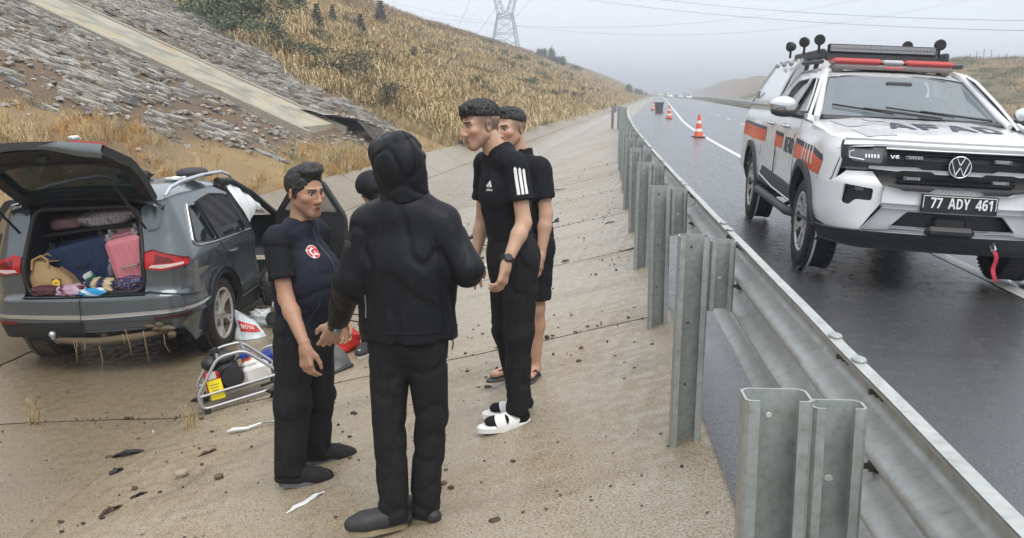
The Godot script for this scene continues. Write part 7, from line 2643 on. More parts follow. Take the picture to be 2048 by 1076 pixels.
func build_luggage() -> void:
	var navy := paintm(0.016, 0.036, 0.10, 0.6)
	bumpy(navy, "n_weave", 2.0, false, 0.6)
	var pink := paintm(0.62, 0.215, 0.255, 0.35)
	var grey_t := paintm(0.22, 0.21, 0.21, 0.5)
	var dark := paintm(0.015, 0.015, 0.018, 0.5)
	var a := suitcase("suitcase", "large navy blue fabric suitcase lying tilted in the car boot", Vector3(0.68, 0.40, 0.32), navy, dark, dark)
	in_suv(a, Vector3(-0.10, 1.0, 0.42), Vector3(0.15, 0.0, 0.22))
	var b := suitcase("suitcase", "pink hard-shell suitcase with grey zip standing right in the car boot", Vector3(0.30, 0.50, 0.32), pink, grey_t, grey_t)
	in_suv(b, Vector3(0.355, 1.0, 0.60), Vector3(0.1, 0.35, 0.17))
	# tan shopping bag with handles and a round yellow emblem
	var tan_m := paintm(0.40, 0.265, 0.13, 0.85)
	bumpy(tan_m, "n_soft", 1.6, false, 0.8)
	var t := thing("shopping_bag", "full tan cloth bag with round yellow emblem, left in the car boot", "bag")
	var mb := MB.new()
	mb.grid(36, 14, func(u: float, w: float) -> Vector3:
		var an := TAU * u
		var c := Vector2(signf(cos(an)) * pow(absf(cos(an)), 0.6), signf(sin(an)) * pow(absf(sin(an)), 0.6))
		var k := 1.0 + 0.13 * fine.get_noise_3dv(Vector3(cos(an), w * 1.4, sin(an)) * 3.0)
		var taper := 1.0 - 0.50 * w * w
		var pinch := sin(minf(w * 3.0, 1.0) * PI * 0.5)
		return Vector3(c.x * 0.21 * taper * k * (0.8 + 0.2 * pinch) - 0.07 * w, w * 0.27 * (1.0 - 0.25 * clampf(c.x, 0, 1)), c.y * 0.13 * taper * k))
	mb.grid(12, 4, func(u: float, w: float) -> Vector3: return Vector3(cos(TAU * u) * 0.105 * w - 0.07, 0.262, sin(TAU * u) * 0.06 * w))
	part("bag", mb, tan_m, t)
	for z in [-0.045, 0.06]:
		var h := MB.new()
		h.tube([Vector3(-0.17, 0.20, z * 1.6), Vector3(-0.16, 0.285, z * 1.4), Vector3(-0.09, 0.32, z), Vector3(-0.03, 0.285, z * 1.3), Vector3(-0.02, 0.22, z * 1.6)], 0.012, 7)
		part("handle", h, tan_m, t)
	var dark_blue := paintm(0.03, 0.03, 0.03, 0.6)
	var yellow := paintm(0.75, 0.52, 0.02, 0.6)
	var red := paintm(0.5, 0.03, 0.03, 0.6)
	var sq := MB.new()
	sq.xf = Transform3D(Basis(Vector3.RIGHT, -0.25), Vector3(0.055, 0.085, 0.136))
	sq.plate(pv([-0.04, -0.04, 0.04, -0.04, 0.04, 0.04, -0.04, 0.04]), 0.0, 0.004)
	part("emblem_square", sq, dark_blue, t)
	var ci := MB.new()
	ci.xf = Transform3D(Basis(Vector3.RIGHT, -0.25), Vector3(0.055, 0.085, 0.137))
	ci.plate(circle2(0.036), 0.003, 0.006)
	part("emblem_disc", ci, yellow, t)
	var tx := part("emblem_letters", text_mesh("LIDL", 0.02), dark_blue, t)
	tx.transform = Transform3D(Basis(Vector3.RIGHT, -0.25).scaled_local(Vector3.ONE * 0.033), Vector3(0.055, 0.087, 0.1435))
	in_suv(t, Vector3(-0.335, 0.765, 0.63), Vector3(0, 0.05, -0.03))
	# parcel shelf and bedding on top
	var shelf := MB.new()
	shelf.box(Vector3.ZERO, Vector3(1.02, 0.03, 0.5), 0.008)
	var sh := part("parcel_shelf", shelf, dark)
	tag(sh, "black parcel shelf lying askew on top of the blue suitcase", "shelf")
	in_suv(sh, Vector3(0.0, 1.295, 0.25), Vector3(0.05, 0.0, 0.10))
	noise_tex("c_spots", 0.05, 1, [[0.0, Color(0.25, 0.24, 0.27)], [0.16, Color(0.45, 0.44, 0.46)], [0.22, Color(0.95, 0.93, 0.94)], [1.0, Color(1, 1, 1)]], 256, FastNoiseLite.TYPE_CELLULAR)
	var quilt := paintm(0.60, 0.56, 0.56, 0.85)
	quilt.albedo_texture = tex["c_spots"]
	tri_map(quilt, 5.0, false)
	var q := part("pillow", lump_mesh(Vector3(0.33, 0.075, 0.2), 0.2, 3.0), quilt)
	tag(q, "pale spotted pillow squeezed under the car roof above the suitcases", "pillow")
	in_suv(q, Vector3(0.10, 1.385, 0.28), Vector3(0.1, 0.0, 0.10))
	var mauve := paintm(0.20, 0.11, 0.115, 0.9)
	var mv := part("folded_blanket", lump_mesh(Vector3(0.17, 0.06, 0.18), 0.2, 5.0), mauve)
	tag(mv, "dusky mauve folded blanket left of the spotted pillow", "blanket")
	in_suv(mv, Vector3(-0.30, 1.345, 0.30), Vector3(0.1, 0.0, 0.12))
	var beige := part("carry_bag", lump_mesh(Vector3(0.15, 0.11, 0.12), 0.2, 7.0), paintm(0.36, 0.215, 0.18, 0.8))
	tag(beige, "dusty pink carry bag with brown straps behind the pink suitcase", "bag")
	in_suv(beige, Vector3(0.24, 1.19, 0.36), Vector3.ZERO)
	var st := MB.new()
	for x in [-0.06, 0.02]: st.tube([Vector3(x, -0.08, 0.125), Vector3(x, 0.04, 0.118), Vector3(x + 0.01, 0.108, 0.02)], 0.012, 6)
	part("strap", st, paintm(0.12, 0.05, 0.03, 0.6), beige)
	# small boxes, bottles, tripod
	var carton := thing("drink_carton", "small white and green carton between tan bag and bottles", "carton")
	var cb := MB.new()
	cb.box(Vector3(0, 0.06, 0), Vector3(0.075, 0.12, 0.06), 0.004)
	part("box", cb, paintm(0.72, 0.73, 0.70, 0.5), carton)
	var cg := MB.new()
	cg.box(Vector3(0.004, 0.072, 0.0), Vector3(0.078, 0.035, 0.063), 0.003)
	cg.box(Vector3(0, 0.014, 0.0), Vector3(0.078, 0.022, 0.063), 0.003)
	part("green_band", cg, paintm(0.02, 0.22, 0.10, 0.5), carton)
	in_suv(carton, Vector3(0.0, 0.80, 0.62), Vector3(0.2, 0.3, 0.45))
	var pet := pane_mat(0.6, 0.62, 0.66, 0.35)
	for k in 3:
		var bt := thing("water_bottle", ["clear plastic bottle left of the three behind the black tripod", "clear plastic bottle middle of three behind the black tripod", "clear plastic bottle right of three, touching the pink suitcase"][k], "bottle", Vector3.ZERO, 0.0, "bottles in the boot")
		var bm := MB.new()
		bm.lathe([Vector2(0.0, 0.0), Vector2(0.03, 0.0), Vector2(0.033, 0.015), Vector2(0.033, 0.06), Vector2(0.030, 0.07), Vector2(0.033, 0.08), Vector2(0.033, 0.14), Vector2(0.012, 0.19), Vector2(0.012, 0.205)], 16, false)
		part("bottle", bm, pet, bt)
		var cp := MB.new()
		cp.lathe([Vector2(0.0, 0.222), Vector2(0.015, 0.222), Vector2(0.015, 0.2), Vector2(0.0, 0.2)], 12)
		part("cap", cp, paintm(0.5, 0.5, 0.52, 0.4), bt)
		in_suv(bt, Vector3(0.13 + 0.07 * k, 0.80, 0.55), Vector3(0.15, 0, -0.1 + 0.08 * k))
	var tri := thing("folded_tripod", "black folded tripod lying across the bags in the boot", "tripod")
	for k in 3:
		var lg := MB.new()
		lg.tube([Vector3(-0.24, 0.02 * k, 0.02 * k), Vector3(0.26, 0.03 * k - 0.01, -0.01 * k)], 0.014, 8)
		for j in 4: lg.box(Vector3(-0.2 + 0.13 * j, 0.02 * k + 0.002 * j, 0.02 * k - 0.01 * j), Vector3(0.04, 0.034, 0.034), 0.006)
		part("leg", lg, dark, tri)
	in_suv(tri, Vector3(0.20, 0.825, 0.69), Vector3(0, 0.1, 0.09))
	# soft things along the sill
	noise_tex("c_print", 0.035, 2, [[0.0, Color(0.9, 0.35, 0.1)], [0.22, Color(0.85, 0.65, 0.3)], [0.30, Color(0.02, 0.05, 0.25)], [0.7, Color(0.03, 0.08, 0.4)], [0.8, Color(0.4, 0.55, 0.8)], [1.0, Color(0.9, 0.9, 0.9)]], 256)
	var printed := paintm(0.75, 0.75, 0.8, 0.5)
	printed.albedo_texture = tex["c_print"]
	tri_map(printed, 4.0, false)
	var stripe := func(cols: Array, dir: Vector3, width: float, mb_: MB) -> void:
		mb_.coloured = true
		for k in mb_.v.size():
			mb_.c[k] = cols[posmod(floori(mb_.v[k].dot(dir) / width), cols.size())]
	var vc := paintm(1, 1, 1, 0.85)
	vc.vertex_color_use_as_albedo = true
	var soft := [["toiletry_pouch", "maroon pouch at the left end of the boot sill", "pouch", Vector3(-0.36, 0.79, 0.77), Vector3(0.13, 0.045, 0.08), Color(0.075, 0.02, 0.03), null],
		["beach_towel", "lilac towel with burgundy stripes folded on the boot sill", "towel", Vector3(-0.13, 0.785, 0.79), Vector3(0.13, 0.05, 0.08), Color.WHITE, [[Color(0.45, 0.30, 0.40), Color(0.45, 0.30, 0.40), Color(0.5, 0.38, 0.46), Color(0.13, 0.02, 0.04)], Vector3(0.7, 0.7, 0), 0.03]],
		["striped_bag", "navy and cream striped beach bag on the boot sill", "bag", Vector3(0.14, 0.815, 0.77), Vector3(0.14, 0.065, 0.075), Color.WHITE, [[Color(0.012, 0.02, 0.06), Color(0.50, 0.40, 0.24)], Vector3(1, 0.15, 0), 0.058]],
		["wet_wipes", "bright blue and white packet of wipes at the front of the sill", "packet", Vector3(0.10, 0.775, 0.86), Vector3(0.115, 0.035, 0.03), Color.WHITE, [[Color(0.03, 0.30, 0.62), Color(0.03, 0.30, 0.62), Color(0.65, 0.72, 0.75)], Vector3(0.5, 1, 0), 0.03]],
		["printed_bag", "deep blue bag printed with orange and white figures, right end of the sill", "bag", Vector3(0.37, 0.815, 0.74), Vector3(0.14, 0.07, 0.08), Color.WHITE, null]]
	for e in soft:
		var sm := lump_mesh(e[4], 0.25, e[3].x * 7.0, 40, 24)
		if e[6]: stripe.call(e[6][0], e[6][1], e[6][2], sm)
		var m: Material = printed if e[0] == "printed_bag" else (vc if e[6] else paintm(e[5].r, e[5].g, e[5].b, 0.7))
		var o := part(e[0], sm, m)
		tag(o, e[1], e[2])
		in_suv(o, e[3], Vector3(0.1, 0, rng.randf_range(-0.08, 0.08)))
	# things left on the roof
	var capm := paintm(0.05, 0.047, 0.055, 0.9)
	var cap_ := thing("flat_cap", "dark grey soft hat lying on the car roof by the rail", "hat")
	var cm := MB.new()
	cm.ball(Vector3(0, 0.045, 0), Vector3(0.16, 0.055, 0.12), 18, 10, fine, 0.15)
	part("crown", cm, capm, cap_)
	var br := MB.new()
	br.ball(Vector3(0.05, 0.015, 0.03), Vector3(0.17, 0.016, 0.13), 18, 6)
	part("brim", br, capm, cap_)
	in_suv(cap_, Vector3(0.50, 1.632, -0.62), Vector3(0, 0.3, 0))
	var rag := part("white_cloth", lump_mesh(Vector3(0.10, 0.02, 0.06), 0.5, 2.0), paintm(0.7, 0.7, 0.7, 0.85))
	tag(rag, "crumpled white cloth on the car roof beside the dark hat", "cloth")
	in_suv(rag, Vector3(0.44, 1.642, -0.35), Vector3(0, 0.4, 0))
	var dk := part("black_pouch", lump_mesh(Vector3(0.16, 0.045, 0.08), 0.4, 4.0), dark)
	tag(dk, "flat black pouch on the roof just ahead of the raised tailgate", "pouch")
	in_suv(dk, Vector3(-0.02, 1.68, -0.45), Vector3(0, 0.2, 0))
	var tissue := part("white_cloth", lump_mesh(Vector3(0.045, 0.016, 0.03), 0.5, 6.0), paintm(0.72, 0.72, 0.7, 0.85))
	tag(tissue, "small white scrap lying on top of the raised tailgate", "cloth")
	tissue.transform = suv_at * Transform3D(Basis(Vector3.RIGHT, -0.4), Vector3(0.30, 2.125, 1.18))


# ------------------------------------------------------------------ the white rescue pickup
# its own axes: x to the right in the photograph, y up, z forwards (towards the viewer); origin on the road under the front axle
func truck_skin(p: Vector2, side: float, lift := 0.0) -> Vector3:
	var s := p.x
	var y := p.y
	var pos: Vector2
	var nn: Vector2
	if s < 0.62:
		pos = Vector2(s, 0.95 - 0.16 * s * s); nn = Vector2(0.32 * s, 1.0).normalized()
	elif s < 1.2:
		var a := (s - 0.62) / 0.58 * PI * 0.5
		var b := maxf(a, 0.2)
		pos = Vector2(0.62 + 0.335 * sin(a), 0.50 + 0.388 * cos(a)); nn = Vector2(sin(b), cos(b)).normalized()
		if a < 0.2: nn = Vector2(0.32 * 0.62, 1.0).normalized().lerp(nn, a / 0.2).normalized()
	else:
		pos = Vector2(0.955, 0.50 - (s - 1.2)); nn = Vector2(1, 0)
	var fl := 0.16 * smoothstep(0.48, 0.30, y) + 0.05 * smoothstep(0.82, 0.90, y) + 0.03 * smoothstep(1.02, 1.12, y) + 0.08 * smoothstep(1.10, 1.19, y)
	var sl := 0.06 * smoothstep(0.62, 0.36, y) + 0.012 * smoothstep(0.95, 1.06, y) + 0.03 * smoothstep(1.10, 1.24, y) + 0.03 * smoothstep(1.24, 1.36, y)
	# door hollow and shoulders over the wheels
	sl += 0.018 * smoothstep(2.2, 2.6, s) * smoothstep(4.5, 4.1, s) * exp(-pow((y - 0.82) / 0.16, 2.0))
	for c in [1.70, 4.97]:
		sl -= 0.03 * exp(-pow((s - c) / 0.45, 2.0)) * smoothstep(1.2, 0.95, y)
	var f := lerpf(fl, sl, nn.x * nn.x) - lift
	pos -= nn * f
	return Vector3(side * pos.x, y, pos.y)

# letters bent onto a skin: right is the direction of growing parameter (+1) or the other way (-1)
func letters_on(parent: Node, called: String, text: String, fn: Callable, ctr: Vector2, size: Vector2, way: float, m: Material, lift: float, depth := 0.002) -> void:
	var tm := text_mesh(text, 0.02)
	var ar := tm.surface_get_arrays(0)
	var vv: PackedVector3Array = ar[Mesh.ARRAY_VERTEX]
	var bb := tm.get_aabb()
	var ix: PackedInt32Array = ar[Mesh.ARRAY_INDEX]
	var mb := MB.new()
	for q in vv:
		var p := Vector2((q.x - bb.get_center().x) / bb.size.x * size.x * way, (q.y - bb.get_center().y) / bb.size.y * size.y)
		var a: Vector3 = fn.call(ctr + p, lift + (depth if q.z > bb.get_center().z else 0.0))
		mb.vert(a)
	mb.ix = ix
	part(called, mb, m, parent)

func build_truck() -> void:
	var white := car_paint(0.70, 0.715, 0.73, 0.0, 0.3)
	white.clearcoat = 0.6
	var silver := paintm(0.52, 0.53, 0.55, 0.35, 0.35)
	var chrome := paintm(0.68, 0.69, 0.71, 0.18, 0.95)
	var bright := paintm(0.62, 0.63, 0.65, 0.3, 0.25)
	var black := paintm(0.012, 0.013, 0.015, 0.45)
	var plastic := paintm(0.045, 0.048, 0.052, 0.6)
	var orange := paintm(0.62, 0.095, 0.03, 0.4)
	var navy := paintm(0.018, 0.024, 0.05, 0.45)
	var pale_red := paintm(0.55, 0.20, 0.20, 0.45)
	var stripe_grey := paintm(0.40, 0.41, 0.425, 0.45)
	var glass := pane_mat(0.20, 0.24, 0.265, 0.62)
	var side_glass := pane_mat(0.06, 0.075, 0.08, 0.72)
	var letters := paintm(0.80, 0.80, 0.80, 0.45)
	var red := paintm(0.50, 0.035, 0.05, 0.3)
	var red_lens := paintm(0.46, 0.06, 0.06, 0.15)
	var t := thing("rescue_pickup", "white pickup with orange side bands, roof rack and light bars, parked on the shoulder", "pickup truck")
	t.transform = Transform3D(Basis(Vector3.UP, deg_to_rad(-7.4)) * Basis(Vector3.BACK, deg_to_rad(-2.6)), Vector3(3.732, -0.066, -8.146)).scaled_local(Vector3.ONE * 1.066)
	var fa := 1.70
	var ra := 4.97
	var R := 0.47
	for side: float in [-1.0, 1.0]:
		var fn := func(p: Vector2) -> Vector3: return truck_skin(p, side)
		var at_ := func(lift: float) -> Callable: return func(p: Vector2) -> Vector3: return truck_skin(p, side, lift)
		var holes := [circle2(R, 48, Vector2(fa, 0.42)), circle2(R, 48, Vector2(ra, 0.42))]
		# flank from wing to tail
		var mb := MB.new()
		mb.sheet(pv([0.95, 0.83, 0.86, 1.165, 1.2, 1.20, 1.75, 1.25, 2.05, 1.33, 6.0, 1.36, 6.08, 1.2, 6.08, 0.55, 5.3, 0.50, ra - 0.4, 0.50, fa + 0.46, 0.50, 1.24, 0.58, 1.20, 0.83]), holes, fn, 0.08, 0.02)
		part("body_side", mb, white, t)
		# white bumper corner with its L-shaped vent
		var vent := rounded(pv([0.605, 0.705, 0.60, 0.80, 0.84, 0.825, 0.86, 0.675, 0.79, 0.66, 0.735, 0.71]), 0.02)
		var cn := MB.new()
		cn.sheet(pv([0.535, 0.825, 0.525, 0.70, 0.67, 0.475, 1.0, 0.47, 1.16, 0.50, 1.24, 0.62, 1.21, 0.835, 0.95, 0.845, 0.85, 0.925, 0.62, 0.93]), [vent], fn, 0.06, 0.03)
		part("bumper_corner", cn, white, t)
		var vb := MB.new()
		vb.sheet(Geometry2D.offset_polygon(vent, 0.012)[0], [], at_.call(-0.045), 0.06)
		part("bumper_vent", vb, black, t)
		var vl := MB.new()
		vl.sheet(rounded(pv([0.675, 0.775, 0.675, 0.80, 0.75, 0.805, 0.75, 0.78]), 0.006), [], at_.call(-0.038), 0.05, 0.01)
		part("fog_lamp", vl, paintm(0.2, 0.21, 0.22, 0.2), t)
		var sg := MB.new()
		sg.tube([truck_skin(Vector2(0.53, 0.82), side, 0.001), truck_skin(Vector2(0.523, 0.70), side, 0.001), truck_skin(Vector2(0.60, 0.585), side, 0.001), truck_skin(Vector2(0.67, 0.475), side, 0.001)], 0.005, 6)
		sg.tube([truck_skin(Vector2(0.90, 1.155), side, 0.001), truck_skin(Vector2(0.93, 1.0), side, 0.001), truck_skin(Vector2(0.97, 0.845), side, 0.001), truck_skin(Vector2(1.18, 0.835), side, 0.001)], 0.004, 5)
		part("panel_gap", sg, black, t)
		sg = MB.new()
		for e in [[fa + 0.60, 1.30, 0.60], [fa + 1.72, 1.34, 0.60], [ra - 0.60, 1.34, 0.80]]:
			sg.tube([truck_skin(Vector2(e[0], e[1]), side, 0.0), truck_skin(Vector2(e[0] + 0.02, 1.0), side, 0.0), truck_skin(Vector2(e[0] + 0.01, e[2]), side, 0.0)], 0.005, 5)
		part("panel_gap", sg, black, t)
		# headlight: dark housing, lens, light guide and row of leds
		var hl := MB.new()
		hl.sheet(rounded(pv([0.53, 0.965, 0.53, 1.125, 0.75, 1.145, 0.95, 1.165, 0.91, 1.02, 0.80, 0.975]), 0.015), [], at_.call(0.006), 0.05, 0.03)
		var hn := part("headlight", hl, black, t)
		var ln := MB.new()
		ln.sheet(rounded(pv([0.56, 0.995, 0.56, 1.085, 0.86, 1.105, 0.85, 1.03, 0.79, 1.005]), 0.02), [], at_.call(0.012), 0.05, 0.01)
		part("lens", ln, paintm(0.10, 0.11, 0.12, 0.12), hn)
		var gd := MB.new()
		gd.tube([truck_skin(Vector2(0.80, 1.085), side, 0.014), truck_skin(Vector2(0.84, 1.075), side, 0.014), truck_skin(Vector2(0.83, 1.03), side, 0.014), truck_skin(Vector2(0.70, 1.018), side, 0.014)], 0.006, 6)
		for k in 5: gd.sheet(pv([0.585 + 0.024 * k, 1.035, 0.585 + 0.024 * k, 1.062, 0.598 + 0.024 * k, 1.065, 0.598 + 0.024 * k, 1.038]), [], at_.call(0.016), 0.05, 0.01)
		part("light_guide", gd, paintm(0.75, 0.77, 0.8, 0.2), hn)
		# dark wheel-arch flares, sill cladding, running board
		for c in [fa, ra]:
			var ar := MB.new()
			var ring: Array = Geometry2D.clip_polygons(circle2(R + 0.055, 52, Vector2(c, 0.42)), circle2(R - 0.012, 52, Vector2(c, 0.42)))
			var keep := pv([c - 0.7, 0.44, c + 0.7, 0.42, c + 0.7, 1.3, c - 0.7, 1.3])
			var outer: PackedVector2Array = Geometry2D.intersect_polygons(circle2(R + 0.055, 52, Vector2(c, 0.42)), keep)[0]
			ar.sheet(outer, [circle2(R - 0.012, 52, Vector2(c, 0.42))], at_.call(0.028), 0.05, 0.05)
			part("arch_flare", ar, plastic, t)
		var cl := MB.new()
		cl.sheet(pv([fa + 0.50, 0.50, fa + 0.50, 0.645, fa + 1.1, 0.665, fa + 2.45, 0.70, fa + 2.45, 0.66, ra - 0.62, 0.50]), [], at_.call(0.012), 0.1, 0.02)
		part("sill_cladding", cl, plastic, t)
		var cs := MB.new()
		cs.tube([truck_skin(Vector2(fa + 0.52, 0.515), side, 0.02), truck_skin(Vector2(fa + 1.6, 0.53), side, 0.02), truck_skin(Vector2(fa + 2.5, 0.60), side, 0.02)], 0.012, 6)
		part("sill_strip", cs, chrome, t)
		var rb := MB.new()
		rb.tube([Vector3(side * 0.86, 0.40, -0.44), Vector3(side * 0.97, 0.41, -0.62), Vector3(side * 0.98, 0.42, -1.6), Vector3(side * 0.98, 0.42, -2.45), Vector3(side * 0.86, 0.42, -2.65)], 0.045, 10)
		for z in [-0.9, -1.6, -2.3]: rb.tube([Vector3(side * 0.96, 0.42, z), Vector3(side * 0.80, 0.50, z)], 0.022, 6)
		part("running_board", rb, plastic, t)
		for c in [0.0, -3.27]:
			var well := MB.new()
			well.grid(20, 1, func(u: float, w: float) -> Vector3:
				var a := lerpf(-0.25, PI + 0.25, u)
				return Vector3(side * lerpf(0.94, 0.62, w), 0.42 + sin(a) * 0.47, c + cos(a) * 0.47))
			part("wheel_well", well, black, t)
		# upper cab: pillar panel with two windows
		var cab := func(p: Vector2) -> Vector3:   # p.x is z, p.y height
			var k := (p.y - 1.30) / 0.46
			return Vector3(side * (0.895 - 0.20 * k - 0.03 * k * k), p.y, p.x)
		var w1 := rounded(pv([-0.56, 1.345, -1.26, 1.34, -1.20, 1.66, -1.02, 1.665, -0.72, 1.50]), 0.04)
		var w2 := rounded(pv([-1.36, 1.34, -2.05, 1.35, -2.0, 1.55, -1.86, 1.64, -1.30, 1.665]), 0.04)
		var up := MB.new()
		up.sheet(pv([-0.30, 1.28, -2.42, 1.28, -2.30, 1.60, -2.12, 1.745, -1.10, 1.765, -0.88, 1.70, -0.55, 1.48]), [w1, w2], cab, 0.1, 0.025)
		part("cab_side", up, white, t)
		for e in [[w1, "front_side_window"], [w2, "rear_side_window"]]:
			var g := MB.new()
			g.sheet(Geometry2D.offset_polygon(e[0], 0.012)[0], [], func(p: Vector2) -> Vector3: return cab.call(p) - Vector3(side * 0.014, 0, 0), 0.15)
			part(e[1], g, side_glass, t)
		var wf := MB.new()
		for w: PackedVector2Array in [w1, w2]:
			var pts := []
			for q in w: pts.append(cab.call(q) + Vector3(side * 0.002, 0, 0))
			wf.tube(pts, 0.009, 5, false, true)
		part("window_seal", wf, black, t)
		# mirror
		var mi := MB.new()
		mi.ball(Vector3(side * 1.09, 1.40, -0.62), Vector3(0.135, 0.085, 0.075), 16, 10)
		var mn := part("mirror", mi, chrome, t)
		var ml := MB.new()
		ml.ball(Vector3(side * 1.085, 1.345, -0.625), Vector3(0.125, 0.055, 0.07), 14, 8)
		ml.tube([Vector3(side * 0.90, 1.31, -0.62), Vector3(side * 1.03, 1.33, -0.62)], 0.03, 8)
		part("mirror_foot", ml, plastic, mn)
		# door handles
		for z in [-1.24, -2.16]:
			var hd := MB.new()
			var sy: float = 1.7 - z
			hd.tube([truck_skin(Vector2(sy - 0.1, 1.19), side, 0.0), truck_skin(Vector2(sy - 0.08, 1.19), side, 0.04), truck_skin(Vector2(sy + 0.08, 1.195), side, 0.04), truck_skin(Vector2(sy + 0.1, 1.195), side, 0.0)], 0.016, 8)
			part("door_handle", hd, chrome, t)
		# orange bands edged with navy, white slashes, lettering
		var band := func(called: String, poly: PackedVector2Array, m: Material, lift: float) -> void:
			var o := MB.new()
			o.sheet(poly, [circle2(R + 0.05, 48, Vector2(fa, 0.42)), circle2(R + 0.05, 48, Vector2(ra, 0.42))], at_.call(lift), 0.06, 0.0)
			part(called, o, m, t)
		band.call("orange_band", pv([1.16, 0.86, 1.10, 0.98, 1.45, 1.03, 2.28, 1.06, 2.28, 0.93, 1.9, 0.92]), orange, 0.003)
		band.call("navy_band", pv([1.10, 0.98, 1.13, 1.03, 1.45, 1.075, 2.28, 1.105, 2.28, 1.06, 1.45, 1.03]), navy, 0.003)
		for k in 4:
			var s0 := 1.42 + 0.115 * k
			band.call("white_slash", pv([s0, 1.085, s0 + 0.045, 1.085, s0 - 0.02, 0.93, s0 - 0.065, 0.93]), white, 0.006)
		band.call("orange_band", pv([3.02, 0.955, 3.02, 1.075, 3.50, 1.085, 3.50, 0.965]), orange, 0.003)
		band.call("navy_band", pv([3.02, 1.075, 3.02, 1.115, 3.50, 1.125, 3.50, 1.085]), navy, 0.003)
		band.call("orange_band", pv([4.15, 0.97, 4.15, 1.10, 6.05, 1.13, 6.05, 0.98]), orange, 0.003)
		band.call("navy_band", pv([4.15, 1.10, 4.15, 1.14, 6.05, 1.165, 6.05, 1.13]), navy, 0.003)
		letters_on(t, "side_lettering", "AFAD", func(p: Vector2, l: float) -> Vector3: return truck_skin(p, side, l), Vector2(2.66, 1.015), Vector2(0.50, 0.155), side, navy, 0.003)
		band.call("red_accent", pv([2.40, 1.10, 2.44, 1.10, 2.42, 1.14, 2.38, 1.14]) , orange, 0.003)
	# bonnet
	var hoodf := func(x: float, w: float) -> Vector3:
		var zf := 0.95 - 0.16 * x * x - 0.075
		if absf(x) > 0.62: zf = 0.50 + 0.388 * sqrt(maxf(0.0, 1.0 - pow((absf(x) - 0.62) / 0.335, 2.0))) - 0.06
		var z := lerpf(zf, -0.42, w)
		var y := 1.165 + 0.155 * pow(maxf(w, 0.0), 0.75) - 0.05 * pow(absf(x) / 0.9, 4.0)
		y += 0.007 * smoothstep(0.62, 0.5, absf(x)) * smoothstep(0.0, 0.25, w)
		y -= 0.028 * pow(1.0 - w, 6.0)
		return Vector3(x, y, z)
	var hood := MB.new()
	hood.grid(96, 56, func(u: float, w: float) -> Vector3: return hoodf.call(lerpf(-0.885, 0.885, u), w))
	part("bonnet", hood, white, t)
	var on_hood := func(p: Vector2, lift: float) -> Vector3: return hoodf.call(p.x, p.y) + Vector3(0, lift, lift * 0.2)
	var glyph := {"A": [pv([0, 0, 0.22, 0, 0.32, 0.24, 0.68, 0.24, 0.78, 0, 1, 0, 0.62, 1, 0.38, 1]), [pv([0.38, 0.42, 0.62, 0.42, 0.5, 0.76])]], "F": [pv([0.05, 0, 0.3, 0, 0.3, 0.38, 0.82, 0.38, 0.82, 0.58, 0.3, 0.58, 0.3, 0.79, 0.95, 0.79, 0.95, 1, 0.05, 1]), []], "D": [pv([0.05, 0, 0.62, 0, 0.97, 0.26, 0.97, 0.74, 0.62, 1, 0.05, 1]), [pv([0.3, 0.2, 0.56, 0.2, 0.72, 0.36, 0.72, 0.64, 0.56, 0.8, 0.3, 0.8])]]}
	for k in 4:
		var gl: Array = glyph["AFAD"[k]]
		var o := MB.new()
		o.sheet(gl[0], gl[1], func(p: Vector2) -> Vector3: return on_hood.call(Vector2(-0.36 + 0.245 * k + 0.215 * p.x, 0.44 + 0.27 * p.y), 0.0045), 0.06)
		part("bonnet_letter", o, navy, t)
	for q in [pv([-0.62, 0.18, -0.44, 0.18, -0.50, 0.42, -0.68, 0.42]), pv([-0.68, 0.55, -0.50, 0.55, -0.56, 0.86, -0.74, 0.86]), pv([-0.50, 0.20, -0.38, 0.20, -0.40, 0.34, -0.52, 0.34]), pv([-0.44, 0.78, -0.28, 0.78, -0.31, 0.93, -0.47, 0.93])]:
		var gs := MB.new()
		gs.sheet(q, [], func(p: Vector2) -> Vector3: return on_hood.call(p, 0.004), 0.08)
		part("bonnet_stripe", gs, stripe_grey, t)
	var rs := MB.new()
	rs.sheet(pv([0.50, 0.62, 0.62, 0.62, 0.60, 0.67, 0.48, 0.67]), [], func(p: Vector2) -> Vector3: return on_hood.call(p, 0.004), 0.08)
	part("red_accent", rs, pale_red, t)
	# grille and nose
	var nose := func(lift: float) -> Callable: return func(p: Vector2) -> Vector3:
		var s := 1.0 if p.x >= 0.0 else -1.0
		return truck_skin(Vector2(absf(p.x), p.y), s, lift)
	var patch := func(called: String, poly: PackedVector2Array, m: Material, lift: float, thick := 0.02, holes := []) -> MeshInstance3D:
		var o := MB.new()
		o.sheet(poly, holes, nose.call(lift), 0.06, thick)
		return part(called, o, m, t)
	patch.call("grille_backing", pv([-0.66, 0.80, -0.66, 1.145, 0.66, 1.145, 0.66, 0.80]), black, -0.03)
	for y in [1.022, 1.078, 0.868, 0.908]:
		patch.call("grille_slat", pv([-0.52 if y > 0.95 else -0.44, y - 0.007, -0.52 if y > 0.95 else -0.44, y + 0.007, 0.52 if y > 0.95 else 0.44, y + 0.007, 0.52 if y > 0.95 else 0.44, y - 0.007]), plastic, -0.012)
	patch.call("chrome_strip", pv([-0.54, 1.105, -0.54, 1.125, 0.54, 1.125, 0.54, 1.105]), bright, 0.012)
	patch.call("chrome_strip", pv([-0.66, 0.955, -0.655, 0.975, -0.30, 0.982, -0.26, 0.968, 0.26, 0.968, 0.30, 0.982, 0.655, 0.975, 0.66, 0.955, 0.45, 0.945, 0.40, 0.955, 0.20, 0.955, 0.17, 0.938, -0.17, 0.938, -0.20, 0.955, -0.40, 0.955, -0.45, 0.945]), bright, 0.016)
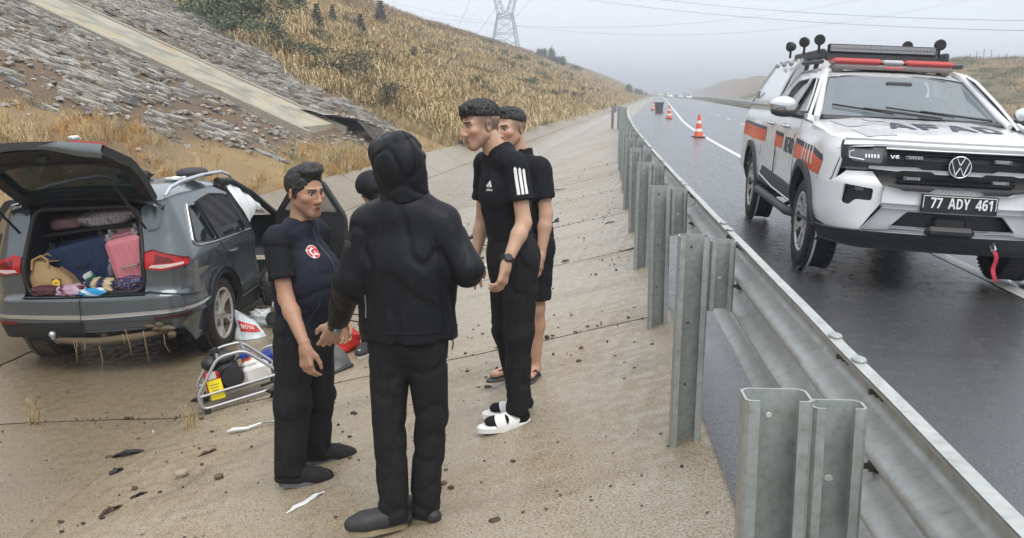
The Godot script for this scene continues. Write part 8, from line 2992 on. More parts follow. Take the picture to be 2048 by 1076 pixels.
	patch.call("bonnet_lip", pv([-0.90, 1.118, -0.92, 1.170, 0.92, 1.170, 0.90, 1.118, 0.54, 1.132, -0.54, 1.132]), white, 0.012)
	# bumper bar, plate panel, lower intake
	patch.call("bumper_bar", pv([-0.535, 0.66, -0.535, 0.83, -0.42, 0.815, -0.38, 0.80, -0.20, 0.80, -0.16, 0.825, 0.16, 0.825, 0.20, 0.80, 0.38, 0.80, 0.42, 0.815, 0.535, 0.83, 0.535, 0.66]), white, 0.006, 0.03)
	var intake := rounded(pv([-0.345, 0.645, -0.455, 0.525, 0.455, 0.525, 0.345, 0.645]), 0.02)
	patch.call("lower_bumper", pv([-0.527, 0.662, -0.527, 0.70, 0.527, 0.70, 0.527, 0.662, 0.67, 0.475, -0.67, 0.475]), silver, 0.010, 0.03, [intake])
	patch.call("intake", Geometry2D.offset_polygon(intake, 0.02)[0], black, -0.05)
	for s in [-1.0, 1.0]: patch.call("skid_strip", pv([s * 0.455, 0.505, s * 0.45, 0.528, s * 0.27, 0.528, s * 0.25, 0.515, s * 0.13, 0.515, s * 0.11, 0.50]), bright, 0.018, 0.01)
	patch.call("bumper_foot", pv([-1.10, 0.36, -1.14, 0.47, -0.67, 0.475, -0.40, 0.50, 0.40, 0.50, 0.67, 0.475, 1.14, 0.47, 1.10, 0.36, 0.6, 0.33, -0.6, 0.33]), plastic, 0.004, 0.03)
	var wn := MB.new()
	wn.box(Vector3(-0.02, 0.50, 0.96), Vector3(0.36, 0.085, 0.10), 0.03)
	wn.box(Vector3(-0.02, 0.565, 0.93), Vector3(0.24, 0.09, 0.06), 0.02)
	part("winch_cover", wn, black, t)
	letters_on(t, "nameplate", "AMAROK", func(p: Vector2, l: float) -> Vector3: return nose.call(l).call(p), Vector2(0.0, 0.812), Vector2(0.36, 0.022), 1.0, silver, 0.007, 0.002)
	letters_on(t, "badge", "V6", func(p: Vector2, l: float) -> Vector3: return nose.call(l).call(p), Vector2(-0.47, 1.053), Vector2(0.065, 0.026), 1.0, chrome, -0.008, 0.004)
	# four small grille flashers
	for e in [[-0.33, 1.052], [0.33, 1.052], [-0.33, 0.893], [0.33, 0.893]]:
		var o := MB.new()
		o.box(nose.call(0.005).call(Vector2(e[0], e[1])), Vector3(0.13, 0.032, 0.03), 0.006)
		var fnode := part("flasher", o, paintm(0.10, 0.105, 0.11, 0.4), t)
		var le := MB.new()
		for k in 6: le.box(nose.call(0.022).call(Vector2(e[0] - 0.05 + 0.02 * k, e[1])), Vector3(0.014, 0.018, 0.006), 0.002)
		part("leds", le, paintm(0.33, 0.34, 0.36, 0.25), fnode)
	# round emblem: ring with V over W
	var em := Node3D.new()
	em.name = "emblem"
	t.add_child(em)
	em.position = Vector3(0, 1.0, 0.90)
	em.rotation.x = -0.08
	var disc := MB.new()
	disc.xf = Transform3D(Basis(Vector3.RIGHT, PI / 2), Vector3.ZERO)
	disc.lathe([Vector2(0.0, 0.038), Vector2(0.082, 0.036), Vector2(0.085, 0.0)], 32)
	part("emblem_disc", disc, black, em)
	var ring := MB.new()
	var rp := []
	for k in 40: rp.append(Vector3(cos(TAU * k / 40) * 0.080, sin(TAU * k / 40) * 0.080, 0.040))
	ring.tube(rp, 0.0055, 6, false, true)
	for e in [[-0.030, 0.072, -0.002, 0.012], [0.030, 0.072, 0.002, 0.012], [-0.066, 0.044, -0.030, -0.066], [0.066, 0.044, 0.030, -0.066], [-0.030, -0.066, 0.0, -0.002], [0.030, -0.066, 0.0, -0.002]]:
		ring.tube([Vector3(e[0], e[1], 0.041), Vector3(e[2], e[3], 0.041)], 0.0062, 6)
	part("emblem_ring", ring, chrome, em)
	# number plate
	var pl := Node3D.new()
	pl.name = "number_plate"
	t.add_child(pl)
	pl.position = Vector3(0.02, 0.722, 0.975)
	var pb := MB.new()
	pb.box(Vector3.ZERO, Vector3(0.56, 0.14, 0.02), 0.006)
	part("plate", pb, black, pl)
	var pf := MB.new()
	for e in [[Vector3(0, 0.058, 0.0115), Vector3(0.53, 0.005, 0.003)], [Vector3(-0.265, 0.012, 0.0115), Vector3(0.005, 0.095, 0.003)], [Vector3(0.265, 0.012, 0.0115), Vector3(0.005, 0.095, 0.003)]]: pf.box(e[0], e[1])
	part("plate_border", pf, letters, pl)
	var tx := text_mesh("77  ADY  461", 0.1)
	var tn := part("plate_digits", tx, letters, pl)
	var tb := tx.get_aabb()
	tn.transform = Transform3D(Basis.IDENTITY.scaled(Vector3(0.45 / tb.size.x, 0.082 / tb.size.y, 0.04)), Vector3(0.012, 0.006, 0.0125) - Vector3(tb.get_center().x * 0.45 / tb.size.x, tb.get_center().y * 0.082 / tb.size.y, 0))
	# windscreen, wipers, roof
	var wsf := func(u: float, w: float) -> Vector3:
		var x := lerpf(-1.0, 1.0, u)
		return Vector3(x * lerpf(0.775, 0.60, w), lerpf(1.335, 1.715, w), lerpf(-0.42, -1.06, w) + 0.11 * (1.0 - x * x) * (1.0 - 0.3 * w) - 0.05)
	var ws := MB.new()
	ws.grid(16, 12, wsf)
	part("windscreen", ws, glass, t)
	var wb := MB.new()
	for e in [[0.0, 0.05, 0.0, 1.0], [0.95, 1.0, 0.0, 1.0], [0.0, 1.0, 0.0, 0.05]]:
		wb.grid(14, 8, func(u: float, w: float) -> Vector3: return wsf.call(lerpf(e[0], e[1], u), lerpf(e[2], e[3], w)) - Vector3(0, 0.004, 0.004))
	wb.grid(14, 3, func(u: float, w: float) -> Vector3: return wsf.call(lerpf(0.08, 0.92, u), lerpf(0.90, 1.0, w)) - Vector3(0, 0.005, 0.005))
	part("windscreen_edge", wb, paintm(0.06, 0.035, 0.04, 0.5), t)
	for e in [[0.05, 0.22, 0.40, 0.03, 0.66], [0.36, 0.20, 0.74, 0.02, 0.95]]:
		var wp := MB.new()
		var line := []
		for k in 9: line.append(wsf.call(lerpf(e[0], e[2], k / 8.0), lerpf(e[1], e[3] + 0.03, k / 8.0)) + Vector3(0, 0.012, 0.022))
		wp.tube(line, 0.009, 6)
		wp.tube([wsf.call(lerpf(e[0], e[2], 0.5), lerpf(e[1], e[3], 0.5)) + Vector3(0, 0.024, 0.035), wsf.call(e[4], 0.0) + Vector3(0, 0.012, 0.04)], 0.012, 6)
		part("wiper", wp, black, t)
	for s in [-1.0, 1.0]:
		var ap := MB.new()
		ap.tube([Vector3(s * 0.835, 1.30, -0.36), Vector3(s * 0.80, 1.36, -0.49), Vector3(s * 0.70, 1.60, -0.90), Vector3(s * 0.635, 1.735, -1.12), Vector3(s * 0.62, 1.765, -1.3)], [0.03, 0.038, 0.036, 0.034, 0.03], 8)
		part("windscreen_pillar", ap, white, t)
	var roof := MB.new()
	roof.grid(12, 12, func(u: float, w: float) -> Vector3:
		var x := lerpf(-0.69, 0.69, u)
		var z := lerpf(-1.05, -2.25, w)
		return Vector3(x * (0.90 + 0.10 * smoothstep(0.0, 0.25, w)), 1.79 - 0.035 * pow(absf(x) / 0.69, 3.0) - 0.065 * pow(1.0 - w, 5.0) - 0.03 * pow(w, 4.0), z))
	part("roof", roof, white, t)
	var cowl := MB.new()
	cowl.box(Vector3(0, 1.305, -0.44), Vector3(1.56, 0.05, 0.14), 0.02)
	part("cowl", cowl, plastic, t)
	# inside: dashboard, seats, wheel, mirror
	var ins := MB.new()
	ins.box(Vector3(0, 1.22, -0.80), Vector3(1.5, 0.2, 0.45), 0.06)
	for x in [-0.38, 0.38]:
		ins.ball(Vector3(x, 1.25, -1.62), Vector3(0.25, 0.33, 0.1), 12, 8)
		ins.ball(Vector3(x, 1.60, -1.66), Vector3(0.13, 0.1, 0.06), 12, 8)
	ins.box(Vector3(0, 1.2, -2.2), Vector3(1.4, 0.5, 0.2), 0.05)
	ins.box(Vector3(0, 0.62, -1.4), Vector3(1.6, 0.2, 1.9), 0.05)
	part("cabin", ins, plastic, t)
	var stw := MB.new()
	var sp := []
	for k in 24: sp.append(Vector3(0.38 + cos(TAU * k / 24) * 0.18, 1.36 + sin(TAU * k / 24) * 0.17, -0.98 - sin(TAU * k / 24) * 0.06))
	stw.tube(sp, 0.016, 6, false, true)
	part("steering_wheel", stw, plastic, t)
	var rv := MB.new()
	rv.box(Vector3(0.0, 1.635, -0.90), Vector3(0.24, 0.06, 0.03), 0.015)
	part("rear_view_mirror", rv, plastic, t)
	# back of cab, load bed, canopy
	var bk := MB.new()
	bk.box(Vector3(0, 1.50, -2.30), Vector3(1.36, 0.5, 0.05), 0.02)
	part("cab_back", bk, white, t)
	bk = MB.new()
	bk.box(Vector3(0, 0.95, -4.36), Vector3(1.72, 0.75, 0.06), 0.03)
	part("bed_tailgate", bk, white, t)
	var can := MB.new()
	for s in [-1.0, 1.0]:
		can.sheet(pv([-2.36, 1.37, -4.32, 1.37, -4.22, 1.48, -3.92, 1.86, -3.8, 1.90, -2.44, 1.90, -2.36, 1.84]), [], func(p: Vector2) -> Vector3: return Vector3(s * (0.875 - 0.22 * pow(maxf(p.y - 1.37, 0.0) / 0.53, 1.3)), p.y, p.x), 0.15, 0.02)
	can.grid(10, 8, func(u: float, w: float) -> Vector3:
		var x := lerpf(-0.655, 0.655, u)
		return Vector3(x, 1.93 - 0.03 * pow(absf(x) / 0.655, 3.0), lerpf(-2.40, -3.85, w)))
	can.grid(8, 6, func(u: float, w: float) -> Vector3: return Vector3(lerpf(-0.85, 0.85, u) * lerpf(1.0, 0.77, w), lerpf(1.37, 1.91, w), lerpf(-4.32, -3.83, w)))
	can.grid(8, 6, func(u: float, w: float) -> Vector3: return Vector3(lerpf(-0.87, 0.87, u) * lerpf(1.0, 0.75, w), lerpf(1.37, 1.915, w), lerpf(-2.34, -2.40, w)))
	part("canopy", can, white, t)
	var cb := MB.new()
	for s in [-1.0, 1.0]:
		cb.box(Vector3(s * 0.885, 1.385, -3.34), Vector3(0.02, 0.022, 1.95), 0.005)
		cb.box(Vector3(s * 0.885, 1.335, -3.34), Vector3(0.022, 0.014, 1.95), 0.005)
		cb.tube([Vector3(s * 0.865, 1.46, -3.95), Vector3(s * 0.855, 1.56, -3.86)], 0.016, 6)
	part("canopy_seam", cb, stripe_grey, t)
	# roof rack, beacon bar, led bar, work lamps
	var rack := MB.new()
	for s in [-1.0, 1.0]:
		rack.box(Vector3(s * 0.60, 1.93, -2.25), Vector3(0.05, 0.10, 1.5), 0.015)
		for z in [-1.70, -2.2, -2.9]: rack.tube([Vector3(s * 0.60, 1.92, z), Vector3(s * 0.63, 1.76, z)], 0.025, 6)
		rack.tube([Vector3(s * 0.66, 1.84, -1.25), Vector3(s * 0.66, 1.85, -2.2)], 0.022, 8)
	for z in [-1.7, -2.2, -2.7, -2.95]: rack.tube([Vector3(-0.6, 1.95, z), Vector3(0.6, 1.95, z)], 0.02, 6)
	rack.box(Vector3(-0.03, 1.905, -1.53), Vector3(1.1, 0.085, 0.05), 0.015)
	part("roof_rack", rack, plastic, t)
	var bar := MB.new()
	bar.box(Vector3(0, 1.80, -1.27), Vector3(1.12, 0.05, 0.26), 0.02)
	for x in [-0.5, 0.5]: bar.box(Vector3(x, 1.772, -1.27), Vector3(0.08, 0.05, 0.16), 0.01)
	var bn := part("beacon_bar", bar, paintm(0.20, 0.17, 0.17, 0.4), t)
	for e in [[-0.34, 0.47], [0.335, 0.46]]:
		var o := MB.new()
		o.box(Vector3(e[0], 1.852, -1.27), Vector3(e[1], 0.056, 0.27), 0.025)
		part("red_lens", o, red_lens, bn)
	var cm := MB.new()
	cm.box(Vector3(0, 1.85, -1.27), Vector3(0.20, 0.05, 0.26), 0.02)
	part("centre_cover", cm, stripe_grey, bn)
	var bl := MB.new()
	bl.box(Vector3(0.0, 1.797, -1.135), Vector3(0.17, 0.016, 0.012), 0.003)
	var lit := paintm(0.6, 0.08, 0.1, 0.3)
	part("brake_strip", bl, lit, bn)
	var led := MB.new()
	led.box(Vector3(-0.03, 1.99, -1.53), Vector3(1.06, 0.085, 0.07), 0.012)
	var ledn := part("led_bar", led, black, t)
	var face := MB.new()
	face.box(Vector3(-0.03, 1.99, -1.494), Vector3(1.02, 0.062, 0.004), 0.0)
	part("reflector", face, paintm(0.42, 0.44, 0.46, 0.25, 0.5), ledn)
	var cells := MB.new()
	for k in 45:
		cells.box(Vector3(-0.53 + 1.0 * k / 44.0, 1.99, -1.490), Vector3(0.004, 0.06, 0.008))
	cells.box(Vector3(-0.03, 1.99, -1.490), Vector3(1.01, 0.004, 0.008))
	part("cell_grid", cells, paintm(0.10, 0.105, 0.11, 0.4), ledn)
	for e in [[-0.63, 2.04, -1.62, 0.2], [0.53, 2.03, -1.55, 0.0], [-0.66, 2.05, -2.25, 0.6], [-0.70, 2.03, -2.85, 1.2], [0.44, 2.05, -2.3, 0.3]]:
		var lp := MB.new()
		lp.xf = Transform3D(Basis(Vector3.UP, -e[3]) * Basis(Vector3.RIGHT, PI / 2), Vector3(e[0], e[1] + 0.03, e[2]))
		lp.lathe([Vector2(0.0, 0.04), Vector2(0.048, 0.04), Vector2(0.056, 0.028), Vector2(0.054, -0.01), Vector2(0.038, -0.045), Vector2(0.0, -0.05)], 20, true)
		lp.xf = Transform3D.IDENTITY
		lp.tube([Vector3(e[0], e[1] - 0.10, e[2]), Vector3(e[0], e[1] - 0.02, e[2])], 0.014, 6)
		part("work_lamp", lp, black, t)
	for k in 3:
		var mk := MB.new()
		mk.ball(Vector3(-0.74, 1.86 , -2.5 - 0.45 * k), Vector3(0.03, 0.035, 0.06), 10, 6)
		part("marker_lamp", mk, stripe_grey, t)
	# chassis and tow strap
	var ch := MB.new()
	ch.box(Vector3(0, 0.48, -1.7), Vector3(1.0, 0.2, 4.6), 0.05)
	ch.box(Vector3(0, 0.52, 0.35), Vector3(1.3, 0.25, 0.8), 0.05)
	ch.tube([Vector3(-0.7, 0.39, 0), Vector3(0.7, 0.39, 0)], 0.05, 8)
	ch.tube([Vector3(-0.7, 0.39, -3.27), Vector3(0.7, 0.39, -3.27)], 0.06, 8)
	part("chassis", ch, black, t)
	var hk := MB.new()
	hk.tube([Vector3(0.33, 0.42, 0.86), Vector3(0.33, 0.37, 0.93), Vector3(0.345, 0.39, 0.95), Vector3(0.34, 0.43, 0.9)], 0.01, 6)
	part("tow_hook", hk, silver, t)
	var sr := MB.new()
	sr.grid(2, 10, func(u: float, w: float) -> Vector3: return Vector3(0.325 + 0.032 * u + 0.035 * w + 0.01 * sin(w * 7.0), lerpf(0.375, 0.135, w), 0.945 + 0.008 * sin(w * 9.0)))
	part("tow_strap", sr, paintm(0.48, 0.03, 0.06, 0.7), t)
	# wheels
	var tyre := paintm(0.02, 0.021, 0.022, 0.75)
	var rim := paintm(0.55, 0.55, 0.56, 0.3, 0.6)
	var rimd := paintm(0.02, 0.021, 0.022, 0.5)
	for s in [-1.0, 1.0]:
		for z in [0.0, -3.27]:
			wheel_on(t, Vector3(s * 0.82, 0.39, z), 0.395, 0.262, 0.26, s, 7, tyre, rim, rimd, true, 0.12)


# ------------------------------------------------------------------ loose things on the ground
func stand(o: Node3D, u: float, s: float, turn := 0.0, lift := 0.0) -> void:
	# sits on the concrete, tilted with it
	var p := ground(u, s)
	var q := ground(u + 0.1, s) - ground(u - 0.1, s)
	var x := q.normalized()
	var r := (ground(u, s - 0.1) - ground(u, s + 0.1)).normalized()
	var n := r.cross(x).normalized()
	if n.y < 0.0: n = -n
	var b := Basis(x, n, x.cross(n).normalized()).orthonormalized()
	o.transform = Transform3D(b * Basis(Vector3.UP, turn), p + n * (lift + 0.006))

func build_tools() -> void:
	# portable engine pump in a tubular carrying frame
	var tube_m := paintm(0.40, 0.41, 0.42, 0.4, 0.6)
	var black := paintm(0.015, 0.015, 0.017, 0.5)
	var red := paintm(0.40, 0.015, 0.02, 0.4)
	var yellow := paintm(0.80, 0.66, 0.01, 0.5)
	var white := paintm(0.68, 0.67, 0.64, 0.45)
	white.backlight_enabled = true
	white.backlight = Color(0.3, 0.3, 0.28)
	var blue := paintm(0.02, 0.05, 0.30, 0.45)
	var orange := paintm(0.6, 0.10, 0.03, 0.5)
	var t := thing("portable_engine", "portable rescue pump with black engine and white tank in a grey tube frame", "engine")
	stand(t, -3.48, 6.56, 0.38)
	# frame: two hooped sides joined by rails
	var side_loop := func(z: float, n: int) -> Array:
		var pts := []
		for q in rounded(pv([-0.30, 0.03, 0.30, 0.03, 0.31, 0.14, 0.10, 0.385, -0.10, 0.385, -0.31, 0.14]), 0.06): pts.append(Vector3(q.x, q.y, z))
		return pts
	for z in [-0.20, 0.20]:
		var f := MB.new()
		f.tube(side_loop.call(z, 1), 0.0125, 10, false, true)
		part("frame_hoop", f, tube_m, t)
	var r := MB.new()
	for e in [[-0.30, 0.05], [0.30, 0.05], [-0.10, 0.385], [0.10, 0.385]]: r.tube([Vector3(e[0], e[1], -0.20), Vector3(e[0], e[1], 0.20)], 0.0115, 8)
	for z in [-0.20, 0.20]: r.tube([Vector3(-0.305, 0.13, z), Vector3(0.305, 0.13, z)], 0.0105, 8)
	part("frame_rail", r, tube_m, t)
	for x in [-0.27, 0.27]:
		for z in [-0.2, 0.2]:
			var ft := MB.new()
			ft.xf = Transform3D(Basis.IDENTITY, Vector3(x, 0, z))
			ft.lathe([Vector2(0.0, 0.03), Vector2(0.022, 0.03), Vector2(0.026, 0.0)], 12)
			part("rubber_foot", ft, black, t)
	var eng := MB.new()
	eng.box(Vector3(-0.08, 0.20, -0.01), Vector3(0.20, 0.20, 0.22), 0.03)
	eng.box(Vector3(-0.08, 0.33, -0.01), Vector3(0.22, 0.11, 0.20), 0.045)
	eng.ball(Vector3(-0.16, 0.33, 0.05), Vector3(0.07, 0.06, 0.08), 12, 8)
	eng.xf = Transform3D(Basis.IDENTITY, Vector3(-0.11, 0.37, 0.02))
	eng.lathe([Vector2(0.0, 0.055), Vector2(0.036, 0.055), Vector2(0.038, 0.03), Vector2(0.03, 0.0)], 16)
	eng.xf = Transform3D(Basis(Vector3.RIGHT, PI / 2), Vector3(-0.03, 0.19, 0.10))
	eng.lathe([Vector2(0.0, 0.04), Vector2(0.08, 0.035), Vector2(0.09, 0.0)], 20)
	eng.xf = Transform3D.IDENTITY
	for k in 5: eng.box(Vector3(-0.08, 0.13 + 0.03 * k, -0.01), Vector3(0.23, 0.008, 0.24), 0.002)
	part("engine_block", eng, black, t)
	var cover := MB.new()
	cover.box(Vector3(-0.175, 0.19, 0.08), Vector3(0.12, 0.17, 0.10), 0.02)
	part("recoil_cover", cover, red, t)
	var lab := MB.new()
	lab.box(Vector3(-0.175, 0.25, 0.134), Vector3(0.06, 0.055, 0.004), 0.001)
	part("white_label", lab, white, t)
	var yl := MB.new()
	yl.box(Vector3.ZERO, Vector3(0.105, 0.15, 0.005), 0.001)
	var yn := part("warning_plate", yl, yellow, t)
	yn.transform = Transform3D(Basis(Vector3.RIGHT, -0.12) * Basis(Vector3.UP, -0.12), Vector3(-0.17, 0.145, 0.165))
	var yt := MB.new()
	for k in 4: yt.box(Vector3(-0.005, 0.04 - 0.022 * k, 0.0035), Vector3(0.07 - 0.012 * k, 0.004, 0.001))
	part("plate_lines", yt, black, yn)
	var tank := MB.new()
	tank.box(Vector3(0.15, 0.16, 0.04), Vector3(0.21, 0.15, 0.17), 0.03)
	tank.box(Vector3(0.12, 0.245, 0.04), Vector3(0.12, 0.05, 0.12), 0.02)
	part("fuel_tank", tank, white, t)
	var neck := MB.new()
	neck.xf = Transform3D(Basis.IDENTITY, Vector3(0.10, 0.265, 0.04))
	neck.lathe([Vector2(0.032, 0.035), Vector2(0.034, 0.0)], 16)
	part("filler_neck", neck, orange, t)
	var cap_ := MB.new()
	cap_.xf = Transform3D(Basis.IDENTITY, Vector3(0.10, 0.298, 0.04))
	cap_.lathe([Vector2(0.0, 0.045), Vector2(0.03, 0.042), Vector2(0.042, 0.025), Vector2(0.042, 0.0), Vector2(0.0, 0.0)], 10)
	for k in 5: cap_.box(Vector3(cos(TAU * k / 5) * 0.036, 0.02, sin(TAU * k / 5) * 0.036), Vector3(0.022, 0.045, 0.022), 0.006)
	part("filler_cap", cap_, blue, t)
	var hose := MB.new()
	hose.tube([Vector3(0.0, 0.27, 0.0), Vector3(0.05, 0.30, -0.03), Vector3(0.12, 0.26, -0.05), Vector3(0.2, 0.22, -0.04)], 0.009, 7)
	part("hose", hose, black, t)
	hose = MB.new()
	hose.tube([Vector3(-0.2, 0.09, 0.1), Vector3(-0.27, 0.10, 0.14), Vector3(-0.25, 0.15, 0.17)], 0.01, 6)
	part("hose", hose, black, t)
	hose = MB.new()
	hose.tube([Vector3(0.26, 0.16, -0.05), Vector3(0.285, 0.10, 0.02), Vector3(0.25, 0.06, 0.10), Vector3(0.15, 0.06, 0.12)], 0.011, 7)
	part("hose", hose, black, t)
	# second, blue machine standing behind it
	var b := thing("blue_compressor", "small blue and grey compressor with carry handle behind the portable pump", "compressor")
	stand(b, -3.4, 7.2, 0.2)
	var hd := MB.new()
	var pts := []
	for q in rounded(pv([-0.16, 0.02, 0.16, 0.02, 0.17, 0.16, 0.08, 0.23, -0.10, 0.23, -0.17, 0.14]), 0.05): pts.append(Vector3(q.x, q.y, 0.08))
	hd.tube(pts, 0.012, 8, false, true)
	part("carry_frame", hd, tube_m, b)
	var bd := MB.new()
	bd.box(Vector3(-0.075, 0.12, 0.0), Vector3(0.10, 0.13, 0.16), 0.025)
	bd.box(Vector3(0.095, 0.12, 0.0), Vector3(0.08, 0.14, 0.16), 0.025)
	part("blue_housing", bd, blue, b)
	var gb := MB.new()
	gb.box(Vector3(0.01, 0.12, 0.01), Vector3(0.10, 0.17, 0.15), 0.03)
	part("grey_housing", gb, paintm(0.30, 0.32, 0.35, 0.5), b)
	# plastic carrier bag with red print, by the wheel
	var bagm := paintm(0.62, 0.70, 0.74, 0.4)
	bagm.backlight_enabled = true
	bagm.backlight = Color(0.25, 0.28, 0.3)
	var cb := thing("carrier_bag", "white and pale blue carrier bag with red print slumped by the rear wheel", "bag")
	stand(cb, -4.22, 8.62, 0.3)
	cb.scale = Vector3.ONE * 0.8
	var bag_f := func(u: float, w: float) -> Vector3:
		var a := TAU * u
		var k := 1.0 + 0.25 * fine.get_noise_3dv(Vector3(cos(a) * 2.0, w * 3.0, sin(a) * 2.0))
		return Vector3(cos(a) * 0.19 * k * (1.0 - 0.45 * w) - 0.06 * w, 0.30 * w * (1.0 - 0.25 * cos(a)) , sin(a) * 0.12 * k * (1.0 - 0.6 * w))
	var bm := MB.new()
	bm.grid(40, 16, bag_f)
	part("bag", bm, bagm, cb)
	var pr := MB.new()
	pr.sheet(pv([0.10, 0.30, 0.36, 0.32, 0.38, 0.72, 0.12, 0.66]), [], func(p: Vector2) -> Vector3:
		var q: Vector3 = bag_f.call(p.x, p.y)
		return q + Vector3(q.x, 0.02, q.z * 1.2).normalized() * 0.004, 0.025)
	part("red_print", pr, paintm(0.55, 0.04, 0.03, 0.5), cb)
	letters_on(cb, "print_lettering", "NOVA", func(p: Vector2, l: float) -> Vector3:
		var q: Vector3 = bag_f.call(p.x, p.y)
		return q + Vector3(q.x, 0.02, q.z * 1.2).normalized() * l, Vector2(0.245, 0.52), Vector2(0.17, 0.16), -1.0, white, 0.007, 0.001)
	var b2 := part("clear_bag", lump_mesh(Vector3(0.11, 0.09, 0.09), 0.6, 8.0), pane_mat(0.7, 0.75, 0.78, 0.55))
	stand(b2, -4.3, 9.1, 0.0, 0.08)
	tag(b2, "crumpled clear plastic bag behind the red-printed carrier bag", "bag")
	var hel := thing("black_canister", "round black canister standing beside the clear plastic bag", "canister")
	stand(hel, -4.12, 9.0, 0.0, 0.0)
	var hm := MB.new()
	hm.xf = Transform3D(Basis(Vector3.RIGHT, PI / 2 - 0.3), Vector3(0, 0.085, 0))
	hm.lathe([Vector2(0.0, 0.045), Vector2(0.05, 0.045), Vector2(0.055, 0.03), Vector2(0.082, 0.03), Vector2(0.085, -0.03), Vector2(0.0, -0.03)], 24)
	part("lid", hm, black, hel)
	var kn := MB.new()
	kn.xf = Transform3D(Basis(Vector3.RIGHT, PI / 2 - 0.3), Vector3(0, 0.085, 0))
	for k in 6: kn.box(Vector3(cos(TAU * k / 6) * 0.07, 0.035, sin(TAU * k / 6) * 0.07), Vector3(0.018, 0.02, 0.018), 0.004)
	part("grip", kn, black, hel)
	# white strap hanging by the door sill
	var stp := MB.new()
	for q in [[Vector3(0.0, 0.34, 0.0), Vector3(0.02, 0.14, 0.03), Vector3(0.10, 0.02, 0.05), Vector3(0.16, 0.03, 0.03)], [Vector3(0.03, 0.33, 0.0), Vector3(0.09, 0.15, 0.02), Vector3(0.13, 0.03, 0.08), Vector3(0.08, 0.012, 0.14)]]: stp.tube(q, 0.016, 6)
	var so := part("white_strap", stp, paintm(0.68, 0.68, 0.66, 0.8))
	stand(so, -4.3, 9.45, 0.0)
	tag(so, "white webbing strap hanging down by the car's door sill", "strap")
	# red and yellow firefighter glove or bag, grey sack below it
	var rb := thing("red_bag", "bright red bag with yellow stripe lying behind the two men's hands", "bag")
	stand(rb, -2.88, 7.32, 0.5)
	part("bag", lump_mesh(Vector3(0.15, 0.10, 0.11), 0.5, 1.0), paintm(0.62, 0.03, 0.02, 0.5), rb).position.y = 0.09
	var ys := MB.new()
	ys.tube([Vector3(-0.13, 0.08, 0.10), Vector3(-0.06, 0.17, 0.12), Vector3(0.03, 0.20, 0.06), Vector3(0.09, 0.16, -0.02)], 0.014, 6)
	part("yellow_stripe", ys, paintm(0.75, 0.5, 0.02, 0.5), rb)
	var gsack := thing("grey_sack", "dark grey rubberised sack crumpled on the concrete behind the vest man", "sack")
	stand(gsack, -2.82, 6.75, 0.2)
	var gm := MB.new()
	gm.grid(28, 12, func(u: float, w: float) -> Vector3:
		var a := TAU * u
		var k := 1.0 + 0.22 * fine.get_noise_3dv(Vector3(cos(a) * 2.0, w * 2.0, sin(a) * 2.0))
		return Vector3(cos(a) * 0.17 * k * (1.0 - 0.6 * w * w) - 0.04 * w, 0.27 * w, sin(a) * 0.12 * k * (1.0 - 0.75 * w)))
	part("sack", gm, paintm(0.085, 0.088, 0.09, 0.35), gsack)
	var gr := MB.new()
	gr.tube([Vector3(-0.16, 0.02, 0.10), Vector3(0.0, 0.012, 0.16), Vector3(0.17, 0.02, 0.06)], 0.016, 6)
	part("rubber_edge", gr, black, gsack)
	var junk := part("crumpled_rubber", lump_mesh(Vector3(0.10, 0.06, 0.08), 0.8, 9.0), black)
	stand(junk, -3.02, 6.28, 0.0, 0.05)
	tag(junk, "crumpled black rubber lump on the concrete beside the vest man's leg", "debris")
	var cab := MB.new()
	var cp := []
	for k in 30:
		var w := k / 29.0
		cp.append(ground(lerpf(-4.0, -2.6, w), 7.45 + 0.12 * sin(w * 7.0) + 0.45 * w) + Vector3(0, 0.016, 0))
	cab.tube(cp, 0.011, 6)
	tag(part("hose_line", cab, black), "thin black hose running along the concrete from the wheel", "hose")

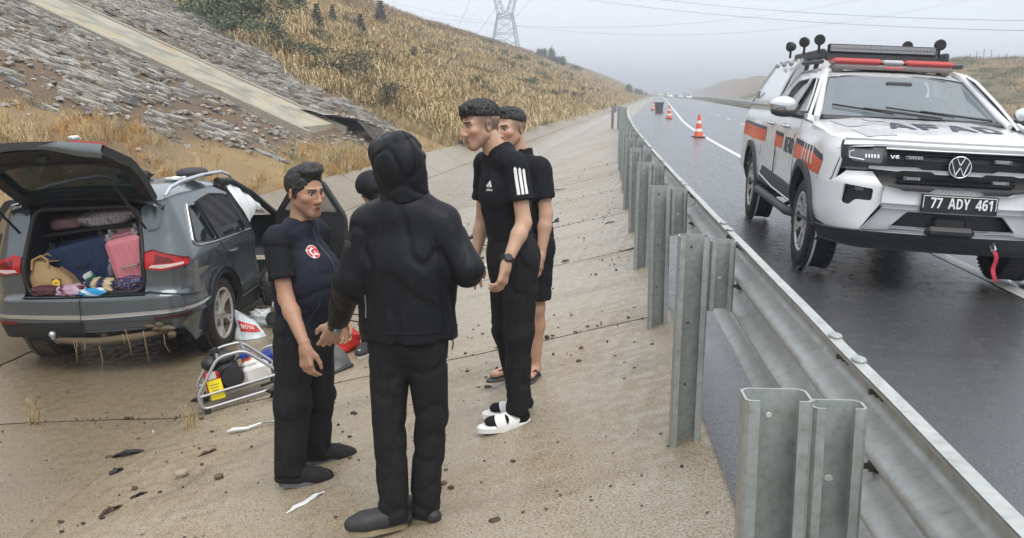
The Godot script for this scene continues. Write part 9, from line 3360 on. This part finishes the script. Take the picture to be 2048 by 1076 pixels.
func build_debris() -> void:
	var black := paintm(0.018, 0.018, 0.02, 0.5)
	var rust := paintm(0.07, 0.04, 0.025, 0.8)
	var white := paintm(0.72, 0.72, 0.71, 0.5)
	var metal := paintm(0.5, 0.5, 0.5, 0.3, 0.8)
	var shard := func(seed_: float, L: float, W: float, H: float) -> MB:
		var mb := MB.new()
		mb.grid(9, 4, func(u: float, w: float) -> Vector3:
			var t := sin(u * PI)
			var k := fine.get_noise_2d(u * 6.0 + seed_ * 9.0, w * 4.0)
			return Vector3((u - 0.5) * L, H * (0.25 + 0.75 * absf(fine.get_noise_2d(u * 4.0 + seed_ * 5.0, 2.0))) * t + 0.01 * k, (w - 0.5) * W * (0.35 + 0.65 * t) + 0.15 * W * k))
		mb.grid(9, 4, func(u: float, w: float) -> Vector3:
			var t := sin(u * PI)
			var k := fine.get_noise_2d(u * 6.0 + seed_ * 9.0, w * 4.0)
			return Vector3((u - 0.5) * L, maxf(H * (0.25 + 0.75 * absf(fine.get_noise_2d(u * 4.0 + seed_ * 5.0, 2.0))) * t + 0.01 * k - 0.006, 0.0), (w - 0.5) * W * (0.35 + 0.65 * t) + 0.15 * W * k))
		return mb
	var list := [[-3.90, 5.62, 0.26, 0.07, 0.07, black, 0.2, "curved black plastic shard, largest on the concrete at left", "plastic_shard"],
		[-3.80, 5.30, 0.10, 0.07, 0.05, black, 0.9, "small crumpled black scrap just below the curved shard", "plastic_scrap"],
		[-3.46, 4.62, 0.14, 0.05, 0.03, rust, 0.9, "dark brown flake at the lower left, left of a pair", "rust_flake"],
		[-3.38, 4.78, 0.10, 0.03, 0.02, black, 0.5, "thin dark flake at the lower left, right of a pair", "plastic_flake"],
		[-3.20, 5.30, 0.12, 0.04, 0.025, rust, 0.6, "dark brown flake between the shard and the purple stain", "rust_flake"],
		[-2.62, 5.28, 0.09, 0.04, 0.02, black, 1.0, "small dark flake left of the vest man's shoes", "plastic_flake"],
		[-3.92, 6.72, 0.10, 0.06, 0.03, black, 0.1, "flat dark scrap on the wet concrete left of the pump", "plastic_scrap"],
		[-3.98, 7.55, 0.12, 0.09, 0.06, black, 0.4, "black ring-like scrap under the rear of the car", "plastic_scrap"],
		[-1.05, 9.4, 0.10, 0.05, 0.03, black, 0.3, "small dark scrap on the slope between the men and the car", "plastic_scrap"],
		[-2.55, 13.0, 0.42, 0.14, 0.12, black, 0.3, "long black bumper piece lying far up the channel", "bumper_piece"],
		[-2.45, 11.0, 0.40, 0.16, 0.08, black, 0.8, "flat black car panel piece beside the open front door", "panel_piece"],
		[-2.2, 11.6, 0.30, 0.12, 0.10, black, 0.2, "twisted black trim piece beyond the open front door", "trim_piece"],
		[-2.6, 10.2, 0.30, 0.16, 0.09, rust, 1.2, "brown torn car part in the debris near the front door", "torn_part"],
		[-1.6, 17.5, 0.36, 0.08, 0.05, black, 0.1, "dark strip lying on the slope between the heads", "plastic_strip"],
		[-0.55, 11.5, 0.16, 0.05, 0.03, black, 0.1, "small black strip on the slope right of the polo shirt", "plastic_strip"]]
	var k := 0
	for e in list:
		k += 1
		var o := part(e[8], shard.call(k * 1.0, e[2], e[3], e[4]), e[5])
		stand(o, e[0], e[1], e[6])
		tag(o, e[7], "debris")
	var strip := thing("trim_strip", "bent white and silver trim strip on the concrete below the pump", "debris")
	stand(strip, -3.02, 5.62, -0.05)
	var w1 := MB.new()
	w1.tube([Vector3(-0.19, 0.012, 0.0), Vector3(-0.14, 0.02, 0.01), Vector3(-0.04, 0.014, 0.012), Vector3(0.05, 0.02, -0.03)], [0.008, 0.017, 0.011, 0.006], 6)
	part("white_piece", w1, white, strip)
	var w2 := MB.new()
	w2.tube([Vector3(0.05, 0.02, -0.03), Vector3(0.12, 0.02, -0.01), Vector3(0.17, 0.025, 0.02), Vector3(0.20, 0.01, 0.0)], [0.006, 0.008, 0.014, 0.006], 6)
	part("metal_end", w2, metal, strip)
	var sliver := part("white_sliver", shard.call(30.0, 0.24, 0.045, 0.02), white)
	stand(sliver, -2.18, 4.15, 0.85)
	tag(sliver, "white pointed plastic sliver at the bottom edge of the slope", "debris")
	for e in [[-3.20, 4.95, 0.045, "pale pebble on the concrete, largest of the loose stones"], [-2.9, 4.78, 0.03, "brown pebble right of the pale one on the concrete"], [-3.35, 4.2, 0.025, "small dark pebble near the lower left corner"], [-3.62, 6.15, 0.02, "small yellowish pebble near the joint left of the pump"]]:
		var pb := MB.new()
		pb.ball(Vector3(0, e[2] * 0.35, 0), Vector3(e[2], e[2] * 0.6, e[2] * 0.8), 10, 8, fine, 0.4)
		var o := part("pebble", pb, paintm(0.30, 0.26, 0.20, 0.9) if e[2] > 0.04 else paintm(0.14, 0.10, 0.07, 0.9))
		stand(o, e[0], e[1], 0.4)
		tag(o, e[3], "stone")
	# shattered bits by the front of the car
	var bits := MB.new()
	bits.box(Vector3.ZERO, Vector3(1, 0.5, 0.7), 0.1)
	var xf := []
	var cl := []
	for i in 420:
		var u := rng.randf_range(-3.6, -1.3) if i < 260 else rng.randf_range(-4.2, -0.4)
		var s := rng.randf_range(9.6, 13.0) if i < 260 else rng.randf_range(4.5, 16.0)
		var z := rng.randf_range(0.01, 0.05) * (1.6 if i < 260 else 0.6)
		xf.append(Transform3D(Basis.from_euler(Vector3(rng.randf(), rng.randf() * 6.0, rng.randf())).scaled(Vector3.ONE * z), ground(u, s) + Vector3(0, z * 0.3, 0)))
		cl.append(Color(0.02, 0.02, 0.022) if rng.randf() < 0.8 else Color(0.4, 0.4, 0.4))
	var vm := paintm(1, 1, 1, 0.5)
	vm.vertex_color_use_as_albedo = true
	tag(scatter("shattered_bits", bits.done(), vm, xf, cl), "scattered small fragments of plastic and glass on the concrete", "debris")

func build_cones() -> void:
	var orange := paintm(0.72, 0.10, 0.03, 0.5)
	var white := paintm(0.75, 0.75, 0.74, 0.4)
	var black := paintm(0.03, 0.03, 0.032, 0.7)
	var proto: Node3D = null
	var spots := [[2.75, 34.8, 1.0, "nearest orange and white traffic cone, standing on the edge line"], [2.23, 58.5, 1.0, "second traffic cone along the edge line, far beyond the nearest"], [1.75, 76.0, 0.9, "traffic cone just right of the dark bin on the road"], [0.95, 84.0, 0.9, "farthest traffic cone, left of the dark bin on the road"]]
	for e in spots:
		var o: Node3D
		if proto == null:
			proto = thing("traffic_cone", e[3], "traffic cone", Vector3.ZERO, 0.0, "traffic cones along the shoulder")
			o = proto
			var c := MB.new()
			c.lathe([Vector2(0.045, 0.86), Vector2(0.05, 0.88), Vector2(0.0, 0.88)], 20)
			c.lathe([Vector2(0.185, 0.05), Vector2(0.15, 0.2), Vector2(0.142, 0.235)], 20)
			c.lathe([Vector2(0.122, 0.345), Vector2(0.090, 0.55)], 20)
			c.lathe([Vector2(0.073, 0.66), Vector2(0.045, 0.86)], 20)
			part("cone", c, orange, o)
			for r in [[Vector2(0.143, 0.235), Vector2(0.122, 0.345)], [Vector2(0.091, 0.55), Vector2(0.073, 0.66)]]:
				var w := MB.new()
				w.lathe([r[0], r[1]], 20)
				part("white_band", w, white, o)
			var b := MB.new()
			b.box(Vector3(0, 0.025, 0), Vector3(0.46, 0.05, 0.46), 0.02)
			part("base", b, black, o)
		else:
			o = copy(proto, e[3], Transform3D())
		var p := at_us(e[0], e[1], 0.015 - 0.055 * e[0] + 0.006)
		o.transform = Transform3D(Basis(Vector3.UP, rng.randf() * 3.0).scaled(Vector3.ONE * e[2]), p)
	var t := thing("road_bin", "dark upright bin standing between the far cones on the road", "bin", at_us(1.55, 74.0, -0.06))
	var bm := MB.new()
	for k in 4:
		var a := [Vector3(-0.26, 0, 0.22), Vector3(0.26, 0, 0.22), Vector3(0.26, 0, -0.22), Vector3(-0.26, 0, -0.22)]
		var p: Vector3 = a[k]; var q: Vector3 = a[(k + 1) % 4]
		bm.face([p, q, q * 1.25 + Vector3(0, 0.82, 0), p * 1.25 + Vector3(0, 0.82, 0)])
	part("bin_body", bm, paintm(0.06, 0.065, 0.068, 0.6), t)
	var lid := MB.new()
	lid.box(Vector3(0, 0.85, 0), Vector3(0.74, 0.06, 0.62), 0.02)
	part("lid", lid, black, t)
